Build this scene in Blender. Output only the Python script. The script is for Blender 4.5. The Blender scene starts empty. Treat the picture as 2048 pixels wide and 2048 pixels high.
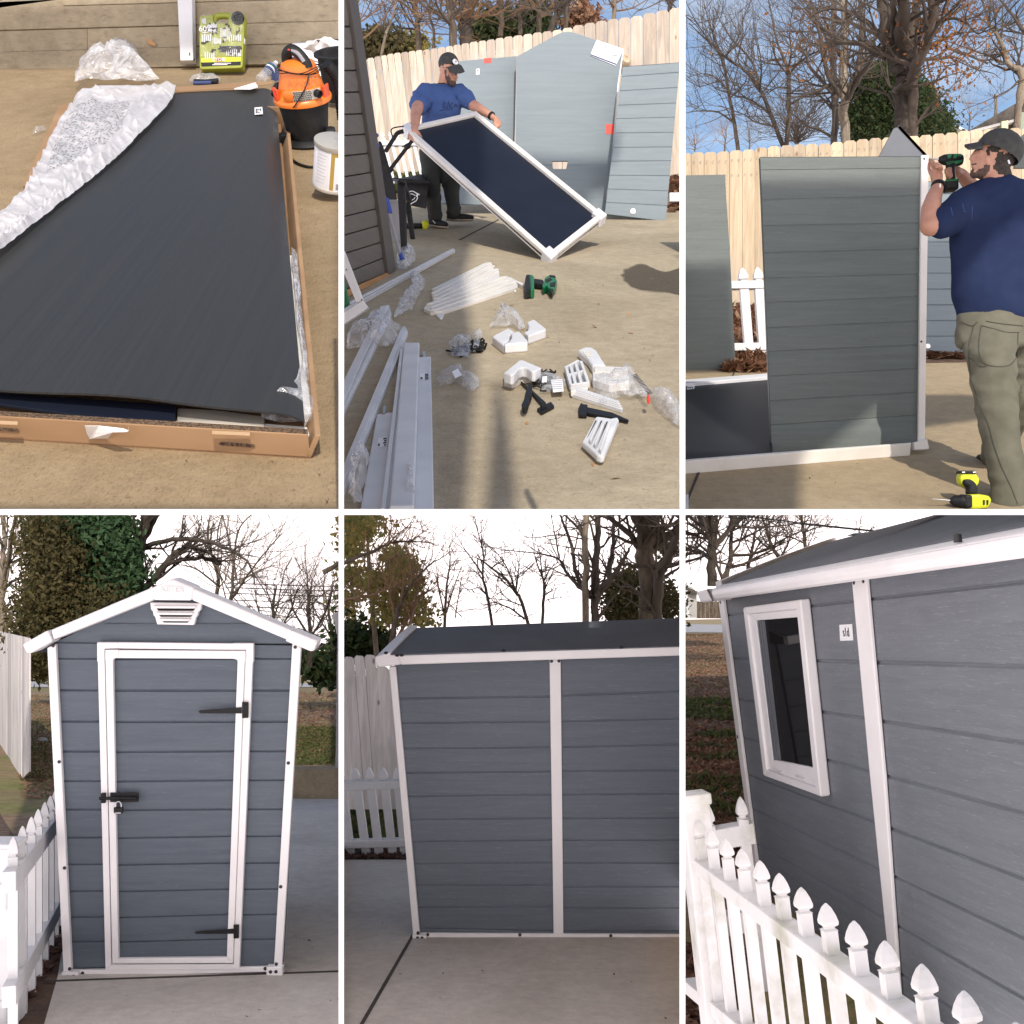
import bpy, bmesh, math, random
from mathutils import Vector, Matrix, Quaternion, noise
V = Vector
C = bpy.context.scene.collection
S = bpy.context.scene
F = 2400.0                                   # focal length in photo pixels (photo is 2048 wide)

# ---------------------------------------------------------------- camera
cam = bpy.data.objects.new('camera', bpy.data.cameras.new('camera'))
C.objects.link(cam)
cam.data.sensor_width = 36.0
cam.data.lens = 36.0 * F / 2048.0
cam.data.clip_start = 0.05
cam.data.clip_end = 2000
cam.rotation_euler = (math.radians(90), 0, 0)
S.camera = cam
S.render.resolution_x = S.render.resolution_y = 1024

# ---------------------------------------------------------------- sun and sky
SUN_EL, SUN_AZ = 33.0, 9.0                  # degrees; azimuth measured from behind the camera to the right
_e, _a = math.radians(SUN_EL), math.radians(SUN_AZ)
LDIR = V((-math.sin(_a) * math.cos(_e), math.cos(_a) * math.cos(_e), -math.sin(_e)))   # travel of the light
sd = bpy.data.lights.new('sun', 'SUN')
sd.energy = 3.6
sd.angle = math.radians(0.5)
sd.color = (1.0, 0.93, 0.82)
sun = bpy.data.objects.new('sun', sd)
C.objects.link(sun)
sun.rotation_mode = 'QUATERNION'
sun.rotation_quaternion = LDIR.to_track_quat('-Z', 'Y')

W = bpy.data.worlds.new("World")
S.world = W
W.use_nodes = True
wn = W.node_tree
wn.nodes.clear()
def wnode(t, **k):
    n = wn.nodes.new(t)
    for a, b in k.items():
        setattr(n, a, b)
    return n
out = wnode('ShaderNodeOutputWorld')
bg = wnode('ShaderNodeBackground')
bg.inputs[1].default_value = 0.15
sky = wnode('ShaderNodeTexSky', sky_type='NISHITA', sun_disc=False)
sky.sun_elevation = _e
sky.sun_rotation = math.pi - _a
sky.altitude = 200
tc = wnode('ShaderNodeTexCoord')
mp = wnode('ShaderNodeMapping')
mp.inputs[3].default_value = (1.6, 1.6, 5.0)
nz = wnode('ShaderNodeTexNoise')
nz.inputs['Scale'].default_value = 2.6
nz.inputs['Detail'].default_value = 7
nz.inputs['Roughness'].default_value = 0.62
cr = wnode('ShaderNodeValToRGB')
cr.color_ramp.elements[0].position = 0.47
cr.color_ramp.elements[1].position = 0.80
cr.color_ramp.elements[0].color = (0, 0, 0, 1)
cr.color_ramp.elements[1].color = (.85, .85, .85, 1)
mixc = wnode('ShaderNodeMix', data_type='RGBA')
mixc.inputs[7].default_value = (6.2, 6.6, 7.2, 1)          # cloud
tint = wnode('ShaderNodeMix', data_type='RGBA', blend_type='MULTIPLY')
tint.inputs[0].default_value = 1.0
tint.inputs[7].default_value = (1.08, 1.10, 1.12, 1)       # deeper winter blue
sep = wnode('ShaderNodeSeparateXYZ')
lo = wnode('ShaderNodeMapRange')
lo.inputs['From Min'].default_value = 0.25                # pale haze low in the sky, raised behind the camera to light the lower yards
lo.inputs['From Max'].default_value = 0.12
back = wnode('ShaderNodeMath', operation='MINIMUM'); back.inputs[1].default_value = 0.0
bk2 = wnode('ShaderNodeMath', operation='MULTIPLY_ADD'); bk2.inputs[1].default_value = 0.24
mixl = wnode('ShaderNodeMix', data_type='RGBA')
mixl.inputs[7].default_value = (14.0, 12.9, 13.3, 1)        # pale overcast air low down
L = wn.links.new
L(tc.outputs['Generated'], mp.inputs[0]); L(mp.outputs[0], nz.inputs['Vector']); L(nz.outputs['Fac'], cr.inputs[0])
L(cr.outputs[0], mixc.inputs[0]); L(sky.outputs[0], tint.inputs[6]); L(tint.outputs[2], mixc.inputs[6])
L(tc.outputs['Generated'], sep.inputs[0]); L(sep.outputs['Y'], back.inputs[0]); L(back.outputs[0], bk2.inputs[0]); L(sep.outputs['Z'], bk2.inputs[2]); L(bk2.outputs[0], lo.inputs['Value'])
L(lo.outputs[0], mixl.inputs[0]); L(mixc.outputs[2], mixl.inputs[6])
haze_side = wnode('ShaderNodeMapRange')                          # low haze made slightly brighter behind the camera than ahead
haze_side.inputs['From Min'].default_value = 0.0; haze_side.inputs['From Max'].default_value = 0.8
haze_side.inputs['To Min'].default_value = 0.0; haze_side.inputs['To Max'].default_value = 1.0
gm = wnode('ShaderNodeMix', data_type='RGBA')
gm.inputs[6].default_value = (15.6, 14.1, 14.1, 1); gm.inputs[7].default_value = (14.0, 12.4, 12.3, 1)
L(sep.outputs['Y'], haze_side.inputs['Value']); L(haze_side.outputs[0], gm.inputs[0]); L(gm.outputs[2], mixl.inputs[7])
L(mixl.outputs[2], bg.inputs[0]); L(bg.outputs[0], out.inputs[0])

S.view_settings.view_transform = 'Standard'
S.view_settings.look = 'None'
S.view_settings.exposure = -0.03
S.view_settings.gamma = 1

# ---------------------------------------------------------------- placing
def px(u, v, y):
    return V(((u - 1024) / F * y, y, (1024 - v) / F * y))

class Plane:
    def __init__(s, p, n):
        s.p = V(p); s.n = V(n).normalized()
    def hit(s, u, v):
        d = px(u, v, 1.0)
        return d * (s.p.dot(s.n) / d.dot(s.n))
    def up(s, h):
        return Plane(s.p + s.n * h, s.n)
    def drop(s, p):                           # the point of the plane straight above / below p
        p = V(p)
        return V((p.x, p.y, s.p.z - (s.n.x * (p.x - s.p.x) + s.n.y * (p.y - s.p.y)) / s.n.z))

def ground(v, y, vh):                         # plane through row v at distance y with its horizon on row vh
    return Plane(px(1024, v, y), (0, -(1024 - vh) / F, 1))

def front(y):
    return Plane((0, y, 0), (0, -1, 0))

# crops the measurements were taken in
CROP = dict(c1=(0, 0, 2.841), c2=(0, 510, 2.841), c3=(685, 0, 2.841), c4=(685, 510, 2.841), c5=(1368, 0, 2.841),
            c6=(1368, 510, 2.841), d1=(0, 1025, 2.841), d2=(0, 1535, 2.841), d3=(685, 1025, 2.841),
            d4=(685, 1535, 2.841), d5=(1368, 1025, 2.841), d6=(1368, 1535, 2.841),
            h1=(790, 90, 4.954), h2=(688, 200, 5.367), h3=(1800, 240, 4.83), h4=(1820, 600, 4.6),
            h5=(960, 600, 4.83), h6=(520, 80, 5.855), k1=(1368, 0, 2.841), k2=(0, 1030, 2.841),
            k3=(688, 1030, 2.875), k4=(1371, 1030, 4.503), k5=(688, 0, 2.875), k6=(688, 500, 3.715), p=(0, 0, 1))
def q(k, x, y):
    a, b, s = CROP[k]
    return (a + x / s, b + y / s)
def qs(k, *xy):
    return [q(k, xy[i], xy[i + 1]) for i in range(0, len(xy), 2)]

PANEL = {1: (None, 682.5, None, 1024), 2: (682.5, 1365, None, 1024), 3: (1365, None, None, 1024),
         4: (None, 682.5, 1024, None), 5: (682.5, 1365, 1024, None), 6: (1365, None, 1024, None)}
def clip_bm(bm, k, margin=3.5, fill=True):
    u0, u1, v0, v1 = PANEL[k]
    pl = []
    if u0 is not None: pl.append(V((1, -(u0 - margin - 1024) / F, 0)))
    if u1 is not None: pl.append(V((-1, (u1 + margin - 1024) / F, 0)))
    if v0 is not None: pl.append(V((0, (1024 - v0 + margin) / F, -1)))
    if v1 is not None: pl.append(V((0, -(1024 - v1 - margin) / F, 1)))
    for n in pl:
        r = bmesh.ops.bisect_plane(bm, geom=bm.verts[:] + bm.edges[:] + bm.faces[:], plane_co=(0, 0, 0),
                                   plane_no=n, clear_inner=True, dist=1e-6)
        if fill:
            ed = [e for e in r['geom_cut'] if isinstance(e, bmesh.types.BMEdge)]
            if ed:
                try: bmesh.ops.edgenet_fill(bm, edges=ed)
                except Exception: pass

# ---------------------------------------------------------------- meshes
class MB:
    def __init__(s):
        s.v = []; s.f = []; s.mi = []; s.at = {}
        s.cur = 0
    def add(s, vs, fs):
        o = len(s.v)
        s.v += [V(a) for a in vs]
        for f in fs:
            s.f.append([i + o for i in f]); s.mi.append(s.cur)
        return s
    def prism(s, pts, ext):                    # closed solid: polygon pts swept along ext
        n = len(pts); pts = [V(p) for p in pts]
        e = [V(x) for x in ext] if isinstance(ext, (list, tuple)) and len(ext) == n and not isinstance(ext[0], (int, float)) else [V(ext)] * n
        return s.add(pts + [pts[i] + e[i] for i in range(n)], [list(range(n))[::-1], list(range(n, 2 * n))] +
                     [[i, (i + 1) % n, n + (i + 1) % n, n + i] for i in range(n)])
    def box(s, c, ex, ey, ez):                 # centre and three half-axis vectors
        c, ex, ey, ez = V(c), V(ex), V(ey), V(ez)
        return s.prism([c - ex - ey - ez, c + ex - ey - ez, c + ex + ey - ez, c - ex + ey - ez], ez * 2)
    def bar(s, a, b, wx, wy):                  # square bar from a to b with half-width vectors
        a, b, wx, wy = V(a), V(b), V(wx), V(wy)
        return s.prism([a - wx - wy, a + wx - wy, a + wx + wy, a - wx + wy], b - a)
    def tube(s, path, r, n=8, caps=True):
        path = [V(p) for p in path]
        m = len(path)
        rr = r if isinstance(r, (list, tuple)) else [r] * m
        o = len(s.v); vs = []; fs = []
        t0 = (path[1] - path[0]).normalized()
        ref = V((0, 0, 1)) if abs(t0.z) < .9 else V((1, 0, 0))
        side = t0.cross(ref).normalized()
        for i, p in enumerate(path):
            t = (path[min(i + 1, m - 1)] - path[max(i - 1, 0)])
            t = t.normalized() if t.length > 1e-9 else t0
            side = side - t * side.dot(t)
            side = side.normalized() if side.length > 1e-6 else t.orthogonal().normalized()
            b = t.cross(side)
            for k in range(n):
                a = 2 * math.pi * k / n
                vs.append(p + (side * math.cos(a) + b * math.sin(a)) * rr[i])
        for i in range(m - 1):
            for k in range(n):
                k2 = (k + 1) % n
                fs.append([i * n + k, i * n + k2, (i + 1) * n + k2, (i + 1) * n + k])
        if caps:
            fs.append(list(range(n))[::-1]); fs.append([(m - 1) * n + k for k in range(n)])
        return s.add(vs, fs)
    def lathe(s, base, axis, prof, n=20, xdir=None, sx=1.0, sy=1.0):   # prof: (radius, height)
        base = V(base); a = V(axis).normalized()
        xd = V(xdir) if xdir else a.orthogonal()
        xd = (xd - a * xd.dot(a)).normalized(); yd = a.cross(xd)
        vs = []; fs = []
        for (r, h) in prof:
            for k in range(n):
                t = 2 * math.pi * (k + .5) / n
                vs.append(base + a * h + xd * (math.cos(t) * r * sx) + yd * (math.sin(t) * r * sy))
        m = len(prof)
        for i in range(m - 1):
            for k in range(n):
                k2 = (k + 1) % n
                fs.append([i * n + k, i * n + k2, (i + 1) * n + k2, (i + 1) * n + k])
        fs.append(list(range(n))[::-1]); fs.append([(m - 1) * n + k for k in range(n)])
        return s.add(vs, fs)
    def ell(s, c, ax, ay, az, n=14, m=9):      # ellipsoid from three half-axis vectors
        c, ax, ay, az = V(c), V(ax), V(ay), V(az)
        vs = []; fs = []
        for i in range(m + 1):
            t = math.pi * i / m
            for k in range(n):
                p = 2 * math.pi * k / n
                vs.append(c + ax * (math.sin(t) * math.cos(p)) + ay * (math.sin(t) * math.sin(p)) + az * math.cos(t))
        for i in range(m):
            for k in range(n):
                k2 = (k + 1) % n
                fs.append([i * n + k, i * n + k2, (i + 1) * n + k2, (i + 1) * n + k])
        return s.add(vs, fs)
    def cone(s, p, r1, q_, r2, n=12):          # round-ended tapering limb
        p, q_ = V(p), V(q_); d = q_ - p; Ln = d.length; a = d.normalized()
        prof = []
        for i in range(5):
            t = math.pi / 2 * i / 4
            prof.append((max(r1 * math.sin(t), 1e-4), -r1 * math.cos(t)))
        for i in range(5):
            t = math.pi / 2 * i / 4
            prof.append((max(r2 * math.cos(t), 1e-4), Ln + r2 * math.sin(t)))
        return s.lathe(p, a, prof, n)
    def loft(s, secs, n=20, ends=True):        # secs: (centre, xvec, yvec)
        vs = []; fs = []
        for (c, x, y) in secs:
            c, x, y = V(c), V(x), V(y)
            for k in range(n):
                t = 2 * math.pi * k / n
                vs.append(c + x * math.cos(t) + y * math.sin(t))
        m = len(secs)
        for i in range(m - 1):
            for k in range(n):
                k2 = (k + 1) % n
                fs.append([i * n + k, i * n + k2, (i + 1) * n + k2, (i + 1) * n + k])
        if ends:
            fs.append(list(range(n))[::-1]); fs.append([(m - 1) * n + k for k in range(n)])
        return s.add(vs, fs)
    def grid(s, fn, nu, nv, thick=None):
        vs = [fn(i / nu, j / nv) for j in range(nv + 1) for i in range(nu + 1)]
        w = nu + 1
        fs = [[j * w + i, j * w + i + 1, (j + 1) * w + i + 1, (j + 1) * w + i] for j in range(nv) for i in range(nu)]
        return s.add(vs, fs)
    def slab(s, fn, nu, nv, th):               # grid with a thickness vector and closed rim
        th = V(th)
        a = [V(fn(i / nu, j / nv)) for j in range(nv + 1) for i in range(nu + 1)]
        w = nu + 1; n = len(a)
        fs = []
        for j in range(nv):
            for i in range(nu):
                f = [j * w + i, j * w + i + 1, (j + 1) * w + i + 1, (j + 1) * w + i]
                fs.append(f); fs.append([x + n for x in f][::-1])
        rim = [i for i in range(w)] + [j * w + nu for j in range(1, nv + 1)] + \
              [nv * w + i for i in range(nu - 1, -1, -1)] + [j * w for j in range(nv - 1, 0, -1)]
        for i in range(len(rim)):
            a0, b0 = rim[i], rim[(i + 1) % len(rim)]
            fs.append([a0, a0 + n, b0 + n, b0])
        return s.add(a + [p + th for p in a], fs)
    def build(s, name, mat, parent=None, bevel=0, smooth=None, clip=None, fix=True, local=False, fill=True, remesh=0,
              smooth_it=0, noise_amp=0, noise_sc=8.0, keep=None):
        me = bpy.data.meshes.new(name)
        bm = bmesh.new()
        bv = [bm.verts.new(p) for p in s.v]
        for f, mi in zip(s.f, s.mi):
            try:
                ff = bm.faces.new([bv[i] for i in f]); ff.material_index = mi
            except ValueError:
                pass
        if fix: bmesh.ops.recalc_face_normals(bm, faces=bm.faces[:])
        if bevel:
            ed = [e for e in bm.edges if len(e.link_faces) == 2 and e.calc_face_angle(0) > .5]
            if ed: bmesh.ops.bevel(bm, geom=ed, offset=bevel, segments=2, affect='EDGES', profile=.5, clamp_overlap=True)
        if clip: clip_bm(bm, clip, fill=fill)
        bm.to_mesh(me); bm.free()
        o = bpy.data.objects.new(name, me)
        C.objects.link(o)
        if remesh:
            m = o.modifiers.new('r', 'REMESH'); m.mode = 'VOXEL'; m.voxel_size = remesh
            if smooth_it:
                m2 = o.modifiers.new('s', 'SMOOTH'); m2.iterations = smooth_it; m2.factor = .5
            dg = bpy.context.evaluated_depsgraph_get()
            me2 = bpy.data.meshes.new_from_object(o.evaluated_get(dg))
            o.modifiers.clear(); o.data = me2; me = me2
            if noise_amp:
                for vv in me.vertices:
                    p = vv.co * noise_sc
                    k = noise.noise(V((p.x, p.y, p.z * .45))) + .5 * noise.noise(V((p.x * 2.3, p.y * 2.3, p.z * .9)) + V((5, 5, 5)))
                    vv.co = vv.co + vv.normal * (k * noise_amp)
            if keep:
                bm = bmesh.new(); bm.from_mesh(me); clip_bm(bm, keep); bm.to_mesh(me); bm.free()
            for p in me.polygons: p.use_smooth = True
        for mm in (mat if isinstance(mat, (list, tuple)) else [mat]):
            me.materials.append(mm)
        if smooth and not remesh:
            for p in me.polygons: p.use_smooth = True
            try: me.set_sharp_from_angle(angle=math.radians(smooth if smooth > 1 else 40))
            except Exception: pass
        if parent is not None:
            o.parent = parent
            if not local:
                off = world_of(parent)
                me.transform(Matrix.Translation(-off))
        elif not local and len(me.vertices):
            xs = [p.co for p in me.vertices]
            lo_ = min(p.z for p in xs)
            off = V(((min(p.x for p in xs) + max(p.x for p in xs)) / 2, (min(p.y for p in xs) + max(p.y for p in xs)) / 2, lo_))
            me.transform(Matrix.Translation(-off)); o.location = off
        return o

def world_of(o):
    p = V((0, 0, 0))
    while o is not None:
        p += V(o.location); o = o.parent
    return p

def tag(o, label=None, cat=None, group=None, kind=None):
    if label: o['label'] = label
    if cat: o['category'] = cat
    if group: o['group'] = group
    if kind: o['kind'] = kind
    return o
def thing(name, label, cat, loc, group=None):
    o = bpy.data.objects.new(name, None); C.objects.link(o)
    o.location = loc; o.empty_display_size = .1
    return tag(o, label, cat, group)
def struct(mb, name, mat, **k):
    return tag(mb.build(name, mat, **k), kind='structure')

def text(parent, s, pos, xd, yd, size, mat, depth=.001, name='lettering', center=True):
    cu = bpy.data.curves.new(name, 'FONT'); cu.body = s; cu.size = 1.0; cu.extrude = 0
    if center: cu.align_x = 'CENTER'; cu.align_y = 'CENTER'
    t = bpy.data.objects.new(name, cu); C.objects.link(t)
    me = bpy.data.meshes.new_from_object(t.evaluated_get(bpy.context.evaluated_depsgraph_get()))
    bpy.data.objects.remove(t)
    xd = V(xd).normalized(); yd = V(yd); yd = (yd - xd * yd.dot(xd)).normalized(); zd = xd.cross(yd)
    bm = bmesh.new(); bm.from_mesh(me)
    r = bmesh.ops.extrude_face_region(bm, geom=bm.faces[:])
    bmesh.ops.translate(bm, verts=[g for g in r['geom'] if isinstance(g, bmesh.types.BMVert)], vec=(0, 0, depth / size))
    bm.to_mesh(me); bm.free()
    off = world_of(parent) if parent else V()
    for vv in me.vertices:
        p = vv.co * size
        vv.co = V(pos) + xd * p.x + yd * p.y + zd * p.z - off
    me.materials.append(mat)
    o = bpy.data.objects.new(name, me); C.objects.link(o)
    if parent: o.parent = parent
    return o

# ---------------------------------------------------------------- materials
class NT:
    def __init__(s, name):
        s.m = bpy.data.materials.new(name); s.m.use_nodes = True
        s.t = s.m.node_tree; s.t.nodes.clear()
        s.out = s.n('ShaderNodeOutputMaterial')
    def n(s, t, **k):
        x = s.t.nodes.new(t)
        for a, b in k.items(): setattr(x, a, b)
        return x
    def l(s, a, b): s.t.links.new(a, b)
    def coord(s, stretch=(1, 1, 1), rot=(0, 0, 0)):
        c = s.n('ShaderNodeTexCoord'); m = s.n('ShaderNodeMapping')
        m.inputs[2].default_value = rot; m.inputs[3].default_value = stretch
        s.l(c.outputs['Object'], m.inputs[0]); return m.outputs[0]
    def noise(s, vec, scale, detail=4, rough=.55, dist=0):
        x = s.n('ShaderNodeTexNoise')
        x.inputs['Scale'].default_value = scale; x.inputs['Detail'].default_value = detail
        x.inputs['Roughness'].default_value = rough; x.inputs['Distortion'].default_value = dist
        s.l(vec, x.inputs['Vector']); return x.outputs['Fac']
    def ramp(s, fac, stops):
        r = s.n('ShaderNodeValToRGB'); e = r.color_ramp.elements
        while len(e) < len(stops): e.new(.5)
        for i, (p, c) in enumerate(stops):
            e[i].position = p
            e[i].color = (c, c, c, 1) if isinstance(c, (int, float)) else (*c, 1)
        s.l(fac, r.inputs[0]); return r.outputs[0]
    def mix(s, fac, a, b, mode='MIX'):
        m = s.n('ShaderNodeMix', data_type='RGBA', blend_type=mode)
        for i, x in ((0, fac), (6, a), (7, b)):
            if isinstance(x, (int, float)): m.inputs[i].default_value = x if i == 0 else (x, x, x, 1)
            elif isinstance(x, (tuple, list)): m.inputs[i].default_value = (*x, 1)
            else: s.l(x, m.inputs[i])
        return m.outputs[2]
    def math(s, op, a, b=0.0):
        m = s.n('ShaderNodeMath', operation=op)
        for i, x in ((0, a), (1, b)):
            if isinstance(x, (int, float)): m.inputs[i].default_value = x
            else: s.l(x, m.inputs[i])
        return m.outputs[0]
    def island(s):
        return s.n('ShaderNodeNewGeometry').outputs['Random Per Island']
    def bsdf(s, col, rough=.6, bump=None, bstr=.3, bdist=.01, metallic=0, spec=.5, alpha=None, trans=0, sheen=0, coat=0):
        b = s.n('ShaderNodeBsdfPrincipled')
        def put(k, x):
            if x is None: return
            if isinstance(x, (tuple, list)): b.inputs[k].default_value = (*x, 1)
            elif isinstance(x, (int, float)): b.inputs[k].default_value = x
            else: s.l(x, b.inputs[k])
        put('Base Color', col); put('Roughness', rough); put('Metallic', metallic); put('Specular IOR Level', spec)
        put('Alpha', alpha); put('Transmission Weight', trans); put('Sheen Weight', sheen); put('Coat Weight', coat)
        if bump is not None:
            bp = s.n('ShaderNodeBump'); bp.inputs['Strength'].default_value = bstr; bp.inputs['Distance'].default_value = bdist
            s.l(bump, bp.inputs['Height']); s.l(bp.outputs[0], b.inputs['Normal'])
        s.l(b.outputs[0], s.out.inputs[0]); s.b = b
        return s.m

def mat(name, c1, c2=None, scale=6, rough=.6, stretch=(1, 1, 1), detail=5, bump=0, bscale=None, metallic=0, spec=.5,
        island=0, lo=.35, hi=.65, bdist=.005, sheen=0, coat=0):
    t = NT(name); vec = t.coord(stretch)
    col = c1
    if c2 is not None:
        col = t.ramp(t.noise(vec, scale, detail), [(lo, c1), (hi, c2)])
    if island:
        k = t.math('MULTIPLY_ADD', t.island(), 2 * island)
        k.node.inputs[2].default_value = 1 - island
        col = t.mix(1.0, col, k, 'MULTIPLY')
    b = t.noise(vec, bscale or scale * 4, 4) if bump else None
    return t.bsdf(col, rough, b, bump, bdist, metallic, spec, sheen=sheen, coat=coat)

# ---------------------------------------------------------------- materials of the place
def concrete(name, c1, c2, dark, grain=(1, 1, 1), stain_lo=.50, stain_hi=.72, bump=.5, fine=110, pit=.62, grit=.55):
    t = NT(name); v = t.coord(); vg = t.coord(grain)
    a = t.ramp(t.noise(v, 1.1, 6, .6), [(.32, c1), (.68, c2)])
    st = t.ramp(t.noise(v, .75, 5, .6, .6), [(stain_lo, 0.0), (stain_hi, 1.0)])
    a = t.mix(t.math('MULTIPLY', st, .78), a, dark)
    f = t.noise(vg, fine, 2, .7)
    a = t.mix(t.ramp(f, [(.30, grit), (.46, 0.0)]), a, tuple(x * .4 for x in dark))
    bl = t.noise(v, 4.2, 9, .68)
    a = t.mix(t.ramp(bl, [(.30, .5), (.46, 0.0)]), a, tuple(x * 1.15 for x in dark))
    a = t.mix(t.ramp(t.noise(v, 26, 3, .6), [(.74, 0.0), (.80, .6)]), a, tuple(x * .55 for x in dark))
    a = t.mix(t.ramp(f, [(pit, 0.0), (.78, .35)]), a, tuple(min(1, x * 1.5) for x in c2))
    m2 = t.noise(v, 14, 4, .65)
    a = t.mix(.5, a, t.mix(m2, tuple(x * .55 for x in c1), tuple(x * 1.35 for x in c2)))
    h = t.math('ADD', t.math('MULTIPLY', f, .7), t.noise(v, 40, 4, .6))
    return t.bsdf(a, .88, h, bump, .006, spec=.25)

def siding_mat(name, c1, c2, streak, along=(1, 0)):
    ax_ = (.6, 1, 9) if along[0] else (5, .45, 9); ax2 = (1.6, 1, 42) if along[0] else (12, 1.5, 48)
    t = NT(name); v = t.coord(ax_); v2 = t.coord(ax2)
    if not along[0]:
        r_ = t.coord((1, 1, 1), (.115, 0, 0)); vv_ = []
        for s_ in (ax_, ax2):
            m_ = t.n('ShaderNodeMapping'); m_.inputs[3].default_value = s_; t.l(r_, m_.inputs[0]); vv_.append(m_.outputs[0])
        v, v2 = vv_
    a = t.ramp(t.noise(v, 3.2, 6, .6, .8), [(.3, c1), (.7, c2)])
    n = t.noise(v2, 5.5, 5, .68, 1.4)
    a = t.mix(t.ramp(n, [(.58, 0.0), (.72, .7)]), a, streak)
    a = t.mix(t.ramp(n, [(.18, .35), (.30, 0.0)]), a, tuple(x * .6 for x in c1))
    return t.bsdf(a, .52, n, .40, .004, spec=.4)

def wood_mat(name, c1, c2, knot, grey, greyamt, isl=.16):
    t = NT(name); v = t.coord((7, 7, .55))
    n = t.noise(v, 2.6, 6, .62, 1.2)
    a = t.ramp(n, [(.30, c1), (.68, c2)])
    w = t.noise(t.coord((1.3, 1.3, .5)), 2.0, 5, .6, .5)
    a = t.mix(t.ramp(w, [(.50, 0.0), (.70, greyamt)]), a, grey)
    kn = t.n('ShaderNodeTexVoronoi'); kn.inputs['Scale'].default_value = 3.1
    t.l(t.coord((1.7, 1.7, .8)), kn.inputs['Vector'])
    a = t.mix(t.ramp(kn.outputs['Distance'], [(.045, .75), (.10, 0.0)]), a, knot)
    k = t.math('MULTIPLY_ADD', t.island(), 2 * isl); k.node.inputs[2].default_value = 1 - isl
    a = t.mix(1.0, a, k, 'MULTIPLY')
    return t.bsdf(a, .82, n, .5, .006, spec=.2)

def bark_mat(name, c1, c2, lichen=None):
    t = NT(name); v = t.coord((1, 1, .28))
    n = t.noise(v, 9, 6, .68, .9)
    a = t.ramp(n, [(.32, c1), (.68, c2)])
    if lichen:
        a = t.mix(t.ramp(t.noise(t.coord(), 1.8, 4), [(.52, 0.0), (.66, .7)]), a, lichen)
    return t.bsdf(a, .9, n, .8, .04, spec=.15)

def leaf_mat(name, c1, c2, c3, tl=.25):
    t = NT(name)
    col = t.ramp(t.island(), [(0, c1), (.5, c2), (1, c3)])
    d = t.n('ShaderNodeBsdfPrincipled'); t.l(col, d.inputs['Base Color'])
    d.inputs['Roughness'].default_value = .7; d.inputs['Specular IOR Level'].default_value = .25
    x = t.n('ShaderNodeBsdfTranslucent'); t.l(col, x.inputs[0])
    m = t.n('ShaderNodeMixShader'); m.inputs[0].default_value = tl
    t.l(d.outputs[0], m.inputs[1]); t.l(x.outputs[0], m.inputs[2]); t.l(m.outputs[0], t.out.inputs[0])
    return t.m

def film_mat(name, base=(.86, .87, .9), lo=.05, hi=.62, rough=.18, sc=9.0, blend=.35, gloss=.09):
    # thin clear polythene: mostly see-through, whiter where it creases or turns edge-on
    t = NT(name); v = t.coord()
    n = t.noise(v, sc, 6, .7, 1.5)
    lw = t.n('ShaderNodeLayerWeight'); lw.inputs[0].default_value = blend
    k = t.math('ADD', t.ramp(n, [(.42, lo), (.66, hi)]), t.math('MULTIPLY', lw.outputs['Facing'], .28))
    k.node.use_clamp = True
    g = t.n('ShaderNodeBsdfPrincipled'); g.inputs['Base Color'].default_value = (*base, 1)
    g.inputs['Roughness'].default_value = rough; g.inputs['Specular IOR Level'].default_value = .8
    bp = t.n('ShaderNodeBump'); bp.inputs['Strength'].default_value = .55; bp.inputs['Distance'].default_value = .015
    t.l(t.noise(v, sc * 2.4, 5, .7, 2.0), bp.inputs['Height']); t.l(bp.outputs[0], g.inputs['Normal'])
    x = t.n('ShaderNodeBsdfTransparent'); x.inputs[0].default_value = (.97, .97, .98, 1)
    gl = t.n('ShaderNodeBsdfGlossy'); gl.inputs['Roughness'].default_value = .08; gl.inputs[0].default_value = (.9, .9, .9, 1)
    t.l(bp.outputs[0], gl.inputs['Normal'])
    m0 = t.n('ShaderNodeMixShader'); m0.inputs[0].default_value = gloss
    t.l(x.outputs[0], m0.inputs[1]); t.l(gl.outputs[0], m0.inputs[2])
    m = t.n('ShaderNodeMixShader'); t.l(k, m.inputs[0])
    t.l(m0.outputs[0], m.inputs[1]); t.l(g.outputs[0], m.inputs[2]); t.l(m.outputs[0], t.out.inputs[0])
    return t.m

M = {}
M['pad1'] = concrete('concrete_tan', (.27, .195, .11), (.35, .26, .155), (.17, .115, .06), (1.6, .4, 1), .44, .64, .9, 95, .6, .75)
M['pad2'] = concrete('concrete_beige', (.36, .295, .20), (.47, .395, .28), (.19, .15, .10), (1, 1, 1), .45, .66, .8, 75, .6, .6)
M['pad3'] = concrete('concrete_brown', (.33, .25, .15), (.42, .33, .21), (.13, .095, .06), (1, 1, 1), .48, .70, .4, 80, .62, .5)
M['pad4'] = concrete('concrete_grey', (.58, .54, .495), (.67, .63, .58), (.34, .30, .26), (1, 1, 1), .46, .70, .3, 70, .66, .35)
M['pad5'] = concrete('concrete_pinkgrey', (.55, .495, .44), (.64, .58, .52), (.33, .28, .235), (1, 1, 1), .46, .72, .3, 70, .66, .35)
M['oldwall'] = concrete('weathered_concrete', (.25, .20, .13), (.36, .30, .20), (.12, .10, .07), (.3, 1, 1), .46, .66, 1.0, 60)
M['joint'] = mat('joint_dark', (.05, .04, .035), rough=.95)
M['white'] = mat('white_resin', (.80, .77, .78), (.86, .84, .84), 3, .42, bump=.06, bscale=60)
M['cream'] = mat('white_trim_resin', (.68, .645, .59), (.77, .74, .69), 3, .45, bump=.06, bscale=60)
M['vinyl'] = mat('white_vinyl', (.62, .62, .63), (.72, .72, .73), 4, .42)
M['vinyl_dirty'] = mat('weathered_white_vinyl', (.36, .36, .28), (.66, .65, .645), 6, .5, lo=.24, hi=.50)
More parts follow.
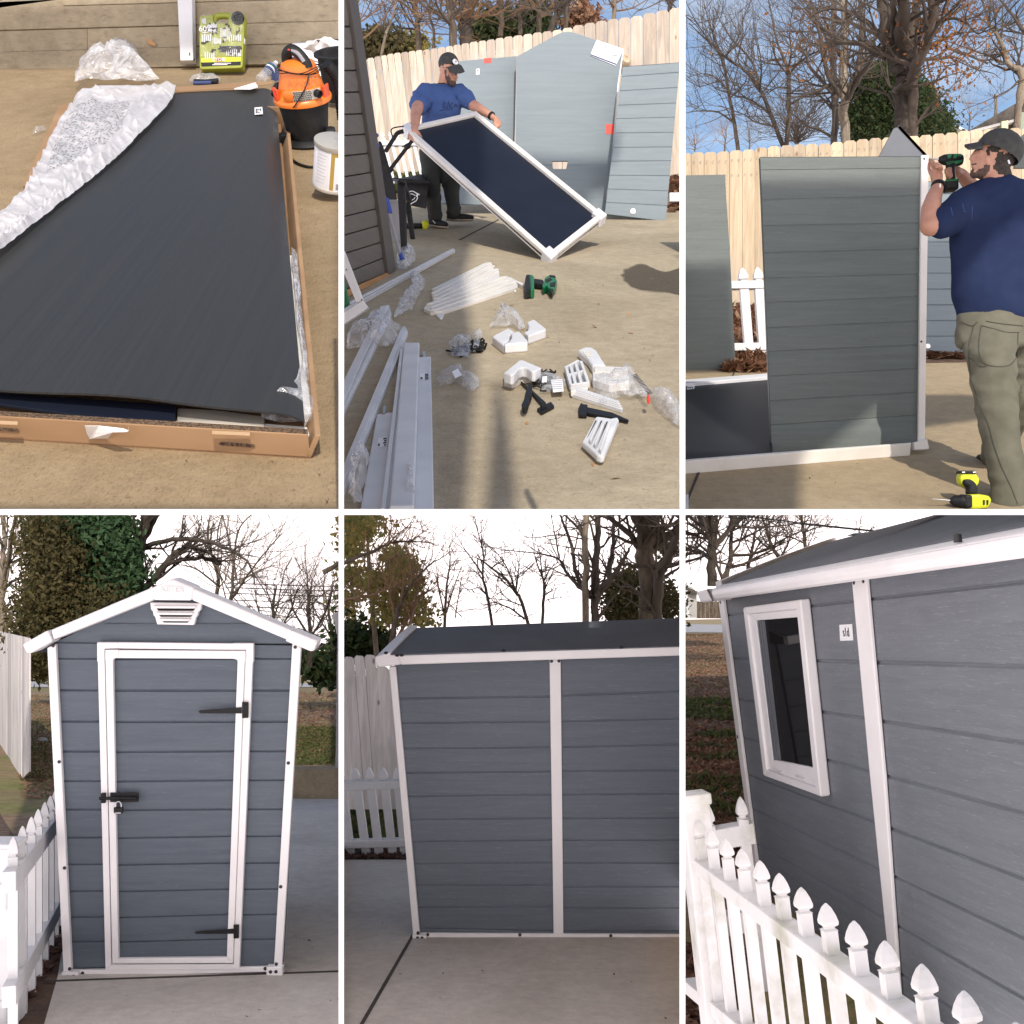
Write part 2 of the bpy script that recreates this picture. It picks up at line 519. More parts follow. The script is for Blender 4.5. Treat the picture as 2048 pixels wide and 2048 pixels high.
M['sid4'] = siding_mat('blue_grey_resin', (.078, .097, .122), (.10, .122, .150), (.18, .21, .25))
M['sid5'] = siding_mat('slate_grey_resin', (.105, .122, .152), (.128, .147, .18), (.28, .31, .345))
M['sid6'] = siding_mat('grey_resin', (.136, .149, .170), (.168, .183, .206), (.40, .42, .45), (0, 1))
M['roof'] = mat('dark_resin_roof', (.115, .125, .145), (.14, .15, .17), 4, .65, (1, 1, 1), bump=.1, bscale=30)
M['pan2'] = siding_mat('grey_panel_resin', (.165, .205, .23), (.195, .24, .265), (.22, .27, .295))
M['pan3'] = siding_mat('green_grey_panel_resin', (.105, .122, .115), (.13, .15, .142), (.20, .225, .215))
M['blk'] = mat('black_corrugated_plastic', (.012, .014, .017), (.018, .019, .022), 3, .5, spec=.25)
M['navy'] = mat('black_blue_plastic', (.007, .010, .020), (.010, .013, .025), 3, .5, spec=.25)
M['blackmetal'] = mat('black_metal', (.008, .008, .009), rough=.55, spec=.3)
M['black'] = mat('black_plastic', (.011, .011, .012), (.022, .022, .022), 20, .55, spec=.25)
M['screw'] = mat('dark_screw', (.02, .02, .024), rough=.4)
M['steel'] = mat('steel', (.62, .62, .64), rough=.28, metallic=1)
M['slot'] = mat('dark_opening', (.008, .008, .009), rough=.9)
M['wood3'] = wood_mat('new_pine', (.42, .32, .21), (.61, .50, .355), (.22, .11, .05), (.42, .36, .29), .55, .2)
M['wood2'] = wood_mat('pale_pine', (.37, .30, .235), (.56, .485, .40), (.22, .12, .06), (.34, .30, .265), .75, .2)
M['wood5'] = wood_mat('grey_weathered_pine', (.50, .455, .43), (.70, .655, .63), (.16, .11, .08), (.40, .39, .39), .8)
M['bark'] = bark_mat('brown_bark', (.055, .042, .032), (.17, .135, .10))
M['bark_pale'] = bark_mat('pale_bark', (.12, .095, .07), (.34, .28, .21), (.40, .36, .29))
M['bark_dark'] = bark_mat('dark_bark', (.035, .028, .024), (.10, .082, .068))
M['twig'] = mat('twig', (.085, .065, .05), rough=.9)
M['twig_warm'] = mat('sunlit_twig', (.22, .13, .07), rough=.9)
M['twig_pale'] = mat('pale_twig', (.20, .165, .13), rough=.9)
M['leaf_orange'] = leaf_mat('orange_leaf', (.30, .11, .03), (.40, .18, .06), (.22, .09, .03), .45)
M['leaf_pine'] = leaf_mat('sunlit_needles', (.30, .29, .09), (.46, .33, .11), (.17, .23, .08), .6)  # sunlight put into the needle colours, paler than foliage in shade
M['leaf_ever'] = leaf_mat('evergreen_foliage', (.022, .04, .015), (.04, .065, .02), (.06, .065, .022), .2)
M['leaf_ivy'] = leaf_mat('ivy_leaf', (.03, .065, .028), (.05, .10, .04), (.075, .13, .055), .25)
M['leaf_bronze'] = leaf_mat('bronze_foliage', (.07, .062, .025), (.12, .092, .036), (.045, .052, .02), .3)
M['litter'] = leaf_mat('fallen_leaf', (.15, .07, .04), (.26, .13, .075), (.38, .25, .16), .2)
M['litter_dark'] = leaf_mat('wet_fallen_leaf', (.05, .024, .016), (.10, .048, .032), (.16, .085, .06), .1)
M['grassblade'] = leaf_mat('grass_blade', (.06, .085, .02), (.10, .12, .035), (.16, .14, .06), .3)
M['soil'] = mat('leafy_soil', (.06, .035, .022), (.14, .08, .05), 9, .95, bump=.8, bscale=30, bdist=.02)
M['soil_red'] = mat('red_soil', (.13, .06, .035), (.22, .11, .065), 4, .95, bump=.8, bscale=20, bdist=.02)
M['lawn'] = (lambda t: t.bsdf(t.mix(t.ramp(t.noise(t.coord((.35, 1, 1)), .55, 6, .65), [(.40, 0.0), (.60, 1.0)]),
             t.ramp(t.noise(t.coord(), 5, 6, .7), [(.3, (.19, .115, .075)), (.7, (.38, .27, .18))]),
             t.ramp(t.noise(t.coord(), 6, 6, .7), [(.3, (.12, .14, .045)), (.7, (.28, .25, .10))])), .95,
             t.noise(t.coord(), 20, 4), .6, .03, spec=.1))(NT('leafy_lawn'))
M['dry'] = mat('dry_grass', (.26, .18, .085), (.40, .30, .15), 3, .95)
M['road'] = mat('pale_road', (.36, .34, .34), (.46, .44, .43), 2, .9)
M['card'] = mat('cardboard', (.29, .17, .085), (.36, .22, .115), 5, .8, (.3, 1, 1), bump=.1)
M['card_in'] = mat('cardboard_inside', (.25, .145, .075), (.32, .19, .10), 5, .85)
M['card_edge'] = mat('corrugated_edge', (.055, .035, .022), (.17, .105, .06), 160, .9, (1, 1, .15), lo=.45, hi=.55)
M['tape'] = mat('paper_tape', (.80, .78, .76), (.88, .86, .84), 9, .5)
M['tan_tape'] = mat('tan_tape', (.55, .36, .20), rough=.5)
M['film'] = film_mat('clear_film', (.86, .87, .9), .02, .40)
M['film_soft'] = film_mat('clear_film_soft', (.9, .9, .92), .015, .28, .2, 7)
M['orange'] = mat('orange_plastic', (.72, .17, .018), (.78, .20, .025), 6, .38)
M['orange_red'] = mat('red_orange_plastic', (.70, .09, .02), rough=.4)
M['silver'] = mat('silver_plastic', (.55, .52, .46), rough=.35, metallic=.4)
M['lime'] = mat('lime_plastic', (.24, .27, .025), (.31, .34, .04), 8, .35)
M['lime_hi'] = mat('yellow_green_plastic', (.62, .66, .02), rough=.35)
M['paper'] = mat('paper', (.84, .84, .86), rough=.7)
M['print'] = mat('print_black', (.02, .02, .025), rough=.7)
M['print_blue'] = mat('print_blue', (.03, .05, .16), rough=.6)
M['print_grey'] = mat('print_grey', (.28, .28, .30), rough=.7)
M['red'] = mat('red_tape', (.85, .05, .03), rough=.5)
M['gold'] = mat('gold_label', (.40, .27, .06), rough=.5)
M['green'] = mat('green_plastic', (.008, .15, .055), rough=.4)
M['blue'] = mat('blue_plastic', (.02, .06, .34), rough=.4)
M['skin'] = mat('skin', (.42, .205, .135), (.52, .27, .185), 14, .5)
M['shirt2'] = mat('blue_cotton', (.035, .075, .215), (.048, .095, .26), 5, .9, bump=.15, bscale=300)
M['shirt3'] = mat('navy_cotton', (.012, .020, .058), (.017, .028, .074), 5, .9, bump=.15, bscale=300, spec=.2)
M['pants2'] = mat('dark_work_trousers', (.025, .027, .025), (.042, .044, .04), 8, .9, bump=.2, bscale=200)
M['pants3'] = mat('olive_work_trousers', (.105, .10, .07), (.15, .143, .103), 7, .9, bump=.2, bscale=200)
M['cap'] = mat('charcoal_cap', (.035, .036, .034), (.055, .055, .05), 30, .9, bump=.2, bscale=300)
M['stubble'] = mat('stubble', (.05, .03, .022), (.11, .065, .048), 90, .8)
M['hair'] = mat('dark_hair', (.018, .013, .01), (.05, .038, .03), 60, .8, bump=.6, bscale=150)
M['sole'] = mat('tan_sole', (.42, .36, .28), rough=.8)
M['vsid'] = mat('taupe_vinyl_siding', (.105, .09, .075), (.125, .108, .09), 3, .6, (.2, 1, 8))
M['vcorner'] = mat('taupe_corner_trim', (.085, .073, .062), rough=.6)
M['timber'] = mat('raw_timber', (.40, .20, .08), (.48, .26, .11), 4, .8, (.3, 1, 4))
def glass_mat():
    t = NT('dark_window_glass'); a = t.n('ShaderNodeBsdfDiffuse'); a.inputs[0].default_value = (.012, .011, .011, 1)
    g = t.n('ShaderNodeBsdfGlossy'); g.inputs['Roughness'].default_value = .03; g.inputs[0].default_value = (.8, .8, .8, 1)
    m = t.n('ShaderNodeMixShader'); m.inputs[0].default_value = .15
    t.l(a.outputs[0], m.inputs[1]); t.l(g.outputs[0], m.inputs[2]); t.l(m.outputs[0], t.out.inputs[0]); return t.m
M['glass'] = glass_mat()
M['clear'] = (lambda t: t.bsdf((.85, .9, .95), .05, trans=1.0, spec=.5))(NT('clear_bottle'))
M['housewall'] = mat('yellow_house_wall', (.62, .56, .34), rough=.8)
M['greenwall'] = mat('sage_house_wall', (.25, .29, .22), rough=.8)
M['greywall'] = mat('grey_house_wall', (.42, .40, .38), rough=.8)
M['shingle'] = mat('brown_shingle', (.05, .042, .036), (.10, .085, .072), 8, .9)
M['acrylic'] = (lambda t: (lambda d, x, m: (t.l(d.outputs[0], m.inputs[1]), t.l(x.outputs[0], m.inputs[2]),
                t.l(m.outputs[0], t.out.inputs[0]), t.m)[-1])(t.n('ShaderNodeBsdfDiffuse'), t.n('ShaderNodeBsdfTranslucent'),
                t.n('ShaderNodeMixShader')))(NT('white_translucent_board'))
for nn in M['acrylic'].node_tree.nodes:
    if 'Bsdf' in nn.bl_idname: nn.inputs[0].default_value = (.93, .93, .93, 1)
    if nn.bl_idname == 'ShaderNodeMixShader': nn.inputs[0].default_value = .5

# ---------------------------------------------------------------- the white boards between the six scenes
mb = MB()
Y0, Y1 = 2.35, 2.39
for (ua, ub) in ((677.2, 688.0), (1359.0, 1370.8)):
    mb.prism([px(ua, -260, Y0), px(ub, -260, Y0), px(ub, 2300, Y0), px(ua, 2300, Y0)],
             [px(ua + .1, -260, Y1) - px(ua, -260, Y0), px(ub - .1, -260, Y1) - px(ub, -260, Y0),
              px(ub - .1, 2300, Y1) - px(ub, 2300, Y0), px(ua + .1, 2300, Y1) - px(ua, 2300, Y0)])
struct(mb, 'wall', M['acrylic'])

mb = MB()
_h = 5.9 / F * Y0
mb.prism([V((-3.2, Y0 - .002, -_h)), V((4.6, Y0 - .002, -_h)), V((4.6, Y0 - .002, _h)), V((-3.2, Y0 - .002, _h))], V((0, 4.1, 0)))  # unseen depth added to keep the sun off the yards below
struct(mb, 'floor', M['acrylic'])

# ---------------------------------------------------------------- builders shared by several yards
def twigs(mb, p, d, ln, r, lvl, rnd, spread=.75, up=.12, tips=None, n=3, kink=.22):
    # one branch: a bent tapering tube that forks into thinner ones
    d = V(d).normalized(); pts = [V(p)]; rs = [r]
    k = 4 if lvl > 0 else 3
    for i in range(k):
        d = (d + V((rnd.gauss(0, kink), rnd.gauss(0, kink), rnd.gauss(0, kink) + up)) * .8).normalized()
        pts.append(pts[-1] + d * (ln / k)); rs.append(r * (1 - .62 * (i + 1) / k))
    mb.tube(pts, rs, 4 if r > .02 else 3, caps=False)
    if tips is not None and lvl <= 1: tips.append(pts[-1]); tips.append(pts[-2])
    if lvl > 0:
        for j in range(n):
            i = rnd.randint(1, k)
            ax = V((rnd.gauss(0, 1), rnd.gauss(0, 1), rnd.gauss(0, .8)))
            dd = (d + ax * spread * .7).normalized()
            twigs(mb, pts[i], dd, ln * rnd.uniform(.5, .8), rs[i] * .68, lvl - 1, rnd, spread, up, tips, n, kink)

def smooth_path(pts, m=4):
    if len(pts) < 3: return pts
    o = []
    P = [pts[0]] + pts + [pts[-1]]
    for i in range(1, len(P) - 2):
        a, b, c, d = P[i - 1], P[i], P[i + 1], P[i + 2]
        for k in range(m):
            t = k / m
            o.append(.5 * ((2 * b) + (c - a) * t + (2 * a - 5 * b + 4 * c - d) * t * t + (3 * b - a - 3 * c + d) * t ** 3))
    o.append(pts[-1]); return o

def tree(name, label, crop, y, limbs, seed, bark, twig, group=None, lvl=3, tw=.8, every=2, depth=.12, leaves=None, nleaf=0,
         leafsize=.06, tn=3, up=.12, spread=.75, tr=.4, cat='tree', start=1, leafbox=None):
    # limbs: first one is the trunk; each a list of (x, y, width) read in a crop of the photograph, placed at distance y
    rnd = random.Random(seed)
    k = CROP[crop][2]
    paths = []
    for li, lb in enumerate(limbs):
        pts = []; rs = []
        dy = 0 if li == 0 else rnd.uniform(-1, 1) * depth
        m = len(lb)
        for i, (x, yy, w) in enumerate(lb):
            yd = y * (1 + (dy * i / max(m - 1, 1)))
            u, v = q(crop, x, yy)
            pts.append(px(u, v, yd)); rs.append(V((w / k / 2 / F * yd, 0, 0)))
        sp = smooth_path(pts); sr = [max(a.x, .003) for a in smooth_path(rs)]
        for i in range(len(sp)):
            if li > 0 or i > 2:
                sp[i] = sp[i] + V((rnd.gauss(0, 1), rnd.gauss(0, 1), rnd.gauss(0, 1))) * sr[i] * .22
        paths.append((sp, sr))
    base = paths[0][0][0]
    root = thing(name, label, cat, base, group)
    t = MB(); t.tube(paths[0][0], paths[0][1], 12)
    t.build('trunk', bark, root, smooth=60)
    c = MB(); tips = []
    for sp, sr in paths[1:]: c.tube(sp, sr, 7, caps=False)
    if lvl >= 0:
        for li, (sp, sr) in enumerate(paths):
            n = len(sp)
            for i in range(start if li else max(start, int(n * .35)), n, every):
                d = (sp[min(i + 1, n - 1)] - sp[i - 1]).normalized()
                for s_ in range(2):
                    sd_ = V((rnd.gauss(0, 1), rnd.gauss(0, .8), rnd.gauss(0.2, .7)))
                    r = min(sr[i] * tr, .05) + .004
                    twigs(c, sp[i], d * .6 + sd_ * spread, tw * rnd.uniform(.5, 1.2), r, lvl - 1, rnd, spread, up, tips, tn)
    if c.v: c.build('crown', twig, root, smooth=60, fix=False)
    if leaves is not None and nleaf:
        lf = MB()
        for i in range(nleaf):
            if leafbox and rnd.random() < .7:
                x0, x1, v0, v1 = leafbox
                p = px(*q(crop, rnd.uniform(x0, x1), rnd.uniform(v0, v1)), y * rnd.uniform(.93, 1.05))
                if tips: p = p * .5 + min((rnd.choice(tips) for _ in range(12)), key=lambda a: (a - p).length) * .5
            else:
                p = rnd.choice(tips) if tips else base
            p = p + V((rnd.gauss(0, 1), rnd.gauss(0, 1), rnd.gauss(0, 1))) * leafsize
            leaf(lf, p, leafsize * rnd.uniform(.6, 1.3), rnd)
        tag(lf.build('leaves', leaves, root, fix=False), kind='stuff')
    return root

def leaf(mb, p, s, rnd, flat=0):
    a = V((rnd.gauss(0, 1), rnd.gauss(0, 1), rnd.gauss(0, 1) * (1 - flat))).normalized()
    b = a.cross(V((rnd.gauss(0, 1) * (1 - flat), rnd.gauss(0, 1) * (1 - flat), rnd.gauss(0, 1) + (2 if flat else 0)))).normalized()
    c = a.cross(b) * (s * rnd.uniform(-.25, .25))
    p = V(p)
    mb.add([p - a * s, p - b * s * .5 + c, p + a * s, p + b * s * .5 + c], [[0, 1, 2, 3]])

def foliage(parent, name, crop, y, blobs, n, size, mat_, seed, dy=.10, clump=.3, kind=None, droop=0, ub=None):
    # a crown of many small leaf clumps: blobs are (x, y, rx, ry) ellipses read in a crop, spread through a real depth
    rnd = random.Random(seed); mb = MB(); k = CROP[crop][2]
    area = [b[2] * b[3] for b in blobs]; tot = sum(area)
    for b, ar in zip(blobs, area):
        for i in range(max(1, int(n * ar / tot / 8))):
            while True:
                X, Y_, Z = rnd.uniform(-1, 1), rnd.uniform(-1, 1), rnd.uniform(-1, 1)
                rr = X * X + Y_ * Y_ + Z * Z
                if rr < 1 and rr > rnd.random() * .7: break
            k_ = 1 + .45 * noise.noise(V((X * 2.2 + seed, Y_ * 2.2, Z * 2.2))); X *= k_; Z *= k_
            u, v = q(crop, b[0] + X * b[2], b[1] + Z * b[3])
            if ub and not ub[0] < u < ub[1]: continue
            c = px(u, v, y * (1 + Y_ * dy))
            cs = clump * rnd.uniform(.5, 1.3)
            dr = V((rnd.gauss(0, 1), rnd.gauss(0, 1), rnd.gauss(0, .5) - droop)).normalized()
            for j in range(8):
                p = c + dr * cs * rnd.uniform(-1, 1) + V((rnd.gauss(0, 1), rnd.gauss(0, 1), rnd.gauss(0, 1))) * cs * .35
                leaf(mb, p, size * rnd.uniform(.5, 1.4), rnd)
    o = mb.build(name, mat_, parent, fix=False)
    if kind: o['kind'] = kind
    return o

LITTER = {4: 'wet dark leaves in the narrow bed left of the blue grey shed door',
          5: 'brown leaves on the lawn right of the blue grey shed', 6: 'brown leaves by the board fence left of the blue grey shed',
          7: 'green grass behind the low wall right of the blue grey shed', 8: 'green grass tufts by the board fence left of the shed',
          51: 'dark leaves under the short picket fence left of the slate grey shed', 52: 'green grass behind the short picket fence by the slate grey shed',
          61: 'pale fallen leaves across the lawn behind the window end of the shed', 68: 'deeper drift of leaves on the lawn nearer the mildewed fence',
          62: 'green grass patches among leaves beside the window end of the shed', 63: 'dark wet leaves at the foot of the mildewed fence post',
          71: 'leaf drift behind the picket fence between two standing grey panels', 72: 'thin line of leaves behind the ribbed panel and the man in navy',
          91: 'leaves at the right edge behind the ribbed grey panel', 92: 'green grass behind the man lifting the framed panel',
          131: 'leaves on the bank above the retaining wall at the top left'}
def litter(name, plane, crop, region, n, size, mat_, seed, y_=None, hgt=.012, flat=.75, clip=None, test=None):
    # loose leaves or blades lying on a plane inside a quadrilateral read in a crop
    rnd = random.Random(seed); mb = MB()
    a, b, c, d = [plane.hit(*q(crop, *p)) for p in region]
    cnt = 0
    while cnt < n:
        s_, t_ = rnd.random(), rnd.random()
        p = (a * (1 - s_) + b * s_) * (1 - t_) + (d * (1 - s_) + c * s_) * t_
        cnt += 1
        if test and not test(p, rnd): continue
        leaf(mb, p + plane.n * rnd.uniform(.004, hgt + .008), size * rnd.uniform(.5, 1.3), rnd, flat)
    o = mb.build(name, mat_, fix=False, clip=clip, fill=False)
    return tag(o, LITTER.get(seed), 'grass' if name == 'grass' else 'leaves', kind='stuff')

def picket(mb, base, top, ex, ey, k=1.0):
    # square fence picket with a waisted gothic point: base and top centres, half-width vectors
    base, top = V(base), V(top); a = (top - base); h = a.length; a = a / h
    w = ex.length
    s = top - a * (w * 4.4 * k)
    mb.bar(base, s, ex, ey)
    prof = [(1.0, 0), (.62, .25), (.62, .55), (1.04, .95), (1.08, 1.5), (.86, 2.6), (.5, 3.7), (.12, 4.35), (.02, 4.4)]
    mb.lathe(s, a, [(r * w * 1.414, t * w * k) for r, t in prof], 4, ex)
    return mb

def siding(plane, left, right, rows, depth=.012, gap=.35):
    # lapped resin boards: rows are (left v, right v) groove lines read top to bottom; left/right give u for a row v
    mb = MB(); prof = []
    n = plane.n if plane.n.dot(plane.p) < 0 else -plane.n
    pts = []
    for i in range(len(rows) - 1):
        (a0, b0), (a1, b1) = rows[i], rows[i + 1]
        def at(t): return (a0 + (a1 - a0) * t, b0 + (b1 - b0) * t)
        for t, o in ((0.0, -depth), (.018, -depth * .9), (.05, 0.0), (.5, depth * .12), (.97, 0.0), (.988, -depth * .7)):
            if i == 0 and t == 0.0: o = 0
            pts.append((at(t), o))
    pts.append((rows[-1], 0))
    vs = []; fs = []; m = 8
    for (a, b), o in pts:
        ul, ur = left(a), right(b)
        for k in range(m + 1):
            t = k / m
            vs.append(plane.hit(ul + (ur - ul) * t, a + (b - a) * t) + n * o)
    for i in range(len(pts) - 1):
        for k in range(m):
            fs.append([i * (m + 1) + k, i * (m + 1) + k + 1, (i + 1) * (m + 1) + k + 1, (i + 1) * (m + 1) + k])
    mb.add(vs, fs)
    return mb

def lin(x0, y0, x1, y1):
    return lambda x: y0 + (y1 - y0) * (x - x0) / (x1 - x0)

def strip(plane, pts, th, off=0.0):
    # a flat piece with the outline pts (photo pixels) standing th proud of a plane, starting off in front of it
    n = plane.n if plane.n.dot(plane.p) < 0 else -plane.n
    mb = MB(); mb.prism([plane.hit(*p) + n * off for p in pts], n * th)
    return mb

def dots(plane, pts, r, off, parent, name='screw', m='screw'):
    n = plane.n if plane.n.dot(plane.p) < 0 else -plane.n
    for p in pts:
        mb = MB(); c = plane.hit(*p) + n * off
        mb.lathe(c - n * .002, n, [(r, 0), (r, .004), (r * .6, .006), (.0005, .0062)], 12)
        mb.build(name, M[m], parent, smooth=40)

def crumple(name, label, outline, y, mat_, seed, cat='plastic bag', group=None, amp=.03, sag=0, parent=None, n=16, plane=None, hgt=.03,
            clip=None, lobes=.35, single=True):
    # a piece of crumpled clear film: wrinkled closed sheet over an outline read in the photograph
    rnd = random.Random(seed)
    P = [plane.hit(*p) + plane.n * .006 if plane else px(*p, y) for p in outline]
    c = sum(P, V()) / len(P)
    up = plane.n if plane else V((0, -1, 0))
    L_ = len(P); mb = MB()
    dense = []
    for i in range(L_):
        a, b = P[i], P[(i + 1) % L_]
        for k in range(4): dense.append(a + (b - a) * (k / 4))
    m = len(dense); vs = []; fs = []
    ph = rnd.uniform(0, 50)
    for layer in (0, 1):
        for j in range(n + 1):
            t = j / n
            for i, d in enumerate(dense):
                p = c + (d - c) * t
                w = noise.noise(p * 22 + V((ph, layer * 9, 0))) * amp + noise.noise(p * 45 + V((ph, 3, layer * 7))) * amp * .3
                h = (hgt * (1 - t ** 3) if layer == 0 else 0.002) + w * (1 - .5 * t) + (amp * .4 if layer == 0 else -amp * .1)
                vs.append(p + up * max(h, .001 if plane else -9) + V((noise.noise(p * 30 + V((ph, 0, 0))), noise.noise(p * 30 + V((0, ph, 0))), 0)) * amp * .5)
        if single: break
    for ly in range(1 if single else 2):
        o = ly * (n + 1) * m
        for j in range(n):
            for i in range(m):
                i2 = (i + 1) % m
                fs.append([o + j * m + i, o + j * m + i2, o + (j + 1) * m + i2, o + (j + 1) * m + i])
    mb.add(vs, fs)
    ob = mb.build(name, mat_, parent, smooth=55, clip=clip, fill=False)
    if not parent: tag(ob, label, cat, group)
    return ob

def board_fence(name, label, boards, plane, m, th=.02, parent=None, rails=None, clip=None, lean=0):
    # privacy fence: every board an outline with clipped ears; boards = list of (u0, u1, top0, top1, bottom0, bottom1)
    rnd = random.Random(len(boards))
    n = plane.n if plane.n.dot(plane.p) < 0 else -plane.n
    a = plane.hit(boards[0][0], boards[0][4])
    root = thing(name, label, 'fence', a)
    mb = MB()
    for (u0, u1, t0, t1, b0, b1) in boards:
        w = u1 - u0; e = w * .2
        jit = rnd.uniform(0, .012)
        pts = [(u0 + lean, b0), (u1 + lean, b1), (u1 - .0, t1 + e), (u1 - e, t1), (u0 + e, t0), (u0, t0 + e)]
        mb.prism([plane.hit(*p) + n * jit for p in pts], -n * th)
    mb.build('boards', m, root, clip=clip)
    if rails:
        r = MB()
        for (ua, va, ub, vb, h) in rails:
            r.prism([plane.hit(ua, va) - n * (th + .003), plane.hit(ub, vb) - n * (th + .003), plane.hit(ub, vb - h) - n * (th + .003), plane.hit(ua, va - h) - n * (th + .003)], -n * .04)
        r.build('rail', m, root, clip=clip)
    return root

def joint(G, a, b, w, k):
    j = MB(); A, B = G.hit(*a), G.hit(*b); s = (B - A).cross(G.n).normalized() * w
    j.prism([A - s + G.n * .001, B - s + G.n * .001, B + s + G.n * .001, A + s + G.n * .001], G.n * .003)
    struct(j, 'pavement_joint', M['joint'], clip=k)

# ---------------------------------------------------------------- added house stand-in behind the camera: unseen boards shaped to shade the yards
_shade = thing('house', 'taupe house standing behind the photographer, only its shadow showing', 'house', (2, -2.3, 0))
def toward_sun(p, y=-2.2):
    p = V(p); return p - LDIR * ((p.y - y) / LDIR.y)
def shade_board(pts):
    mb = MB(); mb.prism([toward_sun(p) for p in pts], V((0, -.06, 0))); return mb.build('shade_board', M['vsid'], _shade)
mb = MB(); mb.prism([V((-1.6, -2.2, 1.6)), V((6.5, -2.2, 1.6)), V((6.5, -2.2, 3.25)), V((-1.6, -2.2, 3.25))], V((0, -.06, 0))); mb.build('shade_board', M['vsid'], _shade)  # added board that keeps the sun off the bottom row
_g2 = ground(445, 11.8, 150); _g3 = ground(905, 7.1, 300)
shade_board([_g2.hit(*p) for p in qs('c4', -20, 1600, 690, 1600, 735, 1000, 765, 620, 720, 330, 690, 120) + qs('c3', 760, 1330, 700, 1180, 300, 1180) + qs('c4', -20, -120)])
shade_board([_g2.hit(*p) for p in qs('c4', 800, 1600, 1010, 1600, 950, 1000, 900, 740, 870, 720, 850, 1000)])
shade_board([px(*p, 12.3) for p in qs('c3', 975, 885, 1536, 905, 1520, 1060, 1400, 1085, 1395, 1160, 975, 1200)])
shade_board([px(*p, 7.1) for p in ((1500, 361), (2250, 361), (2250, 560), (1838, 735), (1640, 897), (1500, 930))])
shade_board([px(*p, 9.8) for p in ((1340, 536), (1462, 533), (1475, 760), (1340, 770))])
shade_board([_g3.hit(*p) for p in ((1300, 920), (1600, 912), (1597, 1100), (1300, 1100))])
shade_board([px(*p, 10.5) for p in ((1820, 478), (1960, 470), (2060, 480), (2060, 735), (1820, 735))])
_g1 = ground(880, 3.0, -430)
shade_board([px(*q('c1', *p), 6.95) for p in ((-300, 75), (60, 48), (380, 30), (2300, -60), (2300, 330), (1500, 352), (-300, 400))])

# ================================================================ bottom left: the finished shed seen from its door end
G4 = ground(1945, 6.2, 1311)
D4 = 6.2
A4 = px(356, 1311, 1.0)                       # direction running straight back into this yard
def g4(k, x, y): return G4.hit(*q(k, x, y))
# concrete, leaf bed, lawn, verge, road
mb = MB(); mb.add([G4.hit(-40, 2075), G4.hit(720, 2075), G4.hit(720, 1585), G4.hit(560, 1585), G4.hit(300, 1585), G4.hit(128, 1850)], [[0, 1, 2, 3, 4, 5]])
mb2 = MB()
mb2.prism([p - G4.n * .0 for p in [G4.hit(85, 2060), G4.hit(730, 2060), G4.hit(730, 1597), G4.hit(250, 1597), G4.hit(131, 1847), G4.hit(116, 1950)]], -G4.n * .1)
struct(mb2, 'patio', M['pad4'], clip=4)
for k, a in enumerate([((85, 1962), (682, 1942)), ]):
    j = MB(); p0, p1 = G4.hit(*a[0]), G4.hit(*a[1]); w = (G4.hit(a[0][0], a[0][1] + 2.4) - p0)
    j.prism([p0 + G4.n * .001, p1 + G4.n * .001, p1 + w + G4.n * .001, p0 + w + G4.n * .001], G4.n * .003)
    struct(j, 'pavement_joint', M['joint'], clip=4)
mb = MB(); gl = G4.up(-.012)
mb.add([gl.hit(-1400, 2080), gl.hit(720, 2080), gl.hit(900, 1352), gl.hit(-1400, 1352)], [[0, 1, 2, 3]])
struct(mb, 'ground', M['soil'], clip=4, fix=False)
mb = MB(); gl = G4.up(-.006)
mb.add([gl.hit(-1400, 1580), gl.hit(-30, 1580), gl.hit(40, 1690), gl.hit(160, 1700), gl.hit(720, 1560), gl.hit(720, 1373), gl.hit(-1400, 1373)], [[0, 1, 2, 3, 4, 5, 6]])
struct(mb, 'lawn', M['lawn'], clip=4, fix=False)
mb = MB(); gl = G4.up(.02)
mb.add([gl.hit(-200, 1374), gl.hit(720, 1374), gl.hit(720, 1368), gl.hit(-200, 1359)], [[0, 1, 2, 3]])
struct(mb, 'road', M['road'], clip=4, fix=False)
mb = MB(); gl = G4.up(.01)
mb.add([gl.hit(-200, 1361), gl.hit(720, 1370), gl.hit(760, 1336), gl.hit(-300, 1336)], [[0, 1, 2, 3]])
struct(mb, 'verge', M['dry'], clip=4, fix=False)
litter('fallen_leaves', G4, 'p', [(60, 1700), (150, 1640), (150, 1860), (30, 2046)], 2600, .035, M['litter_dark'], 4, clip=4)
litter('lawn_leaves', G4, 'p', [(560, 1520), (720, 1520), (720, 1385), (560, 1385)], 5200, .05, M['litter'], 5, clip=4)
litter('lawn_leaves', G4, 'p', [(40, 1600), (130, 1600), (130, 1390), (40, 1390)], 3000, .05, M['litter'], 6, clip=4)
litter('grass', G4, 'p', [(560, 1530), (720, 1530), (720, 1455), (560, 1455)], 6000, .035, M['grassblade'], 7, flat=.2, hgt=.03, clip=4)
litter('grass', G4, 'p', [(50, 1560), (120, 1560), (120, 1440), (50, 1440)], 1500, .03, M['grassblade'], 8, flat=.2, hgt=.03, clip=4)

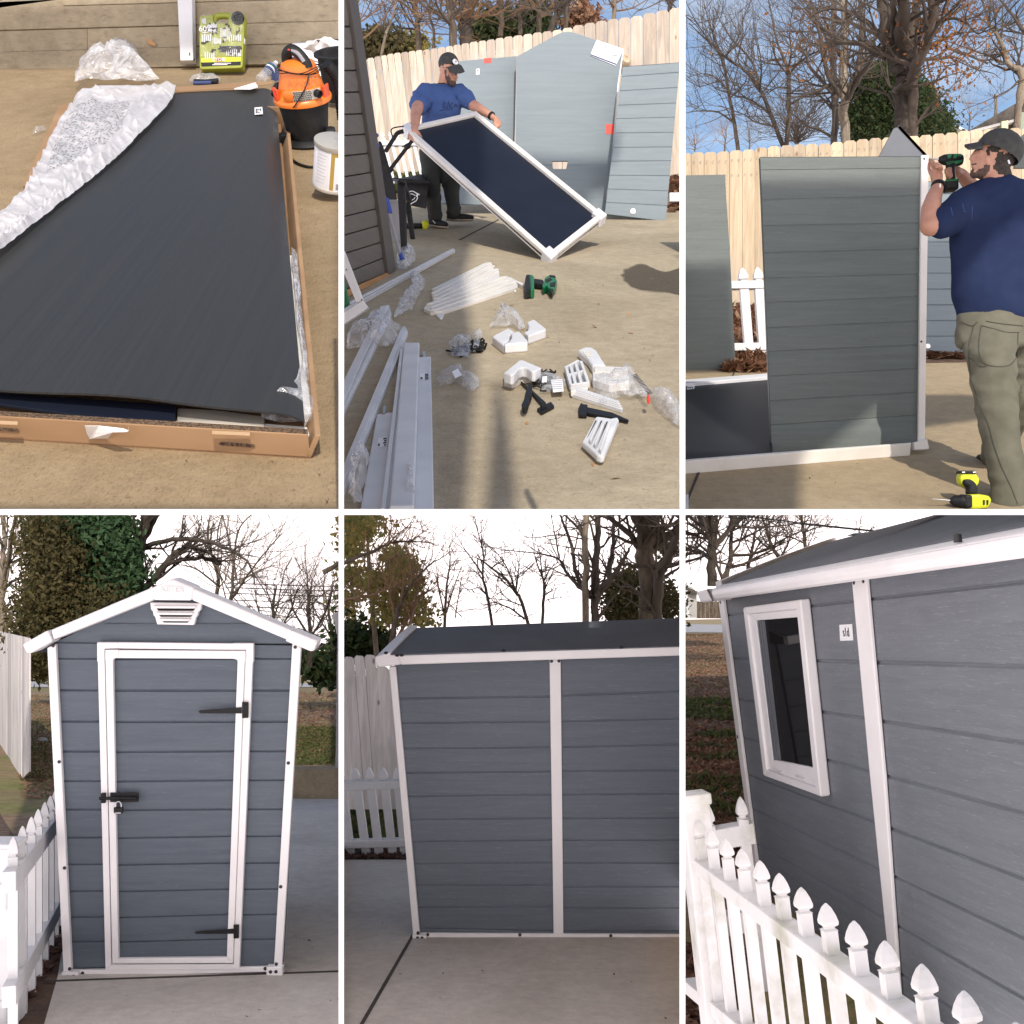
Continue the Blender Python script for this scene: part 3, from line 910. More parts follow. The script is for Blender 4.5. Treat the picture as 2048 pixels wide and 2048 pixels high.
# ---- the shed
W4 = front(D4)
shed = thing('garden_shed', 'blue grey resin shed with padlocked white framed door and gable vent', 'shed', W4.hit(330, 1945))
body4 = [q('d2', 370, 1165), q('d1', 283, 760), q('d1', 1010, 395), q('d1', 1715, 760), q('d2', 1617, 1130)]
mb = MB()                                       # closed body behind the front boards, running straight back
ext = A4 * 1.9
mb.prism([W4.hit(u + (4 if u < 330 else -4), v - (4 if v > 1500 else -6)) + V((0, .035, 0)) for u, v in body4], [ext * .97 for _ in body4])
mb.build('wall', M['sid4'], shed)
Lw = lambda v: lin(1288, 101, 1941, 134)(v); Rw = lambda v: lin(1288, 602, 1935, 562)(v)
rowsL = [q('d1', 0, y)[1] for y in (828, 1008, 1186, 1357)] + [q('d2', 0, y)[1] for y in (76, 238, 398, 550, 702, 850, 990)]
rowsR = [q('d1', 0, y)[1] for y in (828, 1010, 1188, 1355)] + [q('d2', 0, y)[1] for y in (70, 236, 388, 540, 688, 832, 972)]
rows = [(1285, 1290)] + list(zip(rowsL, rowsR)) + [(1937, 1932)]
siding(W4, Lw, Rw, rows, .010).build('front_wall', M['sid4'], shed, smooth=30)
gab = [q('d1', 300, 745), q('d1', 1010, 400), q('d1', 1700, 745)]
mb = MB(); mb.prism([W4.hit(*p) + V((0, .006, 0)) for p in gab], V((0, .03, 0)))
mb.prism([W4.hit(*p) - V((0, .002, 0)) for p in qs('d1', 590, 641, 1420, 641, 1404, 634, 606, 634)], V((0, .004, 0)))
mb.build('gable_wall', M['sid4'], shed)
# corner posts and base rail
for pts in (qs('d1', 281, 765, 329, 745) + qs('d2', 419, 1140, 373, 1150),
            qs('d1', 1667, 740, 1716, 765) + qs('d2', 1608, 1115, 1563, 1115)):
    strip(W4, pts, .03, .002).build('corner_post', M['white'], shed, bevel=.004)
strip(W4, qs('d2', 400, 1143, 1560, 1122, 1560, 1150, 400, 1178), .024, .003).build('base_rail', M['white'], shed, bevel=.003)
for pts in (qs('d2', 369, 1143, 466, 1143, 466, 1190, 369, 1197), qs('d2', 1525, 1112, 1617, 1112, 1617, 1165, 1525, 1167)):
    strip(W4, pts, .05, .004).build('foot_bracket', M['white'], shed, bevel=.006)
dots(W4, qs('d2', 407, 1166, 439, 1164, 1549, 1138, 1580, 1137), .009, .0545, shed)
dots(W4, qs('d2', 480, 1157, 1513, 1131), .009, .0275, shed)
dots(W4, qs('d1', 316, 753, 1684, 761, 350, 1409, 1645, 1416) + qs('d2', 380, 560, 1602, 666, 409, 1130, 1577, 1103), .009, .0325, shed)
# roof edge: two sloping fascia boards with end caps and a ridge cap
fl = [q('d1', *p) for p in ((330, 657), (905, 415), (908, 487), (345, 712))]
fr = [q('d1', *p) for p in ((1120, 420), (1680, 658), (1650, 712), (1118, 490))]
for f in (fl, fr):
    strip(W4, f, .13, -.03).build('fascia', M['white'], shed, bevel=.01)
for f in ([(172, 737), (315, 657), (342, 720), (215, 790), (195, 782)], [(1676, 656), (1825, 716), (1805, 772), (1785, 777), (1640, 718)]):
    strip(W4, [q('d1', *p) for p in f], .14, -.035).build('eave_cap', M['white'], shed, bevel=.01)
rc = strip(W4, [q('d1', *p) for p in ((900, 418), (1010, 368), (1132, 418), (1118, 492), (905, 490))], .145, -.04).build('ridge_cap', M['white'], shed, bevel=.01)
text(rc, 'KETER', W4.hit(*q('d1', 1012, 430)) - V((0, .1055, 0)), (1, 0, -.02), (0, 0, 1), .042, M['white'], .006)
mb = MB()                                       # roof sheets running back
for a, b in (((180, 735), (1010, 372)), ((1010, 372), (1815, 722))):
    A, B = W4.hit(*q('d1', *a)), W4.hit(*q('d1', *b))
    mb.prism([A + V((0, -.06, -.012)), B + V((0, -.06, -.012)), B + V((0, -.06, -.045)), A + V((0, -.06, -.045))], A4 * 1.98)
mb.build('roof', M['roof'], shed)
# vent
vo = [q('d1', *p) for p in ((865, 508), (1155, 513), (1150, 553), (1137, 560), (1132, 585), (1124, 590), (1113, 636), (905, 632), (893, 588), (884, 582), (880, 556), (870, 550))]
vent = strip(W4, vo, .035, .004).build('vent', M['white'], shed, bevel=.005)
for (xa, xb, yy, h) in ((903, 1120, 541, 14), (917, 1105, 578, 11), (935, 1087, 613, 9)):
    strip(W4, [q('d1', *p) for p in ((xa, yy), (xb, yy + 2), (xb - 10, yy + h), (xa + 10, yy + h - 1))], .003, .0385).build('slot', M['slot'], vent)
    strip(W4, [q('d1', *p) for p in ((xa - 14, yy - 17), (xb + 14, yy - 15), (xb + 2, yy - 1), (xa - 2, yy - 2))], .03, .036).build('louvre', M['white'], vent, bevel=.005)
# door frame
fo = [('d1', 565, 733), ('d1', 1448, 742), ('d2', 1368, 1135), ('d2', 611, 1140)]
fi = [('d1', 605, 768), ('d1', 1404, 778), ('d2', 1335, 1105), ('d2', 645, 1106)]
O4 = [q(*a) for a in fo]; I4 = [q(*a) for a in fi]
for i in range(4):
    strip(W4, [O4[i], O4[(i + 1) % 4], I4[(i + 1) % 4], I4[i]], .028 + .002 * (i % 2), .004).build('door_frame', M['white'], shed, bevel=.003)
for c, w in ((('d1', 625, 790), 'tl'), (('d1', 1388, 795), 'tr')):
    x, y = c[1], c[2]
    dx = -1 if w == 'tl' else 1
    strip(W4, [q('d1', x + dx * 60, y - 56), q('d1', x + dx * 60, y + 52), q('d1', x + dx * 18, y + 52), q('d1', x + dx * 18, y - 20), q('d1', x - dx * 58, y - 22), q('d1', x - dx * 58, y - 56)], .034, .003).build('frame_corner', M['white'], shed, bevel=.003)
# door leaf
door = thing('door', None, None, W4.hit(*q('d2', 990, 1100)) - shed.location); door.parent = shed
dl = lambda v: lin(1300, 216, 1921, 230)(v); dr = lambda v: lin(1300, 492, 1921, 467)(v)
dO = [q('d1', 609, 778), q('d1', 1400, 783), q('d2', 1331, 1100), q('d2', 649, 1103)]
dI = [q('d1', 652, 823), q('d1', 1358, 828), q('d2', 1296, 1068), q('d2', 684, 1075)]
rr = [(q('d1', 0, 790)[1],) * 2] + [(a + 1, b) for a, b in zip(rowsL, rowsR)] + [(q('d2', 0, 1090)[1],) * 2]
Wd = front(D4 - .012)
siding(Wd, dl, dr, rr, .010).build('panel', M['sid4'], door, smooth=30)
for i in range(4):
    strip(Wd, [dO[i], dO[(i + 1) % 4], dI[(i + 1) % 4], dI[i]], .026 + .002 * (i % 2), .003).build('frame', M['white'], door, bevel=.003)
for (x, y, sx) in ((652, 806, -1), (1360, 812, 1)):
    strip(Wd, [q('d1', x + sx * 42, y - 30), q('d1', x + sx * 42, y + 32), q('d1', x - sx * 2, y + 32), q('d1', x - sx * 5, y + 20), q('d1', x - sx * 32, y + 14), q('d1', x - sx * 32, y - 30)], .031, .003).build('corner', M['white'], door, bevel=.003)
def hinge(parent, pts_strap, pts_plate, holes, off):
    h = strip(Wd, pts_strap, .006, off).build('hinge', M['blackmetal'], parent, bevel=.001)
    strip(Wd, pts_plate, .009, off - .001).build('plate', M['blackmetal'], h, bevel=.0015)
    dots(Wd, holes, .0045, off + .008, h, 'bolt', 'steel' if False else 'black')
    return h
hinge(door, qs('d1', 1137, 1124, 1148, 1117, 1382, 1100, 1382, 1135, 1150, 1134), qs('d1', 1385, 1071, 1421, 1070, 1420, 1160, 1385, 1161), qs('d1', 1402, 1085, 1402, 1145), .033)
hinge(door, qs('d2', 1114, 923, 1126, 918, 1338, 902, 1338, 930, 1126, 931), qs('d2', 1337, 880, 1367, 879, 1366, 955, 1337, 957), qs('d2', 1352, 892, 1352, 943), .033)
# bolt and padlock
bl = strip(Wd, qs('d2', 640, 133, 680, 133, 697, 143, 712, 133, 800, 133, 800, 186, 640, 187), .006, .033).build('bolt', M['blackmetal'], door, bevel=.001)
mb = MB(); a, b = Wd.hit(*q('d2', 585, 162)) - V((0, .052, 0)), Wd.hit(*q('d2', 795, 160)) - V((0, .052, 0)); mb.tube([a, b], .0085, 10)
mb.build('rod', M['blackmetal'], bl, smooth=40)
strip(Wd, qs('d2', 593, 133, 616, 133, 616, 189, 593, 189), .022, .033).build('keeper', M['blackmetal'], bl, bevel=.002)
lock = strip(Wd, qs('d2', 670, 208, 720, 208, 721, 238, 711, 247, 680, 247, 670, 238), .022, .048).build('padlock', M['black'], None, bevel=.004)
tag(lock, 'small black padlock with steel shackle hanging from the shed door bolt', 'padlock')
mb = MB(); cc = Wd.hit(*q('d2', 694, 200)) - V((0, .059, 0))
mb.tube([cc + V((-.0145, 0, -.01)), cc + V((-.0145, 0, .004))] + [cc + V((.0145 * math.cos(t), 0, .004 + .016 * math.sin(t))) for t in [math.pi - i * math.pi / 8 for i in range(9)]] + [cc + V((.0145, 0, -.01))], .0038, 8)
mb.build('shackle', M['steel'], lock, smooth=60)
strip(Wd, qs('d2', 680, 236, 712, 236, 712, 243, 680, 243), .001, .0705).build('band', M['steel'], lock)

# ---- picket fence on the left with its square end post
fp0 = G4.hit(51, 2012); fdir = V((A4.x, A4.y, A4.z)).normalized()
FP4 = Plane(fp0, fdir.cross(V((0, 0, 1))))
pf = thing('picket_fence', 'white vinyl picket fence running back from the square post to the shed door corner', 'fence', fp0)
tips = [(75, 392), (128, 332), (178, 280), (217, 236), (255, 196), (287, 160), (315, 128), (338, 102)]
ex = fdir.cross(V((0, 0, 1))).normalized()
for (x, y) in tips:
    tp = FP4.hit(*q('d2', x, y)); bs = G4.drop(tp)
    picket(MB(), bs, tp, ex * .02, fdir * .02).build('picket', M['vinyl'], pf, clip=4)
for (ya, yb, h) in ((605, 260, 62), (1232, 742, 62)):
    a, b = FP4.hit(*q('d2', 85, ya)), FP4.hit(*q('d2', 345, yb + 8))
    mb = MB(); mb.bar(a - fdir * .2 - ex * .0, b, ex * .028, V((0, 0, .045)))
    mb.build('rail', M['vinyl'], pf, bevel=.004)
post = thing('fence_post', 'thick square white vinyl post at the left edge with brackets', 'post', G4.hit(10, 2046))
mb = MB(); pc = G4.hit(16, 2043); hz = front(pc.y).hit(14, 1690).z
mb.box((pc.x - .01, pc.y, (pc.z + hz) / 2), (.063, 0, 0), (0, .063, 0), (0, 0, (hz - pc.z) / 2)); mb.build('shaft', M['vinyl'], post, bevel=.006, clip=4)
mb = MB(); mb.prism([V((pc.x - .01 + sx * .07, pc.y + sy * .07, hz)) for sx, sy in ((-1, -1), (1, -1), (1, 1), (-1, 1))], V((0, 0, .022)))
mb.build('cap', M['vinyl'], post, bevel=.006)
for yv in (735, 1400):
    mb = MB(); c = front(pc.y - .066).hit(*q('d2', 8, yv)); mb.box(c, (.03, 0, 0), (0, .012, 0), (0, 0, .06)); mb.build('bracket', M['vinyl'], post, bevel=.012)

# ---- weathered board fence far left
fb = []
FW = Plane(G4.hit(68, 1590), V((A4.x, A4.y, A4.z)).cross(V((0, 0, 1))) + V((.05, .22, 0)))
xs = [-46, -14, 16, 42, 66, 88, 108, 126, 142, 156, 168]
for i in range(len(xs) - 1):
    x0, x1 = xs[i], xs[i + 1] - .6
    t = lin(-20, 670, 168, 714); bt = lin(-20, 1930, 190, 1500)
    b = lambda x: q('d2', 0, lin(0, 195, 190, 0)(x))[1]
    fb.append((x0 / 2.841, x1 / 2.841, q('d1', 0, t(x0))[1], q('d1', 0, t(x1))[1], b(x0), b(x1) if i < 9 else b(x1)))
board_fence('board_fence', 'grey weathered board fence leaning in at the far left of the shed', fb, FW, M['wood5'], .02)

# ---- low retaining wall to the right of the shed
mb = MB(); RW = Plane(G4.hit(640, 1596), (0, -1, 0))
mb.prism([RW.hit(*p) for p in ((560, 1597), (720, 1596), (720, 1540), (560, 1540))], V((0, .22, 0)))
mb.prism([RW.hit(*p) - V((0, .004, 0)) for p in ((560, 1566), (720, 1566), (720, 1539), (560, 1539))], V((0, .10, 0)))
tag(mb.build('retaining_wall', M['oldwall'], clip=4), 'low weathered concrete wall at the lawn edge right of the shed', 'wall')
# stone in the leaves, white downpipe at the right edge, far things
mb = MB(); c = G4.hit(*q('d1', 240, 1303)); mb.ell(c + V((0, 0, .03)), (.1, 0, 0), (0, .1, 0), (0, 0, .055)); tag(mb.build('stone', M['road'], smooth=60), 'tan stone lying in the leaves beside the shed corner', 'stone')
gut = thing('porch_post', 'white porch post and gutter end at the right edge', 'post', RW.hit(676, 1538))
mb = MB(); y_ = 9.0
mb.prism([px(671, 1535, y_), px(690, 1535, y_), px(690, 1240, y_), px(675, 1240, y_)], V((0, .08, 0))); mb.build('shaft', M['vinyl'], gut, clip=4)
mb = MB(); mb.prism([px(*q('d1', *p), y_ - .1) for p in ((1880, 585), (1935, 560), (1935, 690), (1912, 690), (1900, 620))], V((0, .2, 0))); mb.build('gutter', M['vinyl'], gut, clip=4)
hs = thing('house', 'pale yellow house corner behind the bushes at the right edge', 'house', px(680, 1335, 45))
mb = MB(); mb.prism([px(655, 1345, 45), px(720, 1345, 45), px(720, 1300, 45), px(655, 1318, 45)], V((0, 3, 0))); mb.build('wall', M['housewall'], hs, clip=4)
mb = MB(); mb.prism([px(648, 1321, 44.8), px(720, 1300, 44.8), px(720, 1285, 45.5), px(652, 1308, 45.5)], V((0, 3, .2))); mb.build('roof', M['greywall'], hs, clip=4)
mb = MB()
for i in range(5):
    c = G4.hit(637 + i * 5.2, 1366.5); mb.ell(c + V((0, 0, .16)), (.3, 0, .05), (0, .4, 0), (0, 0, .17), 8, 5)
tag(mb.build('log_pile', M['bark_dark'], smooth=50), 'small dark pile of logs on the far verge', 'logs')

# ---- trees behind
T = 22
iv = tree('ivy_tree', 'big tree wrapped in dark ivy behind the shed roof', 'd1', T,
     [[(560, 900, 120), (560, 500, 125), (520, 200, 120), (500, -30, 110)], [(520, 400, 110), (440, 200, 90), (400, -30, 80)],
      [(700, 620, 60), (745, 400, 60), (785, 200, 62), (840, -30, 52)], [(785, 210, 50), (850, 80, 36), (920, -20, 26)],
      [(790, 210, 34), (900, 170, 28), (1060, 150, 26), (1200, 170, 22), (1330, 225, 17), (1420, 300, 12), (1450, 420, 6)],
      [(760, 500, 40), (860, 390, 42), (950, 285, 38), (1000, 225, 30), (1080, 200, 25), (1180, 225, 19), (1260, 300, 12)],
      [(950, 285, 26), (1060, 265, 24), (1170, 262, 24), (1250, 290, 26)]], 11, M['bark_dark'], M['bark_dark'], lvl=2, tw=1.0, every=3, depth=.05, tn=3)
foliage(iv, 'ivy', 'd1', T * .985, [(560, 120, 180, 190), (640, 250, 130, 220), (560, 420, 190, 170), (640, 500, 140, 120), (350, 90, 140, 120), (700, 380, 90, 140)], 26000, .062, M['leaf_ivy'], 3, .06, .28, 'stuff', ub=(-300, 672))
cd = tree('cedar_tree', 'dark bronze cedar crown standing left of the ivy covered tree', 'd1', T * .96, [[(300, 950, 40), (300, 500, 34), (270, 100, 20)]], 12, M['bark_dark'], M['bark_dark'], lvl=-1)
foliage(cd, 'crown', 'd1', T * .96, [(250, 120, 110, 150), (330, 300, 150, 170), (290, 480, 170, 120), (260, 640, 160, 110), (420, 560, 170, 100), (560, 520, 140, 90), (220, 770, 60, 90)], 30000, .05, M['leaf_bronze'], 4, .07, .34, 'stuff', droop=.9, ub=(-300, 672))
tree('bare_tree', 'leafless tree with two grey stems left of the cedar', 'd1', 24, [[(20, 700, 60), (10, 500, 46), (10, 300, 36), (25, 150, 26), (15, -30, 20)], [(15, 420, 26), (50, 250, 26), (70, 100, 22), (100, -20, 14)], [(30, 660, 36), (80, 540, 28), (160, 460, 20), (230, 425, 12)], [(60, 210, 10), (120, 195, 8), (190, 215, 5)]], 13, M['bark_pale'], M['twig_pale'], lvl=2, tw=1.4, every=2)
tree('bare_tree', 'spreading leafless tree with many fine branches right of the roof peak', 'd1', 27, [[(1240, 720, 26), (1235, 480, 24), (1235, 330, 20), (1180, 170, 12), (1190, 30, 8)], [(1290, 560, 22), (1320, 430, 18), (1330, 250, 14), (1360, 90, 9), (1440, 0, 6)], [(1310, 500, 16), (1390, 380, 12), (1480, 260, 9), (1600, 120, 5)], [(1240, 420, 12), (1130, 330, 10), (1050, 300, 6)], [(1330, 420, 10), (1450, 340, 9), (1560, 300, 5)], [(1345, 380, 14), (1300, 150, 10), (1260, 0, 8)]], 14, M['bark'], M['twig_pale'], lvl=4, tw=1.7, every=2, tn=3)
for i, (xx, w, lb) in enumerate(((1560, 24, 'dense leafless tree behind the right roof slope'), (1760, 26, 'twiggy leafless tree beside the yellow house'), (1880, 20, 'leafless tree cut by the right edge above the yellow house'))):
    tree('bare_tree', lb, 'd1', 30 + i * 2, [[(xx, 880, w), (xx + 5, 700, w * .9), (xx - 10, 540, w * .7), (xx + 10, 420, w * .4)], [(xx, 720, w * .6), (xx + 90, 560, w * .4), (xx + 130, 430, 5)], [(xx, 700, w * .6), (xx - 90, 560, w * .4), (xx - 110, 440, 5)], [(xx, 800, w * .5), (xx + 120, 730, w * .3), (xx + 190, 690, 5)]], 20 + i, M['bark_dark'], M['twig'], lvl=4, tw=1.5, every=2, tn=3)
hd = thing('bush', 'dark evergreen bush in front of the yellow house', 'bush', px(648, 1350, 38))
foliage(hd, 'foliage', 'd1', 38, [(1815, 870, 60, 45), (1870, 900, 70, 40), (1770, 860, 34, 34)], 2600, .16, M['leaf_ever'], 6, .03, .4, 'stuff', ub=(-300, 672))
hd = thing('hedge', 'dark brown thicket behind the board fence left of the shed', 'hedge', px(80, 1345, 40))
foliage(hd, 'foliage', 'd1', 40, [(210, 850, 90, 60), (320, 830, 120, 70)], 2400, .16, M['leaf_bronze'], 8, .03, .4, 'stuff', ub=(-300, 672))
mb = MB()
for yv in (405, 430, 462, 500, 535):
    a, b = px(*q('d1', 1280, yv - 4), 34), px(*q('d1', 2300, yv + 12), 34)
    mb.tube([a, (a + b) / 2 - V((0, 0, .05)), b], .014, 4)
tag(mb.build('power_lines', M['black'], clip=4, fill=False), 'thin black power lines strung behind the right roof slope', 'cables')

# ================================================================ bottom middle: the long side of the finished shed
G5 = ground(1872, 7.3, 1330)
D5 = 7.3
W5 = front(D5)
mb = MB(); mb.prism([G5.hit(*p) for p in ((660, 2070), (1390, 2070), (1390, 1719), (660, 1719))], -G5.n * .1)
struct(mb, 'patio', M['pad5'], clip=5)
j = MB(); a, b = G5.hit(*q('d4', 402, 950)), G5.hit(*q('d4', 92, 1490)); w = V((.009, 0, 0))
j.prism([a - w + G5.n * .001, b - w + G5.n * .001, b + w + G5.n * .001, a + w + G5.n * .001], G5.n * .003)
struct(j, 'pavement_joint', M['joint'], clip=5)
mb = MB(); gl = G5.up(-.012)
mb.add([gl.hit(600, 1730), gl.hit(1400, 1730), gl.hit(1500, 1352), gl.hit(500, 1352)], [[0, 1, 2, 3]])
struct(mb, 'ground', M['soil'], clip=5, fix=False)
litter('fallen_leaves', G5, 'p', [(680, 1719), (840, 1719), (840, 1645), (680, 1645)], 2600, .045, M['litter_dark'], 51, clip=5)
litter('grass', G5, 'p', [(680, 1690), (830, 1690), (830, 1618), (680, 1618)], 5000, .06, M['grassblade'], 52, flat=.15, hgt=.05, clip=5)

shed5 = thing('garden_shed', 'slate grey resin shed seen from its long windowless side with white centre post', 'shed', W5.hit(1100, 1876))
L5 = lambda v: lin(1335, 792, 1866, 841)(v)
C0 = lambda v: lin(1318, 1099.5, 1864, 1108)(v); C1 = lambda v: lin(1318, 1121, 1864, 1127)(v)
body = [q('d4', 410, 960), q('d3', 290, 850), q('d3', 2050, 800), q('d4', 2050, 965)]
mb = MB(); mb.prism([W5.hit(*p) + V((0, .035, 0)) for p in body], V((0, 1.25, .0)))
mb.build('wall', M['sid5'], shed5, clip=5)
def r5(l): return [(q(k, 0, a)[1], q(k, 0, b)[1]) for k, a, b in l]
rl = r5([('d3', 850, 830), ('d3', 1057, 1045), ('d3', 1195, 1187), ('d3', 1340, 1333), ('d4', 30, 22), ('d4', 163, 152), ('d4', 295, 287), ('d4', 420, 411), ('d4', 545, 539), ('d4', 668, 666), ('d4', 793, 788), ('d4', 912, 928), ('d4', 945, 940)])
rr = r5([('d3', 830, 800), ('d3', 1040, 1015), ('d3', 1187, 1168), ('d3', 1333, 1316), ('d4', 18, 15), ('d4', 153, 147), ('d4', 288, 286), ('d4', 412, 412), ('d4', 542, 540), ('d4', 678, 675), ('d4', 798, 795), ('d4', 930, 930), ('d4', 945, 945)])
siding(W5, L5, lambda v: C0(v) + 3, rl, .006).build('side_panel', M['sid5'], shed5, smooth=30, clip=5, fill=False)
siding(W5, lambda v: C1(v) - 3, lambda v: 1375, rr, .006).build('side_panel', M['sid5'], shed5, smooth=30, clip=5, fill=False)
strip(W5, qs('d3', 268, 870, 307, 870) + qs('d4', 443, 940, 404, 940), .04, .002).build('corner_post', M['white'], shed5, bevel=.004)
strip(W5, qs('d3', 1176, 830, 1239, 828) + qs('d4', 1255, 940, 1199, 938), .012, .004).build('centre_post', M['white'], shed5, bevel=.003)
strip(W5, qs('d4', 440, 933, 1950, 941, 1950, 970, 440, 963), .022, .006).build('base_rail', M['white'], shed5, bevel=.004, clip=5)
strip(W5, qs('d4', 401, 930, 480, 937, 481, 973, 402, 973), .055, .006).build('foot_bracket', M['white'], shed5, bevel=.006)
dots(W5, qs('d4', 434, 920, 431, 948, 456, 948) , .010, .0625, shed5)
dots(W5, qs('d4', 486, 940, 1008, 941, 1522, 946), .010, .0285, shed5)
dots(W5, qs('d3', 1187, 843, 1229, 842, 342, 1415) + qs('d4', 397, 546), .010, .0165, shed5)
We = front(D5 - .13)
Wt = front(D5 + .42)
gut = strip(We, qs('d3', 314, 812, 1990, 760, 1990, 812, 328, 866), .05, -.05).build('gutter', M['white'], shed5, bevel=.008, clip=5)
strip(We, qs('d3', 182, 836, 250, 806, 318, 811, 329, 866, 200, 880), .055, -.055).build('eave_cap', M['white'], shed5, bevel=.008)
mb = MB()
A, B = We.hit(*q('d3', 268, 806)), We.hit(*q('d3', 1990, 757)); Cc, Dd = Wt.hit(*q('d3', 1990, 597)), Wt.hit(*q('d3', 420, 655))
fn = lambda s_, t_: (A * (1 - s_) + B * s_) * (1 - t_) + (Dd * (1 - s_) + Cc * s_) * t_ + V((0, 0, .006 * math.sin(t_ * math.pi)))
mb.slab(fn, 8, 8, (0, .01, -.03)); mb.build('roof', M['roof'], shed5, smooth=30, clip=5)
mb = MB(); mb.prism([Cc, Dd, Dd + V((.0, .9, -.25)), Cc + V((0, .9, -.25))], V((0, -.004, -.03))); mb.build('roof', M['roof'], shed5, clip=5)
mb = MB()
P = [We.hit(*q('d3', 188, 832)), We.hit(*q('d3', 272, 806)), Wt.hit(*q('d3', 424, 653)), Wt.hit(*q('d3', 386, 647))]
fn = lambda s_, t_: (P[0] * (1 - s_) + P[1] * s_) * (1 - t_) + (P[3] * (1 - s_) + P[2] * s_) * t_ + V((0, -.004, .012 + .006 * math.sin(t_ * math.pi)))
mb.slab(fn, 2, 8, (0, .01, -.06)); mb.build('barge_board', M['white'], shed5, smooth=30)
for (x, y) in ((247, 800), (310, 814), (336, 813), (915, 786), (1585, 768)):
    mb = MB(); c = We.hit(*q('d3', x, y)) + V((0, .0, .006)); mb.lathe(c, (0, -.3, 1), [(.012, -.008), (.012, .0), (.006, .004)], 10); mb.build('screw', M['screw'], shed5, smooth=40)

# white picket fence and grey board fence at the left
Y5 = 10.4; FP5 = front(Y5)
pk = thing('picket_fence', 'white vinyl picket fence stub left of the slate grey shed', 'fence', G5.drop(px(711, 1640, Y5)))
for (xt, xb) in ((-15, 45), (68, 134), (148, 208), (228, 284), (306, 352)):
    a, b = FP5.hit(*q('d4', xb + 2, 492)), FP5.hit(*q('d4', xt, -2))
    picket(MB(), a, b, V((.034, 0, 0)), V((0, .034, 0)), .85).build('picket', M['vinyl'], pk, clip=5)
for (xa, ya, xb, yb, h) in ((-20, 80, 332, 68, 46), (-20, 412, 372, 402, 42)):
    a, b = FP5.hit(*q('d4', xa, ya + h / 2)), FP5.hit(*q('d4', xb, yb + h / 2))
    mb = MB(); mb.bar(a, b, V((0, .05, 0)), V((0, 0, h / 2 / 2.841 / F * Y5))); mb.build('rail', M['vinyl'], pk, bevel=.006, clip=5)
bf = []
for x0, x1, t0, t1 in ((-40, 9, 822, 826), (9, 65, 819, 822), (67, 124, 813, 816), (126, 188, 808, 812), (190, 262, 872, 878), (262, 330, 880, 885)):
    bf.append((q('d3', x0, 0)[0], q('d3', x1, 0)[0], q('d3', 0, t0)[1], q('d3', 0, t1)[1], q('d4', 0, 238)[1], q('d4', 0, 236)[1]))
board_fence('board_fence', 'grey weathered board fence behind the short white picket fence', bf, front(12.8), M['wood5'], .025, lean=22, clip=5)

# trees
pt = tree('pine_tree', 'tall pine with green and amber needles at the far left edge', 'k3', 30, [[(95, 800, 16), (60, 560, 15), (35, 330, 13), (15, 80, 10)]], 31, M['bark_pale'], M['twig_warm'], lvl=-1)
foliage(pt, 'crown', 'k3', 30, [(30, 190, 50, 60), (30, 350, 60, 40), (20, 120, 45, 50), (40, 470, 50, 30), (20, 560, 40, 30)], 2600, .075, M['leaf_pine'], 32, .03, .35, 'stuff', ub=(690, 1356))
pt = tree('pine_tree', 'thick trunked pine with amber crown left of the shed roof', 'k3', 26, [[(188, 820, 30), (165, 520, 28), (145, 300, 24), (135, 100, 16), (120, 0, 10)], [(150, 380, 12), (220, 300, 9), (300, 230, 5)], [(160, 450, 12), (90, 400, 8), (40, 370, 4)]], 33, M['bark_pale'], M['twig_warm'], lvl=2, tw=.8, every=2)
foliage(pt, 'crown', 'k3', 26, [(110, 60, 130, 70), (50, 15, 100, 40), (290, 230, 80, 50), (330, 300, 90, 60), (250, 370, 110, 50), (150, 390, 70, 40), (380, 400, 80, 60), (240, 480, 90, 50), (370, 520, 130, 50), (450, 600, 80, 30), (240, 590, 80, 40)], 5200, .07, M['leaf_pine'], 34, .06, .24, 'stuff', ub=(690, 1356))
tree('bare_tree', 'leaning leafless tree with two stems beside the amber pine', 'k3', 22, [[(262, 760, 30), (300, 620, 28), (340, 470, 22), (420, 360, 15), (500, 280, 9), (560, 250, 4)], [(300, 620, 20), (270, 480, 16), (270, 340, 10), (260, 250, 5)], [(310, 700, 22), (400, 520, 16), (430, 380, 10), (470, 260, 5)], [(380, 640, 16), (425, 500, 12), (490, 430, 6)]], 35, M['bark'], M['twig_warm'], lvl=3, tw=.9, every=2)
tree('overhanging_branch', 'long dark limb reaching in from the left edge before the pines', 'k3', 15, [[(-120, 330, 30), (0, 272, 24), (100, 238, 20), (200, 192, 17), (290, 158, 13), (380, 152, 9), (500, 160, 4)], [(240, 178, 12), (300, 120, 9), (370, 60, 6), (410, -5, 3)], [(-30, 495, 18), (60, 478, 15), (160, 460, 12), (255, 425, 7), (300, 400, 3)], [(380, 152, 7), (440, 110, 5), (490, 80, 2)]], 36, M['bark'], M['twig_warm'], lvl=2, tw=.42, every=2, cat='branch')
tree('bare_tree', 'slim upright leafless tree behind the roof ridge, nearest the pines', 'k3', 27, [[(578, 650, 18), (585, 520, 16), (592, 400, 12), (610, 270, 8), (605, 170, 4)], [(590, 560, 11), (630, 420, 8), (680, 290, 4)], [(580, 580, 11), (550, 450, 8), (530, 350, 4)], [(640, 590, 8), (665, 420, 5), (690, 310, 3)]], 37, M['bark_pale'], M['twig_warm'], lvl=3, tw=.8, every=2)
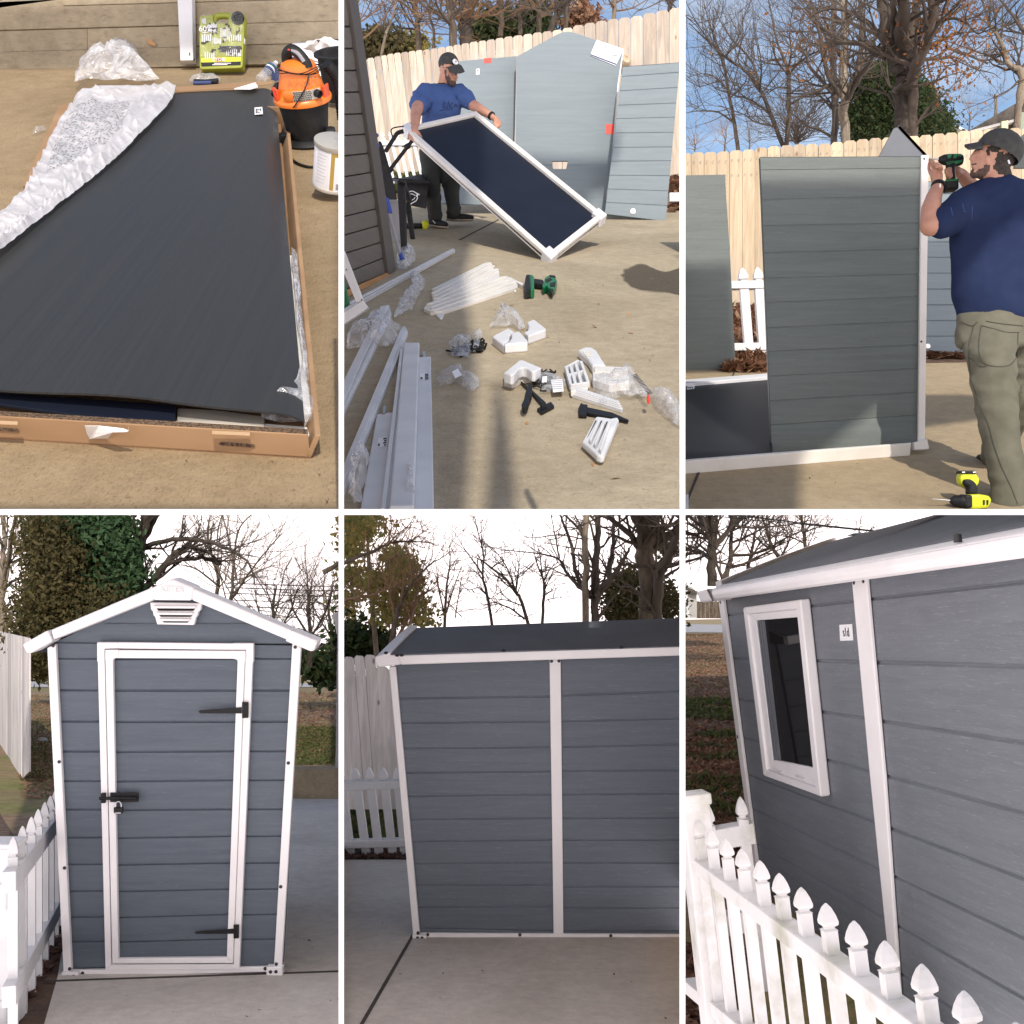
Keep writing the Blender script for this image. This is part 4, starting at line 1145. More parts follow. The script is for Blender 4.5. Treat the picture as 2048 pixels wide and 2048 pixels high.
tree('bare_tree', 'slender leafless tree forking near its top behind the middle of the ridge', 'k3', 24, [[(852, 640, 18), (832, 500, 16), (798, 340, 13), (802, 230, 9), (765, 80, 5), (740, 10, 3)], [(798, 340, 10), (740, 260, 8), (690, 190, 5), (640, 110, 3)], [(838, 480, 7), (780, 420, 6), (720, 430, 5), (670, 395, 3)], [(800, 240, 7), (790, 130, 5), (785, 30, 3)]], 38, M['bark'], M['twig'], lvl=2, tw=.6, every=2)
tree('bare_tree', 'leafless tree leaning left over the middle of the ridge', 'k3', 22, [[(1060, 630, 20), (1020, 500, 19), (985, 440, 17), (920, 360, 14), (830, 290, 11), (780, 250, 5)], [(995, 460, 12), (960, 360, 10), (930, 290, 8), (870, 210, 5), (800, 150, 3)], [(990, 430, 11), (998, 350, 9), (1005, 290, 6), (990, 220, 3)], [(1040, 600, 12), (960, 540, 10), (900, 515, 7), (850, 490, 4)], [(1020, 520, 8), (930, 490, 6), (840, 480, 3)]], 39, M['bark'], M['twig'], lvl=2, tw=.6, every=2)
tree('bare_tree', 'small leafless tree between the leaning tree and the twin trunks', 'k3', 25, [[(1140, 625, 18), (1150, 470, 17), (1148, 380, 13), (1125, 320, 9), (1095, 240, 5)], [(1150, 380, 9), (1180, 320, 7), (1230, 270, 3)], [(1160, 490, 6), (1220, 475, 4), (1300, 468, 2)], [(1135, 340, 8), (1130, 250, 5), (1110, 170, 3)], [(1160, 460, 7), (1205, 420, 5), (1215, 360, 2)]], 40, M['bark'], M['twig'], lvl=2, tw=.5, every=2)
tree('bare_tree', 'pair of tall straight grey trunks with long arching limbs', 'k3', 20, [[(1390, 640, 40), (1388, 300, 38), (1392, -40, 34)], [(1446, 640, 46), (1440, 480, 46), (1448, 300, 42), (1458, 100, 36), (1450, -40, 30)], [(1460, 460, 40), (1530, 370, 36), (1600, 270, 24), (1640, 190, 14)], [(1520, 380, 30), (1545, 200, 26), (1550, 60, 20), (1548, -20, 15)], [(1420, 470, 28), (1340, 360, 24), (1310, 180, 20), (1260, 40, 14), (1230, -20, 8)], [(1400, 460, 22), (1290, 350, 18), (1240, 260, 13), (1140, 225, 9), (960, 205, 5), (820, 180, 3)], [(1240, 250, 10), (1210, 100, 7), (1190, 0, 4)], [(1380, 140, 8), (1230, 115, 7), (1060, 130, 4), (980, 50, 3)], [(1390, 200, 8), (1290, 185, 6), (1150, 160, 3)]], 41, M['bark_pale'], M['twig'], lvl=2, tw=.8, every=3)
bt = tree('broad_tree', 'massive forked trunk with an evergreen behind it at the right of the ridge', 'k3', 17, [[(1745, 640, 105), (1745, 420, 100), (1735, 250, 110), (1745, 100, 130), (1760, -40, 130)], [(1795, 640, 60), (1810, 380, 62), (1850, 270, 60), (1900, 150, 46), (1940, 40, 34)], [(1700, 210, 40), (1650, 120, 36), (1560, 40, 30), (1440, -20, 26)], [(1800, 100, 36), (1870, 60, 24), (1960, 10, 16)], [(1830, 260, 22), (1900, 240, 14), (1980, 220, 8)], [(1700, 60, 60), (1670, -40, 50)]], 42, M['bark'], M['twig'], lvl=2, tw=.8, every=3)
ev = thing('cedar_tree', 'amber lit evergreen crown behind the massive forked trunk', 'tree', px(*q('k3', 1640, 640), 23))
mb = MB(); mb.tube([px(*q('k3', 1650, 700), 23), px(*q('k3', 1640, 350), 23)], [.12, .03], 8); mb.build('trunk', M['bark_dark'], ev)
foliage(ev, 'crown', 'k3', 23, [(1600, 470, 100, 110), (1650, 380, 60, 70), (1600, 570, 130, 40), (1870, 520, 80, 80), (1850, 440, 40, 50), (1840, 170, 40, 60)], 5500, .05, M['leaf_bronze'], 43, .04, .3, 'stuff', ub=(690, 1356))
bh = thing('bush', 'dark green bushes behind the board fence below the pines', 'bush', px(*q('k3', 80, 830), 28))
foliage(bh, 'foliage', 'k3', 28, [(60, 760, 110, 50), (180, 740, 60, 50), (30, 690, 60, 40)], 2600, .12, M['leaf_ever'], 44, .03, .4, 'stuff', ub=(690, 1356))

DEB = {1: 'tiny dark specks on the pavement in front of the slate grey shed', 2: 'tiny dark specks on the pavement left of the slate grey shed',
       3: 'tiny dark specks on the pavement before the shed door', 4: 'tiny dark specks on the pavement right of the blue grey shed',
       5: 'tiny dark grit scattered among the white parts', 6: 'orange brown leaf bits scattered among the white parts',
       7: 'tiny dark grit on the concrete below the carton', 8: 'tiny dark grit on the concrete by the yellow drill'}
def debris(plane, region, n, seed, clip, m='bark_dark', s=.012):
    rnd = random.Random(seed); mb = MB(); a, b, c, d = [plane.hit(*p) for p in region]
    for i in range(n):
        s_, t_ = rnd.random(), rnd.random(); p = (a * (1 - s_) + b * s_) * (1 - t_) + (d * (1 - s_) + c * s_) * t_
        leaf(mb, p + plane.n * .006, s * rnd.uniform(.4, 1.6), rnd, .8)
    tag(mb.build('debris', M[m], fix=False, clip=clip, fill=False), DEB[seed], 'debris', kind='stuff')
debris(G5, [(690, 2040), (1360, 2040), (1360, 1890), (850, 1890)], 12, 1, 5, s=.008); debris(G5, [(690, 1880), (820, 1880), (810, 1725), (690, 1725)], 8, 2, 5, s=.008)
debris(G4, [(110, 2040), (680, 2040), (680, 1960), (130, 1960)], 8, 3, 4, s=.008); debris(G4, [(560, 1940), (680, 1940), (680, 1605), (580, 1605)], 9, 4, 4, s=.01)

# ================================================================ bottom right: window side of the shed behind the picket fence
VP6 = (839, 1300)
H6 = px(*VP6, 1.0)                             # long direction of the shed and of the fence
U6 = V((-.1, .107, 1)).normalized()
N6 = H6.cross(U6).normalized()                 # towards us and left
if N6.dot(V((0, 1, 0))) > 0 and N6.x > 0: N6 = -N6
W6 = Plane(px(1450, 1195, 7.46), N6)
if W6.n.dot(W6.p) > 0: W6.n = -W6.n; N6 = W6.n
G6 = Plane(px(1400, 1720, 8.0), (-.02, .077, 1))
def along(s_, u): return 1300 + s_ * (u - 839)
mb = MB(); mb.add([G6.hit(1372, 2100), G6.hit(2100, 2100), G6.hit(2300, 1262), G6.hit(900, 1266), G6.hit(900, 1540), G6.hit(1366, 1640), G6.hit(1366, 1830)], [[0, 1, 2, 3, 4, 5, 6]])
struct(mb, 'lawn', M['lawn'], fix=False)
mb = MB(); gl = G6.up(.03); mb.add([gl.hit(1300, 1264), gl.hit(1560, 1266), gl.hit(1560, 1251), gl.hit(1300, 1247)], [[0, 1, 2, 3]])
struct(mb, 'road', M['road'], clip=6, fix=False)
mb = MB(); gl = G6.up(.015); mb.add([gl.hit(1300, 1249), gl.hit(1560, 1256), gl.hit(1560, 1236), gl.hit(1300, 1240)], [[0, 1, 2, 3]])
struct(mb, 'verge', M['dry'], clip=6, fix=False)
litter('lawn_leaves', G6, 'p', [(1365, 1800), (1540, 1800), (1520, 1268), (1365, 1268)], 16000, .05, M['litter'], 61, clip=6)
litter('lawn_leaves', G6, 'p', [(1365, 1720), (1540, 1720), (1520, 1480), (1365, 1480)], 9000, .045, M['litter'], 68, clip=6, hgt=.03, flat=.5)
litter('grass', G6, 'p', [(1365, 1700), (1540, 1700), (1520, 1400), (1365, 1400)], 6000, .055, M['grassblade'], 62, flat=.2, hgt=.04, clip=6,
       test=lambda p, r: noise.noise(p * 1.1) > -.05)
litter('fallen_leaves', G6, 'p', [(1365, 2080), (1480, 2080), (1480, 1900), (1365, 1900)], 2400, .05, M['litter_dark'], 63, clip=6)

shed6 = thing('garden_shed', 'grey resin shed with a tall narrow white framed window and square sticker', 'shed', G6.drop(W6.hit(1740, 1900)))
lft = lambda v: lin(1197, 1445, 1720, 1518)(v)
p0 = lambda v: lin(1025 + 360 / 2.841, 1711.5, 1535 + 980 / 2.841, 1774.5)(v)
p1 = lambda v: lin(1025 + 350 / 2.841, 1739.5, 1535 + 980 / 2.841, 1797.5)(v)
SL = [-.165, -.115, .026, .153, .269, .378, .476, .576, .672, .765, .86]
def rows6(ul, ur):
    o = []
    for s_ in SL:
        vl = 1300; vr = 1300
        for _ in range(6): vl = along(s_, ul(vl)); vr = along(s_, ur(vr))
        o.append((vl, vr))
    return o
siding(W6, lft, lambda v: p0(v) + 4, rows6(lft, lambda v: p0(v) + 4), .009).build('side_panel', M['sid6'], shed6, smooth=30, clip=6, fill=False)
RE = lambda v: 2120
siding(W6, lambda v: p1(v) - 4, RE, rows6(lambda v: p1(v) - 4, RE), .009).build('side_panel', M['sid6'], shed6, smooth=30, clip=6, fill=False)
mb = MB(); ws = [W6.hit(lft(1190) + 3, 1192), W6.hit(lft(1850) + 3, 1850), W6.hit(2120, 2420), W6.hit(2120, 1095)]
mb.prism([p - N6 * .05 for p in ws], -N6 * 1.7); mb.build('wall', M['sid6'], shed6)
strip(W6, qs('d5', 216, 495, 241, 488) + qs('d6', 432, 530, 470, 900, 452, 900, 411, 530), .02, .004).build('corner_post', M['white'], shed6, bevel=.004)
strip(W6, qs('d5', 974, 345, 1056, 335) + qs('d6', 1160, 50, 1256, 1400, 1218, 1400, 1078, 20), .016, .004).build('centre_post', M['white'], shed6, bevel=.004)
dots(W6, qs('d5', 990, 390, 1044, 381), .014, .0195, shed6)
dots(W6, qs('d5', 228, 507, 326, 1272), .012, .0235, shed6)
# window
wo = [q('d5', 388, 534), q('d5', 722, 488), q('d6', 839, 160), q('d6', 506, 42)]
wi = [q('d5', 447, 610), q('d5', 697, 590), q('d5', 787, 1447), q('d5', 546, 1400)]
wm = [q('d5', 414, 574), q('d5', 700, 545), q('d6', 805, 108), q('d6', 524, 10)]
win = thing('window', None, None, W6.hit(*q('d6', 660, 90)) - shed6.location); win.parent = shed6
strip(W6, [(u, v) for u, v in wi], .004, .022).build('pane', M['glass'], win)
for i in range(4):
    strip(W6, [wo[i], wo[(i + 1) % 4], wm[(i + 1) % 4], wm[i]], .05 + .002 * (i % 2), .004).build('frame', M['white'], win, bevel=.008)
    strip(W6, [wm[i], wm[(i + 1) % 4], wi[(i + 1) % 4], wi[i]], .034 + .002 * (i % 2), .004).build('sash', M['white'], win, bevel=.004)
for k in range(3):
    strip(W6, qs('d5', 455 + k * 13, 612, 461 + k * 13, 612, 556 + k * 12, 1404, 549 + k * 12, 1402), .012, .027).build('glazing_bar', M['roof'], win)
strip(W6, qs('d6', 550, 0, 600, 18, 602, 26, 552, 8), .012, .036).build('sill_notch', M['vinyl'], win, bevel=.002)
strip(W6, qs('d6', 680, 38, 730, 55, 731, 64, 682, 47), .012, .036).build('sill_notch', M['vinyl'], win, bevel=.002)
sk = strip(W6, qs('d5', 888, 638, 960, 633, 967, 726, 893, 729), .002, .003).build('sticker', M['paper'], shed6)
c = W6.hit(*q('d5', 928, 681)) + N6 * .0062
text(sk, 's1d', c, W6.hit(*q('d5', 960, 681)) - W6.hit(*q('d5', 890, 681)), U6, .058, M['print'], .001)
# gutter, roof
W6f = W6.up(.17); W6g = W6.up(.10); W6r = W6.up(-1.0)
A = [W6f.hit(*q('d5', 133, 440)), W6f.hit(*q('d5', 2050, 92)), W6f.hit(*q('d5', 2050, 240)), W6f.hit(*q('d5', 166, 500))]
mb = MB(); mb.prism(A, -N6 * .06); mb.build('gutter', M['white'], shed6, bevel=.03)
mb = MB(); T = [W6f.hit(*q('d5', 133, 440)), W6f.hit(*q('d5', 2050, 92)), W6.up(.04).hit(*q('d5', 2050, 48)), W6.up(.04).hit(*q('d5', 215, 405))]
mb.prism([p - N6 * .02 for p in T], -U6 * .03); mb.build('gutter_top', M['white'], shed6, bevel=.006)
mb = MB(); mb.prism([W6f.hit(*q('d5', 66, 450)) , W6f.hit(*q('d5', 134, 434)), W6f.hit(*q('d5', 168, 503)), W6f.hit(*q('d5', 92, 513))], -N6 * .12); mb.build('eave_cap', M['white'], shed6, bevel=.012)
dk = strip(W6f, qs('d5', 131, 436, 137, 434, 170, 502, 164, 504), .003, .001).build('cap_joint', M['screw'], shed6)
R0, R1 = W6r.hit(*q('d5', 870, 155)), W6r.hit(*q('d5', 2100, -160))
E0, E1 = W6.up(.05).hit(*q('d5', 218, 405)), W6.up(.05).hit(*q('d5', 2050, 48))
mb = MB(); fn = lambda s_, t_: (E0 * (1 - s_) + E1 * s_) * (1 - t_) + (R0 * (1 - s_) + R1 * s_) * t_ + U6 * (.008 * math.sin(math.pi * t_))
mb.slab(fn, 10, 8, -U6 * .03); mb.build('roof', M['roof'], shed6, smooth=30, clip=6)
mb = MB(); fn = lambda s_, t_: (E0 * (1 - t_) + R0 * t_) + U6 * (.02 + .008 * math.sin(math.pi * t_)) - H6.normalized() * (-.02 - .14 * s_)
mb.slab(fn, 2, 8, -U6 * .07); mb.build('barge_board', M['white'], shed6, smooth=30)
mb = MB(); c = W6.up(.12).hit(*q('d5', 1553, 135)); mb.lathe(c, U6, [(.014, -.02), (.014, .006), (.007, .010)], 12); mb.build('screw', M['screw'], shed6, smooth=40)
mb = MB(); c = W6r.hit(*q('d5', 930, 135)); mb.prism([c, c + H6.normalized() * .0 + N6 * .02, W6r.hit(*q('d5', 985, 123)) , W6r.hit(*q('d5', 960, 118))], -N6 * .05); mb.build('ridge_cap', M['screw'], shed6)

# ---- picket fence in front
P6 = px(1861, 2028, 2.35)
F6 = Plane(P6, N6)
hd = H6.normalized()
pf6 = thing('picket_fence', 'mildewed white vinyl picket fence running towards us past the window side of the shed', 'fence', G6.drop(F6.hit(1700, 1900)))
for (x, y) in ((75, 298), (150, 349), (235, 404), (325, 462), (430, 528), (540, 600), (665, 680), (805, 770), (965, 870), (1140, 983), (1350, 1115), (1590, 1267), (1885, 1445)):
    tp = F6.hit(*q('d6', x, y)); L_ = 1.35
    picket(MB(), tp - U6 * L_, tp, hd * .0185, N6 * .0155, .78).build('picket', M['vinyl_dirty'], pf6, clip=6)
for (xa, ya, xb, yb, h, dn) in ((25, 468, 2000, 1895, .05, 0), (25, 1195, 700, 1730, .05, .0)):
    a, b = F6.hit(*q('d6', xa, ya)) , F6.hit(*q('d6', xb, yb))
    mb = MB(); mb.bar(a - U6 * h / 2 * 1.0, b - U6 * h / 2, N6 * .028, U6 * h / 2); mb.build('rail', M['vinyl_dirty'], pf6, bevel=.003, clip=6)
mb = MB(); pa = F6.hit(*q('d6', 62, 470)) + hd * .02
pa = px(*q('d6', 48, 190), 4.35)
mb.bar(pa - U6 * 2.0, pa, hd * .06, N6 * .05)
mb.bar(pa - U6 * .01, pa + U6 * .03, hd * .067, N6 * .057)
post6 = tag(mb.build('fence_post', M['vinyl_dirty'], None, bevel=.006, clip=6), 'thick square white vinyl post where the mildewed fence meets the left edge', 'post')
# cross fence to the shed corner
X6 = Plane(px(*q('d6', 320, 260), 5.4), (0, -1, 0))
cf = thing('picket_fence', 'short white picket fence crossing from the post to the shed corner', 'fence', G6.drop(px(*q('d6', 250, 500), 5.4)))
for (x, y) in ((130, 203), (318, 165)):
    tp = X6.hit(*q('d6', x, y)); picket(MB(), tp - U6 * 1.0, tp, V((.022, 0, 0)), V((0, .022, 0)), 1.0).build('picket', M['vinyl_dirty'], cf, clip=6)
for (xa, ya, xb, yb, h) in ((150, 405, 395, 362, .1), (150, 900, 430, 850, .1)):
    a, b = X6.hit(*q('d6', xa, ya)), X6.hit(*q('d6', xb, yb)); mb = MB(); mb.bar(a, b, V((0, .04, 0)), U6 * h * .45); mb.build('rail', M['vinyl_dirty'], cf, bevel=.004, clip=6)

# ---- far house, fence, trees, lines
hs = thing('house', 'pale grey house end with white downpipe across the road', 'house', px(1375, 1236, 60))
mb = MB(); mb.prism([px(1340, 1236, 60), px(1394, 1236, 60), px(1394, 1184, 60), px(1384, 1174, 60), px(1340, 1165, 60)], V((0, 5, 0))); mb.build('wall', M['greywall'], hs, clip=6)
mb = MB(); mb.prism([px(1340, 1170, 59.6), px(1396, 1190, 59.6), px(1396, 1183, 59.6), px(1340, 1160, 59.6)], V((0, 5.6, 0))); mb.build('roof', M['shingle'], hs, clip=6)
mb = MB(); mb.tube([px(1376, 1236, 59.5), px(1371.5, 1181, 59.5)], .09, 8); mb.build('downpipe', M['vinyl'], hs, clip=6)
bf = [(1394 + i * 4.2, 1397.9 + i * 4.2, 1202 + (i % 3) * .7, 1202 + (i % 2), 1237, 1237) for i in range(15)]
board_fence('board_fence', 'dark brown board fence beyond the road beside the pale grey house', bf, front(58), M['bark'], .04, clip=6)
tree('bare_tree', 'dense leafless tree with a thick dark trunk behind the eave corner', 'k4', 30, [[(240, 640, 90), (240, 400, 85), (230, 180, 70), (200, -20, 55)], [(240, 330, 50), (350, 180, 40), (430, 60, 28), (470, -40, 20)], [(240, 420, 40), (120, 320, 30), (0, 260, 18)], [(330, 640, 50), (400, 420, 45), (410, 200, 34), (440, 0, 20)], [(230, 240, 36), (100, 120, 24), (-20, 60, 12)]], 64, M['bark_dark'], M['twig'], lvl=4, tw=1.9, every=2, tn=3, tr=.6)
tree('bare_tree', 'tangled leafless tree behind the rising white roof edge', 'k4', 31, [[(880, 420, 36), (800, 320, 34), (740, 180, 26), (700, 40, 16)], [(800, 320, 26), (680, 250, 18), (560, 120, 10)], [(860, 380, 24), (930, 240, 16), (960, 120, 8)], [(560, 500, 36), (600, 300, 28), (640, 100, 16), (660, -20, 10)]], 65, M['bark'], M['twig'], lvl=4, tw=1.7, every=2, tn=3)
tree('bare_tree', 'upright leafless tree behind the middle of the roof edge', 'k4', 29, [[(1085, 340, 34), (1065, 180, 32), (1050, 60, 28), (1020, -40, 22)], [(1060, 160, 16), (1160, 120, 11), (1280, 80, 6), (1330, 30, 3)], [(1080, 260, 18), (960, 200, 12), (860, 90, 7), (790, 40, 3)], [(1090, 300, 12), (1140, 200, 8), (1200, 60, 4)], [(1055, 90, 12), (1120, 20, 8)]], 66, M['bark'], M['twig'], lvl=3, tw=.9, every=2)
tree('bare_tree', 'small twiggy treetop showing over the roof under the wires', 'k4', 33, [[(1550, 210, 10), (1570, 110, 7), (1585, 10, 3)], [(1555, 180, 6), (1650, 140, 4), (1690, 110, 2)], [(1565, 120, 5), (1500, 150, 2)]], 67, M['bark'], M['twig'], lvl=2, tw=.5, every=1)
mb = MB(); mb.tube([px(*q('k4', 380, -12), 25), px(*q('k4', 1050, 75), 26), px(*q('k4', 1700, 142), 27)], .016, 5)
mb.tube([px(*q('k4', 200, 5), 25), px(*q('k4', 1000, 80), 26), px(*q('k4', 1700, 150), 27)], .008, 4)
tag(mb.build('power_lines', M['black'], clip=6, fill=False), 'thin dark wires sagging over the roof and bare trees', 'cables')

# ================================================================ top left: the opened carton on the concrete
G1 = ground(880, 3.0, -430)
n1 = G1.n
mb = MB(); mb.add([G1.hit(-1100, 1022), G1.hit(700, 1022), G1.hit(700, 118), G1.hit(-700, 118)], [[0, 1, 2, 3]])
struct(mb, 'patio', M['pad1'], clip=1, fix=False)
def lay1(name, label, cat, top, h, m, base=0.0, bevel=.003, parent=None, group=None):
    P = G1.up(h + base); b = MB(); b.prism([P.hit(*p) for p in top], -n1 * h)
    o = b.build(name, M[m] if isinstance(m, str) else m, parent, bevel=bevel, clip=1)
    if not parent: tag(o, label, cat, group)
    return o
debris(G1, [(20, 1010), (670, 1010), (670, 930), (20, 900)], 18, 7, 1, 'bark_dark', .005)
# retaining wall of board-marked concrete, with a pale top
yw = G1.hit(300, 136).y
rw = thing('retaining_wall', 'low weathered retaining wall with board marks at the back of the concrete', 'wall', px(340, 138, yw))
Q = front(yw)
rowy = [(-60, 402, 292), (-60, 288, 168), (-60, 165, 40), (-60, 36, -120)]
mb = MB(); rnd = random.Random(2)
edges = {0: [-1600, 540, 2000], 1: [-1600, 497, 1120, 2000], 2: [-1600, 1120, 2000], 3: [-1600, 360, 1120, 2000]}
sl = lambda x, y: y - .028 * (x - 300)
for r, (x_, yb, yt) in enumerate(rowy):
    for a, b in zip(edges[r][:-1], edges[r][1:]):
        o_ = rnd.uniform(0, .012)
        if r == 3: pts = [(a, sl(a, yb)), (b, sl(b, yb)), (b, max(sl(b, yt), lin(0, 48, 350, 0)(b))), (a, max(sl(a, yt), lin(0, 48, 350, 0)(a)))]
        else: pts = [(a, sl(a, yb)), (b - 1, sl(b, yb)), (b - 1, sl(b, yt)), (a, sl(a, yt))]
        if pts[2][1] > pts[1][1] - 4: continue
        mb.prism([Q.hit(*q('c1', *p)) - V((0, o_, 0)) for p in pts], V((0, .25 + o_, 0)))
ow = concrete('board_marked_concrete', (.30, .245, .16), (.42, .35, .24), (.13, .10, .065), (.3, 1, 1), .42, .62, 1.0, 60)
t = ow.node_tree; bs = [x for x in t.nodes if x.bl_idname == 'ShaderNodeBsdfPrincipled'][0]
src = bs.inputs['Base Color'].links[0].from_socket
g = t.nodes.new('ShaderNodeNewGeometry'); mr = t.nodes.new('ShaderNodeMapRange'); mr.inputs[3].default_value = .90; mr.inputs[4].default_value = 1.07
mx = t.nodes.new('ShaderNodeMix'); mx.data_type = 'RGBA'; mx.blend_type = 'MULTIPLY'; mx.inputs[0].default_value = 1
t.links.new(g.outputs['Random Per Island'], mr.inputs[0]); t.links.new(src, mx.inputs[6]); t.links.new(mr.outputs[0], mx.inputs[7]); t.links.new(mx.outputs[2], bs.inputs['Base Color'])
mb.build('courses', ow, rw, bevel=.003, clip=1)
tp = [Q.hit(*q('c1', *p)) for p in ((-60, 57), (355, -2), (200, -60), (-60, -40))]
mb = MB(); mb.prism([px(*q('c1', -60, 56), yw), px(*q('c1', 360, -3), yw), px(*q('c1', 360, -60), yw + .5), px(*q('c1', -60, 8), yw + .5)], V((0, 0, -.02)))
mb.build('coping', M['pad2'], rw, clip=1)
mb = MB(); mb.prism([Q.hit(*q('c1', *p)) - V((0, .016, 0)) for p in ((838, 226), (862, 230), (892, 262), (884, 268), (850, 258))], V((0, .003, 0))); mb.build('rust_mark', M['timber'], rw)
bed = struct((lambda m: m.add([px(*q('c1', -80, 10), yw + .45), px(*q('c1', 420, -40), yw + .45), px(*q('c1', 420, -120), yw + 2), px(*q('c1', -80, -100), yw + 2)], [[0, 1, 2, 3]]))(MB()), 'ground', M['soil'], clip=1, fix=False)
LP = Plane(px(*q('c1', 100, 8), yw + .45), (px(*q('c1', 420, -40), yw + .45) - px(*q('c1', -80, 10), yw + .45)).cross(px(*q('c1', -80, -100), yw + 2) - px(*q('c1', -80, 10), yw + .45)))
if LP.n.z < 0: LP.n = -LP.n
litter('fallen_leaves', LP, 'c1', [(-60, 9), (330, -26), (330, -60), (-60, -40)], 500, .05, M['litter'], 131, hgt=.04, flat=.4)
mb = MB(); mb.prism([front(yw - .03).hit(*p) for p in qs('c1', 1022, -80, 1108, -80, 1116, 368, 1043, 370)], V((0, -.07, 0)))
pst = tag(mb.build('wooden_post', M['vinyl'], None, bevel=.004), 'chipped white painted post fixed against the retaining wall', 'post')
for x, y in ((1077, 308), (1103, 338)):
    mb = MB(); mb.prism([front(yw - .101).hit(*p) for p in qs('c1', x - 2, y - 8, x + 3, y - 8, x + 3, y + 8, x - 2, y + 8)], V((0, -.002, 0))); mb.build('nail_slot', M['slot'], pst)

# ---- drill bit case standing against the wall
yk = G1.hit(450, 147).y - .02; K = front(yk)
kc = thing('bit_case', 'lime green drill bit case with a clear lid standing against the wall', 'case', K.hit(*q('c1', 1275, 420)))
def kk(name, pts, th, off, m, parent=kc, bevel=.003): return strip(K, qs('c1', *pts), th, off).build(name, m if not isinstance(m, str) else M[m], parent, bevel=bevel)
kk('shell', (1155, 120, 1215, 112, 1228, 112, 1228, 150, 1240, 160, 1310, 156, 1322, 148, 1322, 104, 1395, 98, 1407, 112, 1393, 405, 1383, 412, 1165, 420, 1152, 412, 1150, 128), .07, 0, 'lime', bevel=.008)
mb = MB(); mb.tube(smooth_path([K.hit(*q('c1', *p)) - V((0, .035, 0)) for p in ((1228, 155), (1229, 125), (1245, 108), (1280, 104), (1310, 106), (1322, 122), (1322, 152))]), .018, 10); mb.build('handle', M['lime'], kc, smooth=60)
mb = MB(); c = K.hit(*q('c1', 1369, 134)) - V((0, .07, 0)); mb.lathe(c, (0, -1, 0), [(.036, 0), (.036, .012), (.022, .016), (.02, .006)], 20); mb.build('hole_saw', M['black'], kc, smooth=40)
rnd = random.Random(31)
mb = MB()
for (x0, x1, y, h, n, w) in ((1165, 1190, 150, 40, 4, 4), (1200, 1250, 190, 60, 9, 4), (1270, 1330, 215, 65, 9, 3), (1165, 1220, 245, 50, 5, 5), (1225, 1275, 262, 40, 6, 4), (1290, 1390, 245, 40, 8, 5), (1180, 1240, 345, 50, 5, 6), (1300, 1390, 330, 40, 8, 4)):
    for i in range(n):
        x = x0 + (x1 - x0) * (i + .5) / n; hh = h * rnd.uniform(.6, 1.0)
        mb.bar(K.hit(*q('c1', x, y + hh / 2)) - V((0, .072, 0)), K.hit(*q('c1', x, y - hh / 2)) - V((0, .072, 0)), V((w / 2.841 / F * yk / 2, 0, 0)), V((0, .004, 0)))
mb.build('bits', M['steel'], kc)
mb = MB()
for i in range(34):
    x, y = rnd.uniform(1165, 1385), rnd.uniform(160, 345); w, h = rnd.choice(((9, 4), (4, 12), (14, 5), (6, 6)))
    mb.box(K.hit(*q('c1', x, y)) - V((0, .074, 0)), (w * .0008, 0, 0), (0, .003, 0), (0, 0, h * .0008))
for i in range(3): mb.box(K.hit(*q('c1', 1325, 295 + i * 12)) - V((0, .073, 0)), (.06, 0, 0), (0, .003, 0), (0, 0, .005))
mb.build('inserts', M['black'], kc)
kk('label_band', (1162, 358, 1385, 352, 1384, 376, 1164, 382), .002, .0705, 'lime_hi', bevel=0)
kk('label_band', (1160, 382, 1384, 376, 1383, 396, 1164, 404), .002, .0705, 'black', bevel=0)
rl = kk('brand_patch', (1243, 358, 1282, 357, 1282, 375, 1243, 376), .002, .073, 'red', bevel=0)
text(rl, 'RYOBI', K.hit(*q('c1', 1262, 367)) - V((0, .0756, 0)), (1, 0, 0), (0, 0, 1), .026, M['paper'], .001)
text(kc, '60%', K.hit(*q('c1', 1188, 196)) - V((0, .078, 0)), (1, 0, 0), (0, 0, 1), .045, M['paper'], .001)
for i, (x0, x1, y) in enumerate(((1168, 1205, 212), (1235, 1330, 386), (1225, 1310, 394))):
    kk('print', (x0, y, x1, y - 1, x1, y + 2.5, x0, y + 3.5), .001, .0735, 'paper', bevel=0)
kk('clasp', (1390, 240, 1404, 240, 1402, 270, 1388, 270), .02, .04, 'paper')
lid = film_mat('clear_case_lid', (.9, .95, .7), .0, .03, .2, 5, .02, .02)
kk('lid', (1160, 122, 1222, 114, 1232, 158, 1318, 154, 1330, 106, 1394, 104, 1402, 114, 1388, 348, 1160, 354), .004, .088, lid, bevel=0)

# ---- carton
H_ = .066
A = G1.hit(621, 918); B = G1.hit(566, 250); Dl = G1.hit(-215, 866); Cl = G1.hit(184, 232)
cb = thing('cardboard_box', 'long shallow open carton holding dark panels on the concrete', 'box', (A + Dl) / 2)
fl_ = (B - A).normalized(); fr_ = (A - Dl).normalized()
def wall1(name, a, b, inn, th, h, m='card'):
    mb = MB(); mb.prism([a, b, b + inn * th, a + inn * th], n1 * h); return mb.build(name, M[m], cb, bevel=.002, clip=1)
fw = wall1('front_flap', Dl, A, fl_, .03, H_)
mb = MB(); a, b = Dl + n1 * H_ + fl_ * .004, A + n1 * H_ + fl_ * .004
mb.prism([a, b, b + fl_ * .011, a + fl_ * .011], n1 * .0015); mb.prism([a + fl_ * .014, b + fl_ * .014, b + fl_ * .023, a + fl_ * .023], n1 * .0015); mb.build('corrugated_edge', M['card_edge'], fw, clip=1)
